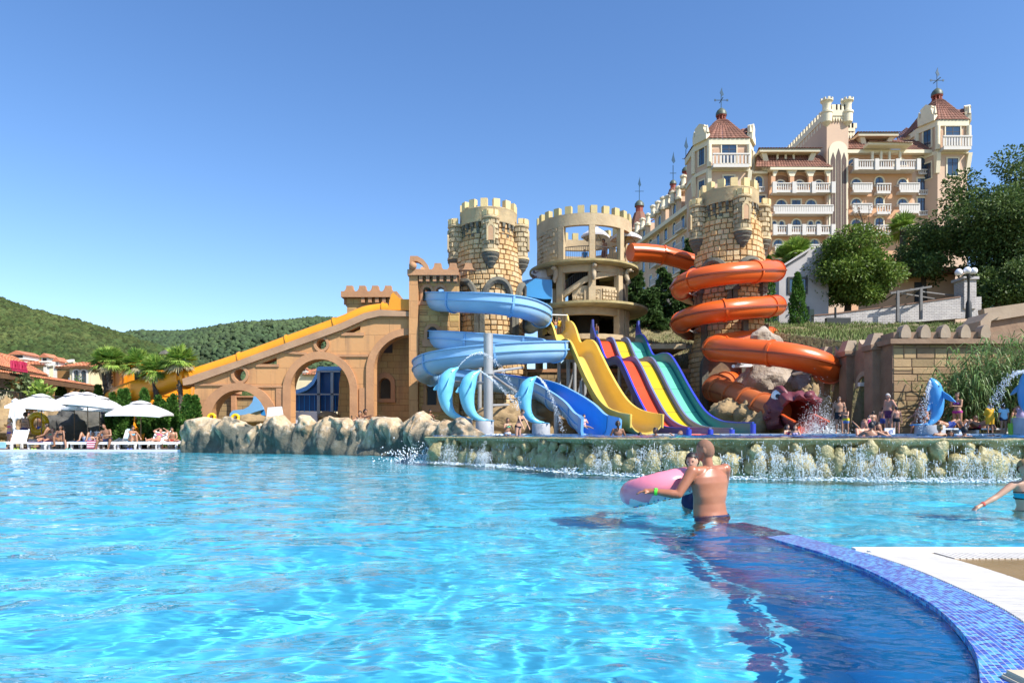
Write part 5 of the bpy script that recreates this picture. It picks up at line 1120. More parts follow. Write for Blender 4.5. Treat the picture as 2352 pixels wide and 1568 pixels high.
N=NT('bag_stripes');g=N.n('NewGeometry');sp=N.n('SeparateXYZ');N.l(g.outputs['Position'],sp.inputs[0]);N.l(N.mix(N.math('GREATER_THAN',N.math('FRACT',N.math('MULTIPLY',sp.outputs[2],8)),.5),(.7,.65,.65,1),(.42,.02,.10,1)),N.b.inputs['Base Color'])
b=MB();q=b4(1200,1230,39);b.hexa([q+V3(-.25,-.1,-.24),q+V3(.25,-.1,-.24),q+V3(.25,.1,-.24),q+V3(-.25,.1,-.24),q+V3(-.3,-.05,.2),q+V3(.3,-.05,.2),q+V3(.3,.05,.2),q+V3(-.3,.05,.2)]);b.tube([q+V3(-.15,0,.2),q+V3(-.08,0,.38),q+V3(.08,0,.38),q+V3(.15,0,.2)],.015,6);tag(b.build('beach_bag',N.m,None,org=q-V3(0,0,.24)),'red and white striped beach bag beside the bald man','bag')
for x,y,c_,lb in((215,1262,(.55,.75,.05),'lime green flip-flops on the deck under the second row lounger'),(440,1298,(.5,.7,.1),'pale green flip-flops at the pool edge'),(890,1293,(.1,.5,.4),'teal flip-flops by the feet of the long-haired woman'),(1685,1295,(.12,.2,.7),'blue flip-flops under the lounger of the woman hugging her knees'),(2325,1297,(.85,.6,.02),'yellow flip-flops at the right end of the sun deck')):
 b=MB();q=b4(x,y,38.7);q.z=GZL+.02
 for s in(-.09,.09):b.sphere(q+V3(s,0,0),(.055,.13,.02),10,5);b.tube([q+V3(s-.04,0,.01),q+V3(s,-.05,.05),q+V3(s+.04,0,.01)],.012,5)
 tag(b.build('flip_flops',mat('flipflop',c_),None,180,org=q),lb,'flip-flops')
b=MB();q=b4(2108,1285,38.9);b.lathe([(0,0),(.045,0),(.045,.2),(.02,.27),(.02,.33),(0,.33)],(q.x,q.y,GZL),10);tag(b.build('bottle',mat('brown_glass',(.10,.04,.015),rough=.1),None,60,org=(q.x,q.y,GZL)),'brown bottle standing under the boy\'s lounger','bottle')
G_='white parasols over the sun deck'
for px,apy,edy,Y,half,pole,lb,tl,rz in((540,606,765,41.5,1.32,GZL,'white parasol at the left end of the row of open parasols',(.0,.06),.15),(965,582,742,42.6,1.42,GZL,'white parasol partly hidden behind the middle of the parasol row',(.12,-.08),-.2),(1140,585,730,40.2,1.32,GZL,'white parasol in front, over the long-haired woman and the bald man',(-.05,.07),.35),(1295,632,790,43.0,1.42,GZL,'white parasol behind the row, beside the double palm',(.0,.04),.1),(1830,695,840,41.0,1.45,GZL,'white parasol standing apart at the right, before the single palms',(.05,.03),.2)):
 parasol('parasol',lb,W('B4',px,apy,Y),WZ('B4',edy,Y),half,pole,G_,rz,tl,.13)
for px,Y,lb,hs in((200,43,'furled white parasol at the left end of the sun deck',1),(262,44,'second furled white parasol just right of the taller one',.9)):
 t=thing('closed_parasol',lb,'parasol',b4(px,1300,Y));q=b4(px,0,Y);zt=WZ('B4',635 if hs==1 else 672,Y);zb_=WZ('B4',905,Y)
 b=MB();n=20;rings=[(0,.02),(.1,.10),(.32,.22),(.5,.17),(1.2,.24),(2.0,.30),(2.3,.30)];vs=[];fs=[]
 for d,r in rings:
  for k in range(n):a=2*pi*k/n;rr=r*(1+(.22 if k%2 else-.12)*min(1,d));vs.append((q.x+rr*cos(a),q.y+rr*sin(a),zt-d*(zt-zb_)/2.3))
 for i in range(len(rings)-1):
  for k in range(n):fs.append((i*n+k,(i+1)*n+k,(i+1)*n+(k+1)%n,i*n+(k+1)%n))
 b.add(vs,fs);b.build('canopy',M_canvas,t,35);b=MB();b.cyl((q.x,q.y,0),.035,.1,zt,8);b.build('pole',M_pole,t,60)
def leafmat(name,c,c2,val=.35,rough=.55):
 N=NT(name);g=N.n('NewGeometry');r=g.outputs['Random Per Island'];m=N.mix(r,(*c,1),(*c2,1));h=N.n('HueSaturation');x=N.n('MapRange');N.l(N.math('FRACT',N.math('MULTIPLY',r,13.7)),x.inputs[0]);x.inputs[3].default_value=1-val;x.inputs[4].default_value=1+val;N.l(x.outputs[0],h.inputs['Value']);N.l(m,h.inputs['Color'])
 N.l(h.outputs[0],N.b.inputs['Base Color']);N.b.inputs['Roughness'].default_value=rough;N.b.inputs['Specular IOR Level'].default_value=.3
 tr=N.n('BsdfTranslucent');N.l(h.outputs[0],tr.inputs['Color']);ms_=N.n('MixShader');ms_.inputs[0].default_value=.28;N.l(N.b.outputs[0],ms_.inputs[1]);N.l(tr.outputs[0],ms_.inputs[2]);N.l(ms_.outputs[0],N.t.nodes['Material Output'].inputs['Surface']);return N.m
def leafcloud(name,pts,dirs,size,m,parent,seed=0,w=.5,droop=0):
 g=np.random.default_rng(seed);n=len(pts);P=np.asarray(pts,float);D=np.asarray(dirs,float)+g.normal(0,.55,(n,3));D[:,2]-=droop;D/=np.linalg.norm(D,axis=1)[:,None]+1e-9
 U=g.normal(0,1,(n,3));S=np.cross(D,U);S/=np.linalg.norm(S,axis=1)[:,None]+1e-9;L=(size*g.uniform(.6,1.35,n))[:,None];Wd=L*w
 V=np.stack([P-S*Wd*.15,P+D*L*.5-S*Wd*.5,P+D*L,P+D*L*.5+S*Wd*.5],1).reshape(-1,3)-np.array(root_off(parent))
 k=np.arange(n)*4;F=np.stack([k,k+1,k+2,k+3],1)
 me=bpy.data.meshes.new(name);me.vertices.add(n*4);me.vertices.foreach_set('co',V.reshape(-1));me.loops.add(n*4);me.loops.foreach_set('vertex_index',F.reshape(-1));me.polygons.add(n);me.polygons.foreach_set('loop_start',k);me.update(calc_edges=True);me.materials.append(m)
 o=bpy.data.objects.new(name,me);C.objects.link(o);o.parent=parent;return o
M_bark=mat('bark',(.10,.075,.05),(.05,.04,.03),vs=5,rough=.95,bump=.8,bs=14)
M_palmtrunk=mat('palm_trunk',(.13,.105,.085),(.05,.04,.032),vs=9,rough=1,bump=1,bs=22,dist=.06)
M_palm=leafmat('palm_leaf',(.15,.27,.04),(.30,.40,.08));M_palmdry=leafmat('dry_palm_leaf',(.38,.32,.18),(.50,.44,.26))
def fanleaf(b,base,d,up,L,n=13,spread=2.2,droop=.35):
 d=d.normalized();s=d.cross(up).normalized();u2=s.cross(d)
 for i in range(n):
  a=(i/(n-1)-.5)*spread;dd=(d*cos(a)+s*sin(a)).normalized();l_=L*(1-.25*abs(i/(n-1)-.5))*R.uniform(.9,1.08);w=.06*L/.9
  sd=dd.cross(u2).normalized()*w;m_=base+dd*l_*.55;e=base+dd*l_-V3(0,0,droop*l_*R.uniform(.4,1.2))
  b.add([base,m_-sd+u2*.02,e,m_+sd+u2*.02],[(0,1,2,3)])
def fan_palm(label,x,Y,zt,nl=46,Lf=.62,r=.15,base_z=.1,group='fan palms by the orange bowl',crown=1):
 t=thing('palm_tree',label,'palm',(x,Y,base_z),group);b=MB();pts=[(x+.06*sin(k*.9),Y,base_z+(zt-base_z)*k/14)for k in range(15)];b.tube(pts,[r*(1.05+.12*(k%2))*(1.25 if k>11 else 1)for k in range(15)],10)
 for k in range(150):
  a=R.uniform(0,6.28);z=R.uniform(base_z+.2,zt);q=V3(x+cos(a)*r*1.05,Y+sin(a)*r*1.05,z);b.bar(q,q+V3(cos(a)*.07,sin(a)*.07,.09),.04)
 b.build('trunk',M_palmtrunk,t,50)
 g_=MB();dr=MB();c=V3(x,Y,zt)
 for k in range(nl):
  a=R.uniform(0,6.28);e=R.uniform(-.62,1.5);d=V3(cos(a)*cos(e),sin(a)*cos(e),sin(e));st=R.uniform(.35,.62)*crown;base=c+d*st+V3(0,0,.12);dry=e<-.33 and R.random()<.75
  bb=dr if dry else g_;s=d.cross(V3(0,0,1)).normalized()*.012;bb.add([c+d*.1-s,c+d*.1+s,base+s,base-s],[(0,1,2,3)]);fanleaf(bb,base,d,V3(0,0,1),Lf*crown*R.uniform(.85,1.15),droop=.12 if e>.2 else .32)
 g_.build('crown',M_palm,t)
 if dr.f:dr.build('dry_skirt',M_palmdry,t)
 return t
for px,cy_,Y,lb in((1372,205,47.2,'left trunk of the tall double fan palm'),(1424,200,46.6,'right trunk of the tall double fan palm'),(1795,235,45.5,'fan palm standing before the orange bowl, right of the double palm'),(2025,320,44.8,'shorter fan palm in front of the orange flume'),(2335,190,44.2,'fan palm at the right end of the group beside the castle wall')):
 fan_palm(lb,WX('B4',px,Y),Y,WZ('B4',cy_,Y),74,.74,.13 if px!=1372 else .15)
M_thuja=leafmat('thuja_leaf',(.04,.12,.016),(.09,.19,.03),.4,.7)
def thuja(label,x,Y,zt,r,zb_=.1,group='narrow cypresses behind the sun deck',name='cypress',m=None,dens=1):
 t=thing(name,label,'cypress',(x,Y,zb_),group);H=zt-zb_;n=int(2600*dens);g_=np.random.default_rng(int(abs(x)*1000)%9999);u=g_.random(n)**.8;a=g_.random(n)*6.283;pr=r*np.minimum(1,(1.02-u)**.62*1.15)*(1+.22*np.sin(a*3+u*14)+.1*np.sin(a*7+u*31));rr=pr*np.sqrt(g_.uniform(.55,1,n))
 P=np.stack([x+rr*np.cos(a),Y+rr*np.sin(a),zb_+.12+u*H*.97],1);D=np.stack([np.cos(a)*.5,np.sin(a)*.5,np.full(n,1.0)],1);leafcloud('foliage',P,D,.20,m or M_thuja,t,int(abs(x)*77)%999,.55)
 b=MB();b.tube([(x,Y,zb_),(x,Y,zb_+H*.8)],[r*.3,.03],8);b.build('trunk',M_bark,t,50);return t
for i,(zx,zy,Y,lb)in enumerate(((850,880,47,'dark cypress behind the double palm, leftmost of the row'),(975,950,45,'cypress just right of the double palm'),(1050,925,44,'slim cypress, left one of the close pair under the orange bowl'),(1092,915,44.3,'slim cypress, right one of the close pair under the orange bowl'),(1250,915,43.6,'bright cypress between the second and third palms'),(1375,978,44,'cypress right behind the shorter fan palm trunk'),(1412,1030,43.2,'low cypress right of the shorter fan palm'),(1472,1005,43.6,'slim low cypress left of the last palm'),(1502,968,43.8,'slim tall cypress touching the last palm trunk'),(1622,970,42.6,'full bright cypress against the castle wall corner'),(1690,980,42.8,'cypress at the right end beside the rock wall'))):
 q=W('Z1',zx,zy,Y);thuja(lb,q.x,Y,q.z,.46 if i not in(2,3,7,8)else .36)
for zx,zt,Y,lb in((780,1090,46,'clipped cypress block in the shade left of the palm trunks'),(1300,1110,43.4,'low cypress bush between the orange slide end and the palm'),):
 q=W('Z1',zx,zt,Y);thuja(lb,q.x,Y,q.z,.75,dens=1.4)
for pts,m_,lb in(([(b4(740,1010,46),(1.5,1.0,1.4)),(b4(760,900,46.5),(.8,.8,.9))],M_tanrock,'tan boulder stack with brown fissures behind the loungers'),([(b4(990,1040,45.5),(2.0,1.0,1.55))],mat('dark_rock',(.12,.115,.10),(.06,.06,.055),vs=2,rough=.9,bump=1,bs=5),'dark grey boulder in the shade of the parasols'),([(b4(95,900,47),(.75,.7,1.3)),(b4(20,1000,46),(.9,.8,.9)),(b4(300,1100,46),(1.6,.8,.5))],M_tanrock,'tan boulders at the left behind the furled parasols')):
 crag('boulder',lb,pts,m_,'rock',2.0)
M_tile_r=mat('terracotta_tiles',(.52,.21,.10),(.40,.15,.075),vs=1.5,rough=.85,island=.3,hue=.012)
M_cream=mat('cream_plaster',(.70,.60,.38),(.62,.53,.34),vs=.6,rough=.9);M_white_pl=mat('white_plaster',(.72,.68,.60),var=.08,rough=.9);M_brown=mat('brown_timber',(.17,.085,.035),(.10,.05,.022),vs=3,rough=.8);M_ochre=mat('ochre_column',(.36,.19,.06),(.28,.14,.045),vs=2,rough=.8)
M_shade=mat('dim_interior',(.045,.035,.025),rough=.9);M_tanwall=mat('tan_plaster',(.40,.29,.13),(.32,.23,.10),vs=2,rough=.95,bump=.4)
def tiles(b,p00,p10,p01,p11,nu,nv,r=.0):
 p00,p10,p01,p11=map(Vector,(p00,p10,p01,p11));nrm=(p10-p00).cross(p01-p00).normalized()
 if nrm.z<0:nrm=-nrm
 for i in range(nu):
  for j in range(nv):
   q=[]
   for v_,h in((j/nv,.05),((j+1)/nv+.02,.0)):
    for k in range(4):
     u_=(i+k/3*.96)/nu;a,c_=p00 .lerp(p10,u_),p01 .lerp(p11,u_);q.append(a.lerp(c_,min(1,v_))+nrm*(h+(.07 if k in(1,2)else 0)))
   b.add(q,[(k,k+1,k+5,k+4)for k in range(3)]+[(3,2,1,0)])
def roofplane(parent,name,p00,p10,p01,p11,tw=.28,tl=.45,under=M_brown):
 b=MB();L=(Vector(p10)-Vector(p00)).length;Hh=(Vector(p01)-Vector(p00)).length;tiles(b,p00,p10,p01,p11,max(2,int(L/tw)),max(2,int(Hh/tl)));b.build(name,M_tile_r,parent)
 b=MB();P=[Vector(p)for p in(p00,p10,p11,p01)];d=V3(0,0,.14);b.hexa([P[0]-d,P[1]-d,P[2]-d,P[3]-d]+[p-V3(0,0,.02)for p in P]);b.build('roof_boards',under,parent)
rt_=thing('restaurant','poolside restaurant with terracotta roof and open timber verandah','building',(-30,52,0))
E0=W('B4',-60,240,47.5);E1=W('B4',1330,480,66);zE=5.55
R0,R1,Yend=V3(-37.5,47,zE),V3(E1 .x,66,zE-.08),66
d_=(R1-R0).normalized();back_=V3(-d_.y,d_.x,0)
EV=[R0,R1]
roofplane(rt_,'verandah_roof',R0,R1,R0+back_*3.0+V3(0,0,.62),R1+back_*3.0+V3(0,0,.62))
b=MB();b.bar(R0+V3(0,0,-.28),R1+V3(0,0,-.28),.16,.26);b.bar(R0+back_*2.8+V3(0,0,.1),R1+back_*2.8+V3(0,0,.1),.16,.26);each(b,'beam',M_brown,rt_)
FZ=3.25;b=MB();i_=0
for u_ in(.10,.17,.30,.365,.52,.565,.72,.77,.90,.95):
 p=R0 .lerp(R1,u_)+back_*.25;b.box(p.x-.17,p.x+.17,p.y-.17,p.y+.17,FZ,zE-.42);b.box(p.x-.24,p.x+.24,p.y-.24,p.y+.24,zE-.62,zE-.42)
each(b,'column',M_ochre,rt_)
b=MB();P=[R0-back_*.6,R1-back_*.6,R1+back_*9,R0+back_*9];b.hexa([(p.x,p.y,2.95)for p in P]+[(p.x,p.y,FZ)for p in P]);b.build('terrace_floor',M_white_pl,rt_)
b=MB();P=[R0-back_*.3,R1-back_*.3,R1+back_*8,R0+back_*8];b.hexa([(p.x,p.y,.1)for p in P]+[(p.x,p.y,2.95)for p in P]);b.build('base_wall',M_tanwall,rt_)
b=MB();railing(b,[R0+V3(0,0,FZ-zE)-back_*.45,R1+V3(0,0,FZ-zE)-back_*.45],.95,110)
b.build('railing',M_rail,rt_)
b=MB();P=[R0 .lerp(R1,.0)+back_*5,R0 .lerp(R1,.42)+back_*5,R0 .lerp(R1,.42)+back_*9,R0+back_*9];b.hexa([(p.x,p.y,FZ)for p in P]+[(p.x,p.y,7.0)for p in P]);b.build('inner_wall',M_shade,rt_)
for i in range(4):
 u_=.1+.08*i;p=R0 .lerp(R1,u_)+back_*4.95;q=R0 .lerp(R1,u_+.045)+back_*4.95;b=MB();b.hexa([(p.x,p.y,FZ),(q.x,q.y,FZ),(q.x+back_.x*.1,q.y+back_.y*.1,FZ),(p.x+back_.x*.1,p.y+back_.y*.1,FZ)]+[(v.x,v.y,5.3)for v in(p,q,q+back_*.1,p+back_*.1)]);each(b,'door',M_brown if i%2 else M_cream,rt_)
U0=W('B4',-40,215,52.5);U1=W('B4',635,300,60);ur=[U0,U1];U1 .z=U0 .z-.15
roofplane(rt_,'main_roof',U0,U1,U0+back_*5+V3(-2,0,2.6),W('B4',180,95,64))
b=MB();a0,a1=U0+back_*.5+V3(0,0,-.25),U1+back_*.5+V3(0,0,-.25);b.hexa([a0+V3(0,0,-1.3),a1+V3(0,0,-1.3),a1+back_*.2+V3(0,0,-1.3),a0+back_*.2+V3(0,0,-1.3),a0,a1,a1+back_*.2,a0+back_*.2]);b.build('fascia',mat('grey_boards',(.34,.29,.27),var=.2,vs=2),rt_)
sg=thing('roof_sign','red cut-out letter sign on the restaurant roof edge','sign',W('B4',255,270,52));s0,s1=W('B4',152,240,51.5),W('B4',358,268,53.2)
M_sign=mat('red_sign',(.45,.02,.07),(.36,.015,.06),rough=.4)
b=MB();b.bar(s0+V3(0,0,-.12),s1+V3(0,0,-.12),.06,.2);b.build('sign_board',M_sign,sg)
dS=(s1-s0);nS=9
for i in range(nS):
 c=s0+dS*((i+.5)/nS);w=dS.length/nS*.4;u=dS.normalized();b=MB();sh=i%4
 P=lambda a,z:c+u*(a*w)+V3(0,-.1,z*.62+.02)
 if sh==0:b.tube([P(-.7,-.1),P(-.7,.85),P(.5,.8),P(.6,.5),P(-.5,.35),P(.7,-.1)],.07,5)
 elif sh==1:b.tube([P(-.8,-.1),P(0,.85),P(.8,-.1)],.07,5);b.tube([P(-.4,.3),P(.4,.3)],.06,5)
 elif sh==2:b.tube([P(.7,.8),P(-.5,.85),P(-.6,.45),P(.6,.35),P(.6,-.05),P(-.7,-.1)],.07,5)
 else:b.tube([P(-.7,-.1),P(-.7,.85),P(.7,-.1),P(.7,.85)],.07,5)
 b.build('letter',M_sign,sg,60)
M_glass=mat('window_glass',(.05,.075,.10),(.02,.03,.04),vs=.4,rough=.05,spec=.8);M_frame=mat('dark_frame',(.07,.045,.03),rough=.6)
def chimney(parent,x0,x1,y0,y1,z0,z1):
 b=MB();b.box(x0,x1,y0,y1,z0,z1);b.box(x0-.15,x1+.15,y0-.15,y1+.15,z1-.55,z1-.42)
 o=b.build('chimney',M_white_pl,parent);b=MB();xm=(x0+x1)/2;b.plate([[(x0-.25,z1),(x1+.25,z1),(xm,z1+.45)]],y0-.2,y1+.2);b.build('chimney_cap',M_tile_r,o)
 b=MB();b.box(x0+.15,x1-.15,y0-.012,y0-.004,z1-.38,z1-.08);b.build('vent',M_dark,o)
def archwin(parent,org,w,h,rz=0,frame=M_white_pl,fw=.14,depth=.12,arched=True,mull=True,glass=M_glass,name='window'):
 b=MB();r=w/2;hs=h-r if arched else h
 inn=[(-r,0),(r,0),(r,hs)]+([(r*cos(pi*k/8),hs+r*sin(pi*k/8))for k in range(1,8)]if arched else[])+[(-r,hs)]
 f2=fw;ro=r+f2
 out=[(-ro,-f2*.6),(ro,-f2*.6),(ro,hs)]+([(ro*cos(pi*k/8),hs+ro*sin(pi*k/8))for k in range(1,8)]if arched else[(ro,hs+f2),(-ro,hs+f2)])+[(-ro,hs)]
 b.plate([out,inn],-depth,-.003,org=org,rz=rz);o=b.build(name,frame,parent)
 b=MB();b.plate([inn],-.03,-.012,org=org,rz=rz);b.build('pane',glass,o)
 if mull:b=MB();b.plate([[(-.035,.0),(.035,0),(.035,h-.02),(-.035,h-.02)]],-.055,-.033,org=org,rz=rz);b.plate([[(-r,hs*.72),(-.036,hs*.72),(-.036,hs*.72+.05),(-r,hs*.72+.05)]],-.055,-.033,org=org,rz=rz);b.plate([[(.036,hs*.72),(r,hs*.72),(r,hs*.72+.05),(.036,hs*.72+.05)]],-.055,-.033,org=org,rz=rz);b.build('mullion',M_frame,o)
 return o
YB=69.0;hB=thing('cream_house','cream villa with terracotta roof and arched windows behind the palms','house',(-46,YB,0));zB=lambda y:WZ('B4',y,YB);xB=lambda x:WX('B4',x,YB)
b=MB();b.box(xB(705),xB(1700),YB,YB+8,0,zB(245));b.plate([[(YB,zB(245)),(YB+8,zB(245)),(YB+4,zB(118))]],0,.3,org=(xB(725),0,0),rz=pi/2);b.build('wall',M_cream,hB)
roofplane(hB,'roof',(xB(760),YB-.6,zB(240)),(xB(1690),YB-.6,zB(262)),(xB(760),YB+4,zB(118)),(xB(1690),YB+4,zB(140)),.36,.5)
b=MB();b.box(xB(1040),xB(1310),YB-1.6,YB-.004,0,zB(258));b.build('bay',M_cream,hB);roofplane(hB,'bay_roof',(xB(1010),YB-2.0,zB(246)),(xB(1330),YB-2.0,zB(250)),(xB(1010),YB+1.4,zB(205)),(xB(1330),YB+1.4,zB(205)),.36,.5)
for x,y0,y1,w in((925,380,295,52),(1018,380,295,52),(1478,460,310,40)):archwin(hB,(xB(x),YB,zB(y0)),w*.17676/F_*YB,zB(y1)-zB(y0))
for x in(1132,1224):archwin(hB,(xB(x),YB-1.6,zB(455)),.52,zB(293)-zB(455))
b=MB();b.box(xB(845),xB(1005),YB-1.2,YB-.004,zB(440),zB(425));railing(b,[(xB(845),YB-1.15,zB(425)),(xB(1005),YB-1.15,zB(425))],1.0,26);b.build('balcony',M_ochre,hB)
b=MB();b.box(xB(1005),xB(1052),YB-1.4,YB-1.3,zB(432),zB(385));b.build('hung_towel',M_white,hB)
b=MB();b.box(xB(735),xB(780),YB-.5,YB-.004,0,zB(240));b.box(xB(1590),xB(1650),YB-.5,YB-.004,0,zB(262));each(b,'pilaster',M_white_pl,hB)
chimney(hB,xB(745),xB(793),YB-.3,YB+.6,zB(240),zB(165));
b=MB();b.lathe([(0,0),(.25,.03),(.4,.12)],(0,0,0),16);M3=Matrix.Rotation(1.2,3,'X');b.v=[tuple(Vector((xB(1530),YB-.5,zB(385)))+M3@Vector(v))for v in b.v];b.bar((xB(1530),YB-.45,zB(385)),(xB(1530),YB-.01,zB(385)),.05);b.build('satellite_dish',M_white,hB,60)
YA=76.0;hA=thing('cream_house','cream villa with two chimneys behind the restaurant roof','house',(-54,YA,0));zA=lambda y:WZ('B4',y,YA);xA=lambda x:WX('B4',x,YA)
b=MB();b.box(xA(-100),xA(640),YA,YA+8,0,zA(205));b.plate([[(YA,zA(205)),(YA+8,zA(205)),(YA+4,zA(95))]],0,.35,org=(xA(640),0,0),rz=pi/2);b.build('wall',M_cream,hA)
roofplane(hA,'roof',(xA(-120),YA-.5,zA(200)),(xA(640),YA-.5,zA(212)),(xA(-120),YA+4,zA(88)),(xA(640),YA+4,zA(92)),.36,.5)
b=MB();b.bar((xA(650),YA-.5,zA(212)),(xA(650),YA+4,zA(95)),.35,.25);b.build('verge',M_white_pl,hA)
b=MB();b.box(xA(600),xA(640),YA-.45,YA-.004,0,zA(205));each(b,'pilaster',M_white_pl,hA)
chimney(hA,xA(552),xA(640),YA-.2,YA+1.2,zA(212),zA(108));chimney(hA,xA(100),xA(272),YA+.5,YA+3,zA(180),zA(62))
YD=110.0;hD=thing('cream_house','small distant house between the palms left of the orange flume','house',(-50,YD,0));zD=lambda y:WZ('B4',y,YD);xD=lambda x:WX('B4',x,YD)
b=MB();b.box(xD(1725),xD(2240),YD,YD+6,0,zD(330));b.build('wall',M_cream,hD);roofplane(hD,'roof',(xD(1720),YD-.5,zD(330)),(xD(2250),YD-.5,zD(330)),(xD(1720),YD+3,zD(240)),(xD(2250),YD+3,zD(240)),.45,.6)
for x in(1880,1930):archwin(hD,(xD(x),YD,zD(385)),.9,1.1,arched=False,mull=False)
b=MB();b.box(xD(2110),xD(2165),YD+1,YD+3,zD(250),zD(60));b.build('chimney',M_grey,hD);b=MB();b.lathe([(0,0),(1.9,0),(1.5,.5),(.6,.9),(0,.95)],((xD(2110)+xD(2165))/2,YD+2,zD(60)),8);b.build('chimney_cap',M_grey,hD)
YV=120.0;hV=thing('cream_house','far villa with terracotta roof seen through the great castle arch','house',(-22,YV,0));q=lambda x,y:(WX('Z2',x,YV),WZ('Z2',y,YV))
b=MB();b.box(q(745,0)[0],q(1060,0)[0],YV,YV+6,0,q(0,955)[1]);b.build('wall',M_cream,hV);roofplane(hV,'roof',(q(820,0)[0],YV-.5,q(0,955)[1]),(q(1070,0)[0],YV-.5,q(0,955)[1]),(q(830,0)[0],YV+3,q(0,912)[1]),(q(1070,0)[0],YV+3,q(0,885)[1]),.5,.7);chimney(hV,q(820,0)[0],q(845,0)[0],YV-.3,YV+1,q(0,955)[1],q(0,918)[1])
M_bush=leafmat('bush_leaf',(.035,.09,.015),(.08,.15,.025),.4)
def shrub(label,c,r,n,size,m=None,cat='shrub',name='shrub',flat=1.0,group=None,seed=None,trunk=True):
 t=thing(name,label,cat,(c.x,c.y,c.z-r*flat),group);g_=np.random.default_rng(seed if seed is not None else int(abs(c.x*31+c.y*17))%9999);d=g_.normal(0,1,(n,3));d/=np.linalg.norm(d,axis=1)[:,None];rr=r*(g_.random(n)**.4)[:,None];lum=1+.35*np.sin(d[:,:1]*5+c.x)*np.sin(d[:,1:2]*5+1)+.2*np.sin(d[:,2:3]*7)
 leafcloud('foliage',np.array(c[:])+d*rr*lum*np.array([1,1,flat]),d,size,m or M_bush,t,seed or 1,.6)
 if trunk:b=MB();b.tube([(c.x,c.y,c.z-r*flat-.1),(c.x+.05,c.y,c.z)],[.07,.03],6);b.build('stem',M_bark,t,50)
 return t
for x,y,Y,r,lb in((1300/7.128*3.36/1,0,0,0,''),):
 pass
for cx_,cy_,Y,r,lb in((1350,950,62,.95,'round green shrub behind the verandah columns'),(1560,990,64,.6,'small shrub beside the dark verandah post'),(1760,1020,62,.6,'leafy shrub between two verandah columns'),(2150,930,66,1.0,'green shrub at the right end of the verandah')):
 q=W('C1',cx_,cy_,Y);shrub(lb,q,r,1100,.22)
for cx_,cy_,Y,r,lb,m_ in((560,760,53,.85,'feathery grey green potted palm on the restaurant terrace',leafmat('greygreen_leaf',(.10,.15,.06),(.20,.24,.10))),(70,640,55,.8,'dark tree in the shade of the restaurant roof',M_thuja),(1110,990,51,.6,'small terrace palm by the column',M_palm)):
 q=W('C1',cx_,cy_,Y);shrub(lb,q,r,420,.34,m_,'plant','potted_plant',1.2)
M_pink=mat('peach_plaster',(.62,.44,.31),(.56,.40,.29),vs=.3,rough=.9);M_or=mat('orange_plaster',(.61,.36,.21),(.56,.33,.19),vs=.3,rough=.9);M_ivory=mat('ivory_trim',(.74,.66,.48),var=.08,rough=.8);M_wht=mat('balcony_white',(.60,.57,.53),var=.06,rough=.8)
M_hglass=mat('hotel_glass',(.035,.075,.13),(.02,.04,.07),vs=.3,rough=.04,spec=.9);M_htile=mat('brown_red_tiles',(.23,.10,.065),(.16,.07,.045),vs=.6,rough=.8,island=.25);M_copper=mat('copper_dome',(.10,.12,.085),(.06,.08,.06),vs=2,rough=.5);M_redtr=mat('red_trim',(.30,.06,.035));M_vane=mat('blue_vane',(.03,.09,.16),rough=.4);M_lance=mat('brown_mosaic',(.10,.055,.04),(.06,.035,.03),vs=3)
HY_=105.0
M_tile_save=M_tile_r
def xz6(x,y,Y=HY_):return(WX('Z6',x,Y),WZ('Z6',y,Y))
def xz5(x,y,Y=HY_):return(WX('Z5',x,Y),WZ('Z5',y,Y))
ht=thing('hotel','large peach coloured castle style hotel with towers on the hill','hotel',(45,HY_,15))
def box6(b,x0,x1,y0,y1,Y0,Y1):(xa,za),(xb_,zb_)=xz6(x0,y1),xz6(x1,y0);b.box(xa,xb_,Y0,Y1,za,zb_)
def hroof(p00,p10,p01,p11,tw=.42,tl=.6):
 global M_tile_r
 b=MB();L=(Vector(p10)-Vector(p00)).length;Hh=(Vector(p01)-Vector(p00)).length;tiles(b,p00,p10,p01,p11,max(2,int(L/tw)),max(1,int(Hh/tl)));b.build('roof',M_htile,ht)
def win(x,y0,y1,w,Y=HY_,arched=True,view=xz6,frame=None,fw=.22):
 xa,za=view(x,y1,Y);xb_,zb_=view(x+w,y0,Y);archwin(ht,(xa,Y,za),xb_-xa,zb_-za,frame=frame or M_ivory,fw=fw,arched=arched,glass=M_hglass,depth=.10)
def balcony(x0,x1,y0,y1,Y=HY_,d=1.3,view=xz6,solid=False,posts=0,rnd=False):
 (xa,za),(xb_,zb_)=view(x0,y1,Y),view(x1,y0,Y);h=zb_-za;b=MB()
 b.box(xa,xb_,Y-d,Y-.004,za,za+h*.26);b.box(xa-.08,xb_+.08,Y-d-.08,Y-d+.16,zb_-.16,zb_)
 for sx in(xa,xb_):b.box(sx-.09,sx+.09,Y-d+.17,Y-.006,zb_-.16,zb_-.002)
 n=max(4,int((xb_-xa)/.34))
 for i in range(n+1):
  x=xa+(xb_-xa)*i/n;w=.075 if not solid else(xb_-xa)/n*.43;b.box(x-w,x+w,Y-d,Y-d+.1,za+h*.26+.002,zb_-.162)
 for i in range(posts):
  x=xa+(xb_-xa)*i/max(1,posts-1);b.box(x-.3,x+.3,Y-d-.18,Y-d+.25,za-.15,zb_+.12)
 return b.build('balcony',M_wht,ht)
zg=12.0
b=MB();(xa,za),(xb_,_)=xz6(196,645),xz6(560,0);b.box(xa,xb_,HY_,HY_+14,zg,za);b.build('wall',M_or,ht)
b=MB();(xs,zs),(xs2,_)=xz6(95,650),xz6(196,0);b.box(xs,xs2-.002,HY_+.5,HY_+14,zg,zs);b.build('wall',M_pink,ht)
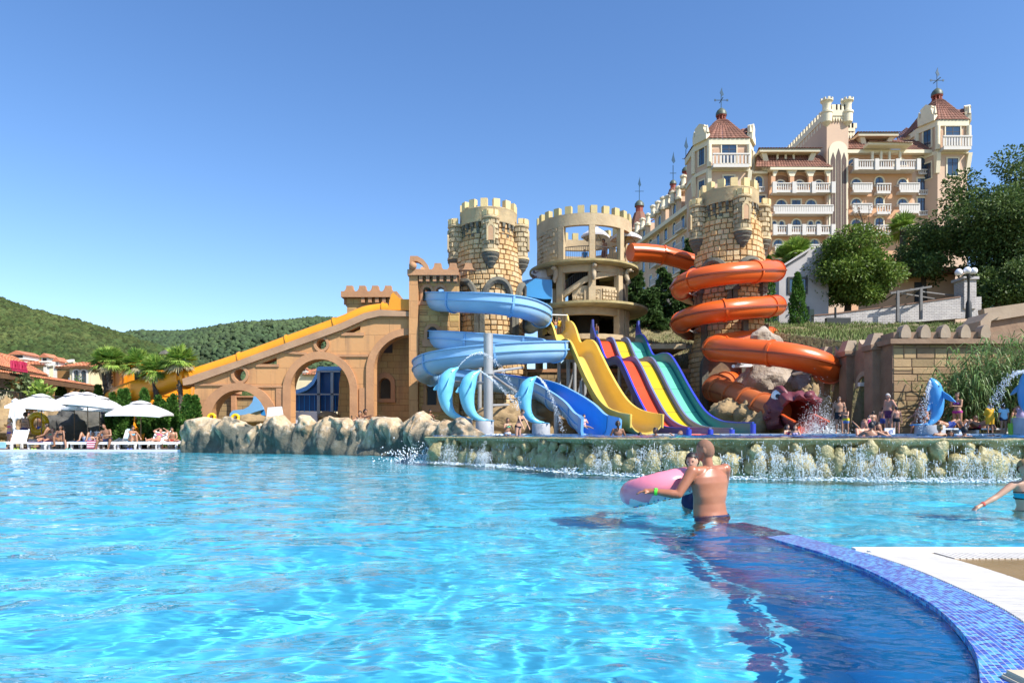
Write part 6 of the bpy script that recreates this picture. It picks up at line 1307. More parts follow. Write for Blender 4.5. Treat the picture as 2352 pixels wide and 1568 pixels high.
b=MB();(x0,z0),(x1,_)=xz6(655,545),xz6(1062,0);b.box(x0,x1,HY_,HY_+14,zg,z0);b.build('wall',M_or,ht)
b=MB();(x2,_),(x3,_)=xz6(1062,0),xz6(1165,0);b.box(x2+.002,x3,HY_+.3,HY_+14,zg,z0);b.build('wall',M_pink,ht)
b=MB();(tx0,tz),(tx1,_)=xz6(530,330),xz6(660,0);b.box(tx0,tx1,HY_-.8,HY_+16,zg,tz);b.box(xz6(655,0)[0],xz6(760,0)[0],HY_+3,HY_+14,zg,xz6(0,392)[1]);b.build('tower_wall',M_pink,ht)
b=MB();px0=xz6(525,0)[0];px1=xz6(668,0)[0];zc=xz6(0,330)[1];zp=xz6(0,296)[1];b.box(px0,px1,HY_-1.1,HY_+16.2,zc,zp)
y=HY_-1.0;zm=xz6(0,262)[1]
b.build('parapet',M_ivory,ht)
b=MB()
for i in range(15):b.box(px0+.02,px0+.5,HY_+1.2+i,HY_+1.75+i,zp+.001,zm-.1)
for i in range(4):x=xz6(556+i*24,0)[0];b.box(x,x+.85,HY_-1.08,HY_-.6,zp+.001,zm)
each(b,'merlon',M_ivory,ht)
b=MB()
for i in range(5):x=xz6(560+i*16,0)[0];b.plate([[(x,zc),(x+.25,zc-.9),(x+.5,zc)]],HY_-1.0,HY_-.81)
for i in range(16):y=HY_+.2+i;b.box(px0+.1,px0+.33,y,y+.45,zc-.8,zc-.002)
b.build('corbel_table',M_ivory,ht)
for x in(531,654):
 (xc_,zt),(_,zb_)=xz6(x,230),xz6(0,365);c=(xc_,HY_-.7,0);b=MB();H=zt-zb_
 b.lathe([(0,zb_-.8),(.2,zb_-.5),(.75,zb_),(.8,zb_+H*.38),(.9,zb_+H*.40),(.9,zb_+H*.48),(.62,zb_+H*.5),(.6,zb_+H*.78),(.75,zb_+H*.9),(.92,zb_+H*.93),(.92,zb_+H*.96),(0,zb_+H*.96)],c,16)
 for i in range(8):a=i*pi/4;b.obox((c[0]+.8*cos(a),c[1]+.8*sin(a),zb_+H*.98+.1),.22,.32,.3,rz=a)
 b.build('corner_turret',M_ivory,ht,40)
b=MB();(qa,za),(qb,zb_)=xz6(665,358),xz6(768,338);b.box(qa,qb,HY_+2.6,HY_+14,za,zb_);
for i in range(4):x=xz6(680+i*22,0)[0];b.box(x,x+.85,HY_+2.6,HY_+3.1,zb_+.001,xz6(0,308)[1])
for i in range(6):x=xz6(668+i*16,0)[0];b.plate([[(x,za),(x+.3,za-1.3),(x+.6,za)]],HY_+2.7,HY_+2.99)
b.build('side_battlement',M_ivory,ht)
Yp=HY_-.8;b=MB();(la,lz0),(lb,lz1)=xz6(541,1150),xz6(654,480);cxl,rl=(la+lb)/2,(lb-la)/2
b.plate([[(la,lz0),(lb,lz0),(lb,lz1-rl)]+arc(cxl,lz1-rl,rl,rl,0,pi,14)[1:-1]+[(la,lz1-rl)]],Yp-.12,Yp-.003);b.build('lancet_frame',M_ivory,ht)
for i in range(3):
 x=la+(lb-la)*(.10+.29*i);w=(lb-la)*.24;b=MB();zt=lz1-(1.6 if i!=1 else 1.0)-.4;b.plate([[(x,lz0),(x+w,lz0),(x+w,zt-.8),(x+w*.5,zt+.3),(x,zt-.8)]],Yp-.17,Yp-.123);each(b,'lancet',M_lance,ht)
 b=MB();b.plate([[(x+w*.32,lz0),(x+w*.35,lz0),(x+w*.35,zt-1.6),(x+w*.32,zt-1.6)]],Yp-.175,Yp-.1725);b.build('lancet_bar',M_ivory,ht)
for i,(xa_,xb2)in enumerate(((205,320),(325,432),(437,552))):
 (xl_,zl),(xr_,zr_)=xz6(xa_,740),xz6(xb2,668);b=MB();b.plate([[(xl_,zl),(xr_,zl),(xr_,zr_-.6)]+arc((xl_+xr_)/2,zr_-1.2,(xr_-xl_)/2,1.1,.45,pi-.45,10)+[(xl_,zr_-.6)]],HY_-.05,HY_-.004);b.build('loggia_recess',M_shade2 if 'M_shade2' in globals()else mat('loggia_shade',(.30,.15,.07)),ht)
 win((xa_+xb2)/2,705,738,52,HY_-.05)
b=MB()
for x in(207,320,432,545):(xc_,z0_),(_,z1_)=xz6(x,735),xz6(0,690);b.box(xc_-.32,xc_+.32,HY_-.9,HY_-.3,z0_,z1_)
each(b,'loggia_column',M_or,ht)
b=MB()
for x0_,x1_ in((207,320),(320,432),(432,545)):
 (xl_,z0_),(xr_,z1_)=xz6(x0_,692),xz6(x1_,655);b.plate([[(xl_,z0_),(xl_+.3,z0_)]+[(xl_+.3+(xr_-xl_-.6)*k/10,z0_+1.5*sin(pi*k/10))for k in range(1,10)]+[(xr_-.3,z0_),(xr_,z0_),(xr_,z1_),(xl_,z1_)]],HY_-.9,HY_-.5)
each(b,'loggia_arch',M_ivory,ht)
balcony(204,556,738,795,HY_,1.5,posts=4);balcony(208,556,868,922,HY_,1.4,solid=True);balcony(212,560,988,1042,HY_,1.2,posts=5);balcony(218,400,1103,1158,HY_,1.3,solid=True);balcony(420,560,1103,1158,HY_,1.3,solid=True)
for x,w,ar in((268,58,True),(358,52,False),(448,58,True)):win(x,822,868,w,arched=ar)
for x in(225,270,445,492):win(x,950,992,28)
win(360,940,992,48)
for x,w,ar in((250,58,True),(365,55,False),(470,50,True)):win(x,1062,1106,w,arched=ar)
for x,w,ar in((250,58,True),(365,55,False),(470,50,True)):win(x,1180,1225,w,arched=ar)
win(131,678,745,44,HY_+.5);balcony(108,158,747,778,HY_+.5,.5);win(150,795,845,40,HY_+.5,False);win(155,1045,1120,30,HY_+.5,False);balcony(140,165,1118,1150,HY_+.5,.5)
b=MB();(xa,z0_),(xb_,z1_)=xz6(185,655),xz6(560,640);b.box(xa,xb_,HY_-1.2,HY_-.004,z0_,z1_);(xa,z0_),(xb_,z1_)=xz6(95,662),xz6(184,648);b.box(xa,xb_,HY_-.2,HY_+.48,z0_,z1_);b.build('cornice',M_ivory,ht)
hroof((xz6(100,0)[0],HY_-1.0,xz6(0,636)[1]),(xz6(556,0)[0],HY_-1.2,xz6(0,640)[1]),(xz6(130,0)[0],HY_+.6,xz6(0,540)[1]),(xz6(520,0)[0],HY_+.6,xz6(0,540)[1]))
def dormer(x0,x1,yt,yb,Y,wins,post,roof=True):
 (xa,zt),(xb_,zb_)=xz6(x0,yt),xz6(x1,yb);b=MB();b.box(xa+1.0,xb_-1.0,Y+1.2,Y+6,zb_-1,zt-.9);b.build('dormer_wall',M_ivory,ht)
 b=MB();b.box(xa+.8,xb_-.8,Y,Y+1.19,zb_-.5,zb_+.1);b.box(xa,xb_,Y-.8,Y+5,zt-.9,zt-.5);b.build('dormer_sill',M_ivory,ht)
 hroof((xa-.3,Y-1.0,zt-.45),(xb_+.3,Y-1.0,zt-.45),(xa+1,Y+4,zt+.35),(xb_-1,Y+4,zt+.35))
 b=MB()
 for x in post:xp=xz6(x,0)[0];b.box(xp-.14,xp+.14,Y+.1,Y+.4,zb_+.102,zt-.92)
 for xp,s in((xa+1.5,-1),(xb_-1.5,1)):b.hexa([(xp-.4,Y+.1,zb_+.11),(xp+.4,Y+.1,zb_+.11),(xp+.4,Y+.6,zb_+.11),(xp-.4,Y+.6,zb_+.11),(xp-.4+s*.7,Y-.4,zt-.93),(xp+.4+s*.7,Y-.4,zt-.93),(xp+.4+s*.7,Y+.6,zt-.93),(xp-.4+s*.7,Y+.6,zt-.93)])
 each(b,'dormer_post',M_ivory,ht)
 for x,w,ya,ybb in wins:win(x,ya,ybb,w,Y+1.2,False)
dormer(125,488,508,625,HY_-.2,((225,60,575,612),(278,45,575,612),(330,50,575,612)),(245,295,343))
dormer(728,972,402,498,HY_+.4,((832,58,462,495),),())
hroof((xz6(655,0)[0],HY_-.8,xz6(0,525)[1]),(xz6(1165,0)[0],HY_-.8,xz6(0,530)[1]),(xz6(660,0)[0],HY_+1.3,xz6(0,436)[1]),(xz6(1120,0)[0],HY_+1.3,xz6(0,436)[1]))
b=MB();(xa,z0_),(xb_,z1_)=xz6(655,550),xz6(1165,530);b.box(xa,xb_,HY_-.9,HY_-.004,z0_,z1_);(xa,z0_),(xb_,z1_)=xz6(745,552),xz6(1005,512);b.box(xa,xb_,HY_-2.6,HY_-.95,z0_+.6,z1_);b.build('cornice',M_ivory,ht)
hroof((xz6(742,0)[0],HY_-2.9,xz6(0,515)[1]),(xz6(1008,0)[0],HY_-2.9,xz6(0,524)[1]),(xz6(770,0)[0],HY_-.8,xz6(0,498)[1]),(xz6(980,0)[0],HY_-.8,xz6(0,498)[1]))
for x,w in((705,72),(855,60),(990,70)):win(x,575,612,w)
b=MB()
for x in(790,842,892,955):(xp,z0_),(_,z1_)=xz6(x,610),xz6(0,550);b.box(xp-.16,xp+.16,HY_-1.6,HY_-1.3,z0_,z1_)
each(b,'balcony_post',M_ivory,ht)
balcony(685,1058,606,662,HY_,1.8,posts=4)
for ya,yb2,bya,byb in((695,738,735,792),(815,858,858,916),(940,985,985,1040)):
 win(722,ya,yb2,58);win(862,ya-12,yb2,48);win(1003,ya,yb2,56);balcony(682,790,bya,byb,HY_,1.3,solid=True);balcony(828,908,bya,byb+4,HY_,1.1);balcony(962,1074,bya,byb,HY_,1.3,solid=True)
for ya,yb2,ar in((565,640,True),(692,765,False),(810,890,False)):win(1118,ya,yb2,48,HY_+.3,ar);balcony(1094,1146,yb2,yb2+30,HY_+.3,.4)
b=MB()
for k in range(26):z=xz6(0,560+k*15)[1];x=xz6(1163,0)[0];b.box(x,x+(.7 if k%2 else 1.1),HY_-.14,HY_-.004,z-.95,z-.15)
b.build('quoins',M_ivory,ht)
def htower(cx,zs,Yf,fw,sw,front_loggia=True):
 pl=[(-fw,0),(fw,0),(fw+sw,2.8),(fw+sw,7.5),(-fw-sw,7.5),(-fw-sw,2.8)]
 def prism(b,p,z0,z1,g=0.0):
  n=len(p);q=[(cx+x*(1+g),Yf+(y-3.75)*(1+g)+3.75)for x,y in p];b.add([(x,y,z0)for x,y in q]+[(x,y,z1)for x,y in q],[tuple(range(n))[::-1],tuple(range(n,2*n))]+[(i,(i+1)%n,n+(i+1)%n,n+i)for i in range(n)])
 b=MB();prism(b,pl,zg,zs['eave']);b.build('tower_wall',M_pink,ht)
 b=MB();prism(b,pl,zs['eave']+.002,zs['eave']+.9,.06);prism(b,pl,zs['floor']-.3,zs['floor']+.25,.04);b.build('cornice',M_ivory,ht)
 b=MB()
 for x,y in pl[:4]+pl[5:]:
  b.cyl((cx+x*1.04,Yf+(y-3.75)*1.04+3.75,0),.36,zs['floor']+.3,zs['eave'],10);s_=1 if x>0 else-1;b.hexa([(cx+x*1.0-.3,Yf+y-.1,zs['floor']-3.2),(cx+x+.3,Yf+y-.1,zs['floor']-3.2),(cx+x+.3,Yf+y+.3,zs['floor']-3.2),(cx+x-.3,Yf+y+.3,zs['floor']-3.2),(cx+x*1.06-.3,Yf+y-.6,zs['floor']-.31),(cx+x*1.06+.3,Yf+y-.6,zs['floor']-.31),(cx+x*1.06+.3,Yf+y+.3,zs['floor']-.31),(cx+x*1.06-.3,Yf+y+.3,zs['floor']-.31)])
 each(b,'tower_column',M_ivory,ht,40)
 n=len(pl);top=zs['roof'];b=MB();q=[(cx+x*1.08,Yf+(y-3.75)*1.08+3.75)for x,y in pl];ap=[(cx+x*.22,Yf+(y-3.75)*.22+3.75)for x,y in pl]
 for i in range(n):tiles(b,(*q[i],zs['eave']+.9),(*q[(i+1)%n],zs['eave']+.9),(*ap[i],top),(*ap[(i+1)%n],top),9 if i==0 else 6,9)
 b.build('roof',M_htile,ht)
 c=(cx,Yf+3.75,0);b=MB();b.lathe([(0,top-.1),(.85,top-.1),(.9,top+.12),(0,top+.12)],c,12)
 for k in range(8):a=k*pi/4;b.box(c[0]+.6*cos(a)-.1,c[0]+.6*cos(a)+.1,c[1]+.6*sin(a)-.1,c[1]+.6*sin(a)+.1,top+.12,top+.8)
 b.lathe([(0,top+.8),(.8,top+.8),(.82,top+.95),(0,top+.95)],c,12);b.build('lantern',M_redtr,ht)
 b=MB();b.lathe([(.86,top+.95),(.84,top+1.35),(.64,top+1.75),(.3,top+2.05),(.07,top+2.2),(0,top+2.4)],c,16);d=b.build('dome',M_copper,ht,40)
 b=MB();z=top+2.3;b.cyl(c,.07,z,z+2.0,6);b.bar((c[0]-.95,c[1],z+1.1),(c[0]+.95,c[1],z+1.1),.09);b.bar((c[0],c[1]-.95,z+1.1),(c[0],c[1]+.95,z+1.1),.09);b.plate([[(-.22,2.3),(.08,1.7),(.4,1.95),(.18,2.5),(.1,3.1)]],-.05,.05,org=(c[0],c[1],z))
 for s in(-.95,.95):b.box(c[0]+s-.14,c[0]+s+.14,c[1]-.05,c[1]+.05,z+.95,z+1.25)
 b.build('weathervane',M_vane,d)
 for s in(-1,1):
  o=Vector((cx+s*(fw+sw/2)*1.07,Yf+1.2,0));rz=math.atan2(2.8,sw)*s;z0=zs['eave']+.9;gh=zs['gable']-z0;w=sw*.70+.35
  b=MB();b.plate([[(-w,z0),(w,z0),(w,z0+gh*.34),(w*.62,z0+gh*.4),(w*.62,z0+gh*.72),(w*.7,z0+gh*.76),(w*.7,z0+gh*.82),(0,z0+gh),(-w*.7,z0+gh*.82),(-w*.7,z0+gh*.76),(-w*.62,z0+gh*.72),(-w*.62,z0+gh*.4),(-w,z0+gh*.34)]],-.3,.5,org=o,rz=rz)
  for e in(-1,1):dv=Matrix.Rotation(rz,3,'Z')@V3(e*w*.95,0,0);b.lathe([(.28,z0+gh*.34),(.3,z0+gh*.4),(.1,z0+gh*.75),(0,z0+gh*.78)],(o.x+dv.x,o.y+dv.y,0),6)
  b.build('gable',M_ivory,ht)
  b=MB();bk=Matrix.Rotation(rz,3,'Z');P=lambda x,y,z:o+bk@V3(x,y,z);tiles(b,P(-w*.7,.5,z0+gh*.45),P(-w*.7,4.0,z0+gh*.45),P(0,.5,z0+gh*.84),P(0,4.0,z0+gh*.84),6,3);tiles(b,P(w*.7,.5,z0+gh*.45),P(w*.7,4.0,z0+gh*.45),P(0,.5,z0+gh*.84),P(0,4.0,z0+gh*.84),6,3);b.build('gable_roof',M_htile,ht)
  fz=zs['floor'];m_=Vector((cx+s*(fw+sw/2),Yf+1.4,0))-Vector((-sin(rz),cos(rz),0))*0
  archwin(ht,(m_.x,m_.y,fz+1.2),1.15,3.2,rz=rz,frame=M_ivory,fw=.25,glass=M_hglass);archwin(ht,(m_.x,m_.y,fz-3.6),1.2,2.4,rz=rz,frame=M_ivory,fw=.2,arched=False,glass=M_hglass)
 fz=zs['floor'];b=MB();b.plate([[(cx-fw+.5,fz+.3),(cx+fw-.5,fz+.3),(cx+fw-.5,zs['eave']-.6),(cx-fw+.5,zs['eave']-.6)]],Yf-.05,Yf-.004);b.build('recess',mat('peach_shade',(.55,.34,.21))if 'peach_shade' not in bpy.data.materials else bpy.data.materials['peach_shade'],ht)
 archwin(ht,(cx,Yf-.06,fz+.9),2.2,2.9,frame=M_ivory,fw=.15,arched=False,glass=M_hglass);archwin(ht,(cx,Yf,fz-3.6),1.6,2.6,frame=M_ivory,fw=.2,arched=False,glass=M_hglass)
 bb=MB();xa,xb_=cx-fw+.2,cx+fw-.2;bb.box(xa,xb_,Yf-1.2,Yf-.06,fz-.1,fz+.4);bb.box(xa-.1,xb_+.1,Yf-1.3,Yf-1.05,fz+1.75,fz+1.98)
 for i in range(11):x=xa+(xb_-xa)*i/10;bb.box(x-.12,x+.12,Yf-1.22,Yf-1.1,fz+.4,fz+1.75)
 bb.build('balcony',M_wht,ht)
 for k in range(8):pass
Y5=103.5
htower(WX('Z5',820,Y5),dict(eave=WZ('Z5',610,Y5),floor=WZ('Z5',795,Y5),roof=WZ('Z5',440,Y5+4),gable=WZ('Z5',425,Y5)),Y5,2.9,1.55)
htower(WX('Z6',1306,Y5),dict(eave=WZ('Z6',375,Y5),floor=WZ('Z6',530,Y5),roof=WZ('Z6',232,Y5+4),gable=WZ('Z6',222,Y5)),Y5,2.25,1.35)
hroof((xz6(1040,0)[0],HY_+3,xz6(0,412)[1]),(xz6(1170,0)[0],HY_+3,xz6(0,365)[1]),(xz6(1140,0)[0],HY_+8,xz6(0,300)[1]),(xz6(1210,0)[0],HY_+8,xz6(0,240)[1]))
wa,wb=V3(WX('Z5',600,109),109,0),V3(24.0,140,0);wd_=(wb-wa).normalized();wrz=math.atan2(wd_.y,wd_.x)+pi;nrm=V3(-wd_.y,wd_.x,0);wl=(wb-wa).length
wt=38.5
b=MB();P=[wa,wb,wb-nrm*12,wa-nrm*12];b.hexa([(p.x,p.y,zg-4)for p in P]+[(p.x,p.y,wt)for p in P]);b.build('wing_wall',M_pink,ht)
if nrm.x>0:nrm=-nrm
M_w=Matrix.Rotation(wrz,3,'Z')
def wing(u,z,out=0.0):p=wa+wd_*u+nrm*out;return V3(p.x,p.y,z)
b=MB()
for zc_,o_,h_ in((wt,.9,.7),(wt-3.4,.35,.3),(wt-10.2,.3,.25)):b.hexa([wing(0,zc_-h_),wing(0,zc_-h_,o_),wing(wl,zc_-h_,o_),wing(wl,zc_-h_)]+[wing(0,zc_),wing(0,zc_,o_),wing(wl,zc_,o_),wing(wl,zc_)])
b.build('cornice',M_ivory,ht)
for i,u in enumerate((2.5,6.0,9.5,13,16.5,20,23.5,27)):
 for k in range(5):
  z=wt-3.0-k*3.4;bay=i%3==1
  archwin(ht,tuple(wing(u,z,.0)),1.3,2.1,rz=wrz,frame=M_ivory,fw=.2,arched=(k+i)%2==0,glass=M_hglass,mull=False)
  if bay:
   b=MB();b.hexa([wing(u-1.4,z-.5,.005),wing(u+1.4,z-.5,.005),wing(u+1.4,z-.5,1.0),wing(u-1.4,z-.5,1.0),wing(u-1.4,z-.2,.005),wing(u+1.4,z-.2,.005),wing(u+1.4,z-.2,1.0),wing(u-1.4,z-.2,1.0)])
   for q in range(8):v=u-1.4+q*.4;b.bar(wing(v,z-.2,.95),wing(v,z+.7,.95),.16)
   b.bar(wing(u-1.45,z+.75,.95),wing(u+1.45,z+.75,.95),.2);b.build('balcony',M_wht,ht)
for u0,u1,hh in((.5,6,4.2),(7.5,12.5,3.0),(14,19,3.4),(21,27,2.6)):
 b=MB();b.hexa([wing(u0,wt+.001,-.3),wing(u1,wt+.001,-.3),wing(u1,wt+.001,-8),wing(u0,wt+.001,-8)]+[wing(u0,wt+hh,-.3),wing(u1,wt+hh,-.3),wing(u1,wt+hh,-8),wing(u0,wt+hh,-8)]);b.build('wing_attic',M_pink,ht)
 b=MB()
 for v in(u0+.2,(u0+u1)/2,u1-.2):p=wing(v,0,.1);b.lathe([(0,wt+hh-.6),(.55,wt+hh-.6),(.6,wt+hh-.2),(.45,wt+hh),(.45,wt+hh+1.2),(.6,wt+hh+1.3),(.6,wt+hh+1.6),(0,wt+hh+1.9)],(p.x,p.y,0),8)
 each(b,'finial_post',M_ivory,ht,40)
 hroof(tuple(wing(u0,wt+hh,.0)),tuple(wing(u1,wt+hh,.0)),tuple(wing((u0+u1)/2-.6,wt+hh+2.4,-3.5)),tuple(wing((u0+u1)/2+.6,wt+hh+2.4,-3.5)),.5,.7)
 archwin(ht,tuple(wing((u0+u1)/2,wt+.6,-.3)),1.2,1.9,rz=wrz,frame=M_ivory,fw=.2,glass=M_hglass,mull=False)
for(zx,zy,Y,s)in((495,775,118,.58),(398,875,124,.52),(142,1030,150,.85)):
 q=W('Z5',zx,zy,Y);c=(q.x,q.y,0);b=MB();b.lathe([(1.9*s,q.z-7.5*s),(2.8*s,q.z-7.4*s),(1.3*s,q.z-3.2*s),(.95*s,q.z-3.0*s),(0,q.z-3.0*s)],c,8);b.build('roof',M_htile,ht)
 b=MB();b.lathe([(2.2*s,q.z-16*s),(2.2*s,q.z-7.6*s),(2.9*s,q.z-7.5*s),(2.9*s,q.z-8*s),(2.2*s,q.z-8.1*s)],c,8);b.build('turret_wall',M_pink,ht);b=MB();b.lathe([(.95*s,q.z-3*s),(.95*s,q.z-1.7*s),(1.2*s,q.z-1.6*s)],c,8);b.build('lantern',M_redtr,ht)
 b=MB();b.lathe([(1.25*s,q.z-1.6*s),(1.2*s,q.z-.9*s),(.7*s,q.z-.2*s),(0,q.z+.2*s)],c,12);d=b.build('dome',M_copper,ht,40)
 b=MB();b.cyl(c,.08,q.z,q.z+5.2*s,6);b.bar((c[0]-1.1*s,c[1],q.z+2.4*s),(c[0]+1.1*s,c[1],q.z+2.4*s),.1);b.plate([[(-.3,3.6),(.1,3.0),(.4,3.4),(.15,4.4),(.1,5.2)]],-.04,.04,org=(c[0],c[1],q.z));b.build('weathervane',M_vane,d)
z7=lambda x,y,Y:W('Z7',x,y,Y)
M_wblk=brickmat('wall_blocks',(.32,.21,.12),(.38,.26,.14),(.13,.09,.05),.62,.30,.018);M_wtrim=mat('wall_trim',(.30,.20,.13),(.22,.14,.09),vs=1.5,rough=.9,bump=.4,bs=6);M_wcap=mat('wall_cap',(.40,.31,.22),(.32,.24,.17),vs=1.5,rough=.9,bump=.2)
t=thing('stone_wall','tall tan stone retaining wall with arched niches and teardrop battlements','wall',(18,31,.98));YW=31.0
xc=z7(885,0,YW).x;zt=z7(0,650,YW).z;ztc=z7(0,600,YW).z
b=MB();b.box(xc,34,YW,YW+1,.5,zt);b.build('front_wall',M_wtrim,t)
b=MB();ashlar(b,xc+.02,27,.98,zt,YW-.002,1.15);b.build('stone_facing',mat('wall_ashlar',(.37,.25,.13),(.29,.19,.10),vs=1.3,rough=.9,island=.22,hue=.012,bump=.4,bs=7),t)
b=MB();b.box(xc-.25,34,YW-.3,YW+1,zt,zt+.22);b.box(xc,34,YW-.1,YW+1,zt+.221,ztc+.25);b.build('cornice',M_wtrim,t)
b=MB()
for x in(970,1118,1268,1420,1570):
 q=z7(x,605,YW-.1);n=12;pts=[(.30*math.cos(a)*(1 if a<1.57 else 1),.0)for a in(0,)];H=(605-503)*.30297*YW/F_
 o_=[(-.19,0)]+[(-.23*(1-(k/10)**2.4)**.62 if k<10 else 0,H*(.08+.92*k/10))for k in range(11)]+[(.23*(1-(k/10)**2.4)**.62,H*(.08+.92*k/10))for k in range(9,-1,-1)]+[(.19,0)]
 b.plate([o_],-.2,.25,org=q)
each(b,'teardrop_merlon',M_wcap,t)
Y2=38.7;b=MB();zl=zt+.12;loc=lambda Y,z:(Y,z)
ar=[]
for ya in(32.9,35.4):ar.append([(ya,1.0),(ya+1.1,1.0),(ya+1.1,zl-1.9)]+[(ya+.55+.55*cos(pi*k/10),zl-1.9+.55*sin(pi*k/10))for k in range(1,10)]+[(ya,zl-1.9)])
b.plate([[(YW+.02,.5),(Y2,.5),(Y2,zl),(YW+.02,zl)]]+ar,0,.5,org=(xc+.5,0,0),rz=pi/2);b.build('niche_wall',M_wtrim,t)
b=MB();b.box(xc+.51,xc+.8,YW+.5,Y2,.5,zl);b.build('niche_back',M_wblk,t)
b=MB()
for yy in(32.0,34.5,37.0):b.box(xc-.38,xc-.002,yy,yy+.75,.5,zl-.25);b.box(xc-.5,xc-.002,yy-.12,yy+.87,zl-.249,zl)
each(b,'pilaster',M_wtrim,t)
b=MB()
for yy in(32.0,34.5,37.0):c=(xc-.05,yy+.37,zl);b.hexa([V3(*c)+V3(*d)for d in((-.42,-.36,0),(.36,-.36,0),(.36,.36,0),(-.42,.36,0),(-.2,-.28,.56),(.2,-.28,.56),(.2,.28,.56),(-.2,.28,.56))])
for yy in(33.2,35.7):b.plate([[(yy,zl),(yy+.9,zl),(yy+.8,zl+.5),(yy+.62,zl+.3),(yy+.45,zl+.22),(yy+.28,zl+.3),(yy+.1,zl+.5)]],-.2,.2,org=(xc+.2,0,0),rz=pi/2)
each(b,'merlon',M_wcap,t)
b=MB()
for ya in(32.9,35.4):
 yc_,zc_=ya+.55,zl-1.9;o_=[(yc_+.8*cos(pi*k/10),zc_+.8*sin(pi*k/10))for k in range(11)];i_=[(yc_+.56*cos(pi*k/10),zc_+.56*sin(pi*k/10))for k in range(10,-1,-1)];b.plate([o_+i_],0,.08,org=(xc-.005,0,0),rz=pi/2)
each(b,'niche_arch',M_wcap,t)
M_relief=mat('relief_stone',(.26,.17,.10))
b=MB()
for ya in(32.9,35.4):
 for k in range(5):b.box(xc+.44,xc+.509,ya+.3,ya+.8,1.7+k*.42,2.0+k*.42)
b.build('relief_panel',M_relief,t)
b=MB();q=z7(720,750,34.3);b.obox((xc-.1,33.5,zl-1.75),.3,.25,.18);b.build('floodlight',M_white,t)
t=thing('ramp_wall','slanting tan wall with thick coping rising to the right above the reeds','wall',(24,32,5));b=MB();yq=32.2
pt=[z7(1590,530,yq),z7(1900,470,yq),z7(2300,380,yq)];b.plate([[(p.x,p.z)for p in(z7(1590,700,yq),z7(2300,700,yq),z7(2300,385,yq),z7(1882,430,yq),z7(1620,480,yq),z7(1590,500,yq))]],yq,yq+.8);b.build('wall',M_wtrim,t)
b=MB();b.plate([[(p.x,p.z)for p in(z7(1520,545,yq),z7(1590,545,yq),z7(1600,480,yq),z7(1675,440,yq),z7(1675,415,yq),z7(1580,418,yq),z7(1520,480,yq))]],yq-.3,yq+1.1);b.build('end_block',M_wcap,t)
b=MB();b.plate([[(p.x,p.z)for p in(z7(1600,480,yq),z7(1882,432,yq),z7(2300,386,yq),z7(2300,330,yq),z7(1882,388,yq),z7(1676,438,yq))]],yq-.2,yq+1.0);b.build('coping',M_wcap,t)
b=MB();p0_,p1_=z7(1560,420,37),z7(2200,330,37);b.bar(p0_,p1_,.5,.5);tag(b.build('bank_kerb',M_wcap,None,org=p0_),'pale concrete kerb running up the bank behind the ramp wall','kerb')
M_reed=leafmat('reed_leaf',(.10,.19,.05),(.24,.34,.12),.4,.5);g_=np.random.default_rng(4)
b=MB();st=MB()
for k in range(330):
 Y=R.uniform(27.6,30.7);px=R.uniform(2205,2450);X=(px-CX)/F_*Y;edge=min(1,(px-2185)/120);H=R.uniform(2.6,4.6)*(.55+.45*edge);lean=V3(R.gauss(-.12,.2)-.35*(1-edge),R.gauss(-.12,.15),1);base=V3(X,Y,.98);tip=base+lean*H
 mid=base.lerp(tip,.5)+V3(0,0,.15);st.tube([base,mid,tip-V3(0,0,.3)],[.018,.015,.006],4,False)
 for j in range(13):
  u=.18+.82*j/13;p=base.lerp(mid,u*2)if u<.5 else mid.lerp(tip-V3(0,0,.3),u*2-1);a=R.uniform(0,6.28)if R.random()<.5 else R.gauss(-pi*.75,.9);d=V3(cos(a),sin(a),0);L=R.uniform(.5,.95);w=.028;s=V3(-d.y,d.x,0)*w
  q1=p+d*L*.4+V3(0,0,L*.28);q2=p+d*L*.78+V3(0,0,L*.18);q3=p+d*L*1.0-V3(0,0,L*.22);b.add([p-s*.6,p+s*.6,q1+s,q1-s,q2+s*.7,q2-s*.7,q3],[(0,1,2,3),(3,2,4,5),(5,4,6)])
rd=b.build('reeds',M_reed);tag(rd,'tall green giant reeds in front of the stone wall','reeds',kind='stuff');st.build('reed_stalks',leafmat('reed_stalk',(.16,.18,.07),(.28,.26,.12)),rd)
M_wh=mat('white_render',(.44,.42,.41),(.38,.36,.36),vs=1,rough=.9);YHs=61.0  # white lowered to grey, the house face's shade is put into the colour
t=thing('white_house','plain white house with dark framed windows beside the right tower','house',(25,YHs,11));p=lambda x,y:(z7(x,y,YHs).x,z7(x,y,YHs).z)
b=MB();b.plate([[p(25,540),p(400,540),p(400,-110),p(250,-60),p(60,70),p(25,92)]],YHs,YHs+7);b.build('wall',M_wh,t)
b=MB();(xa,za),(xb_,zb_)=p(20,95),p(255,-62);b.hexa([(xa-.2,YHs-.3,za),(xb_,YHs-.3,zb_),(xb_,YHs+7,zb_),(xa-.2,YHs+7,za),(xa-.2,YHs-.3,za+.2),(xb_,YHs-.3,zb_+.2),(xb_,YHs+7,zb_+.2),(xa-.2,YHs+7,za+.2)]);b.build('roof',M_wh,t)
M_blackf=mat('black_frame',(.02,.022,.02),rough=.5);M_curt=mat('pale_curtain',(.22,.25,.17))
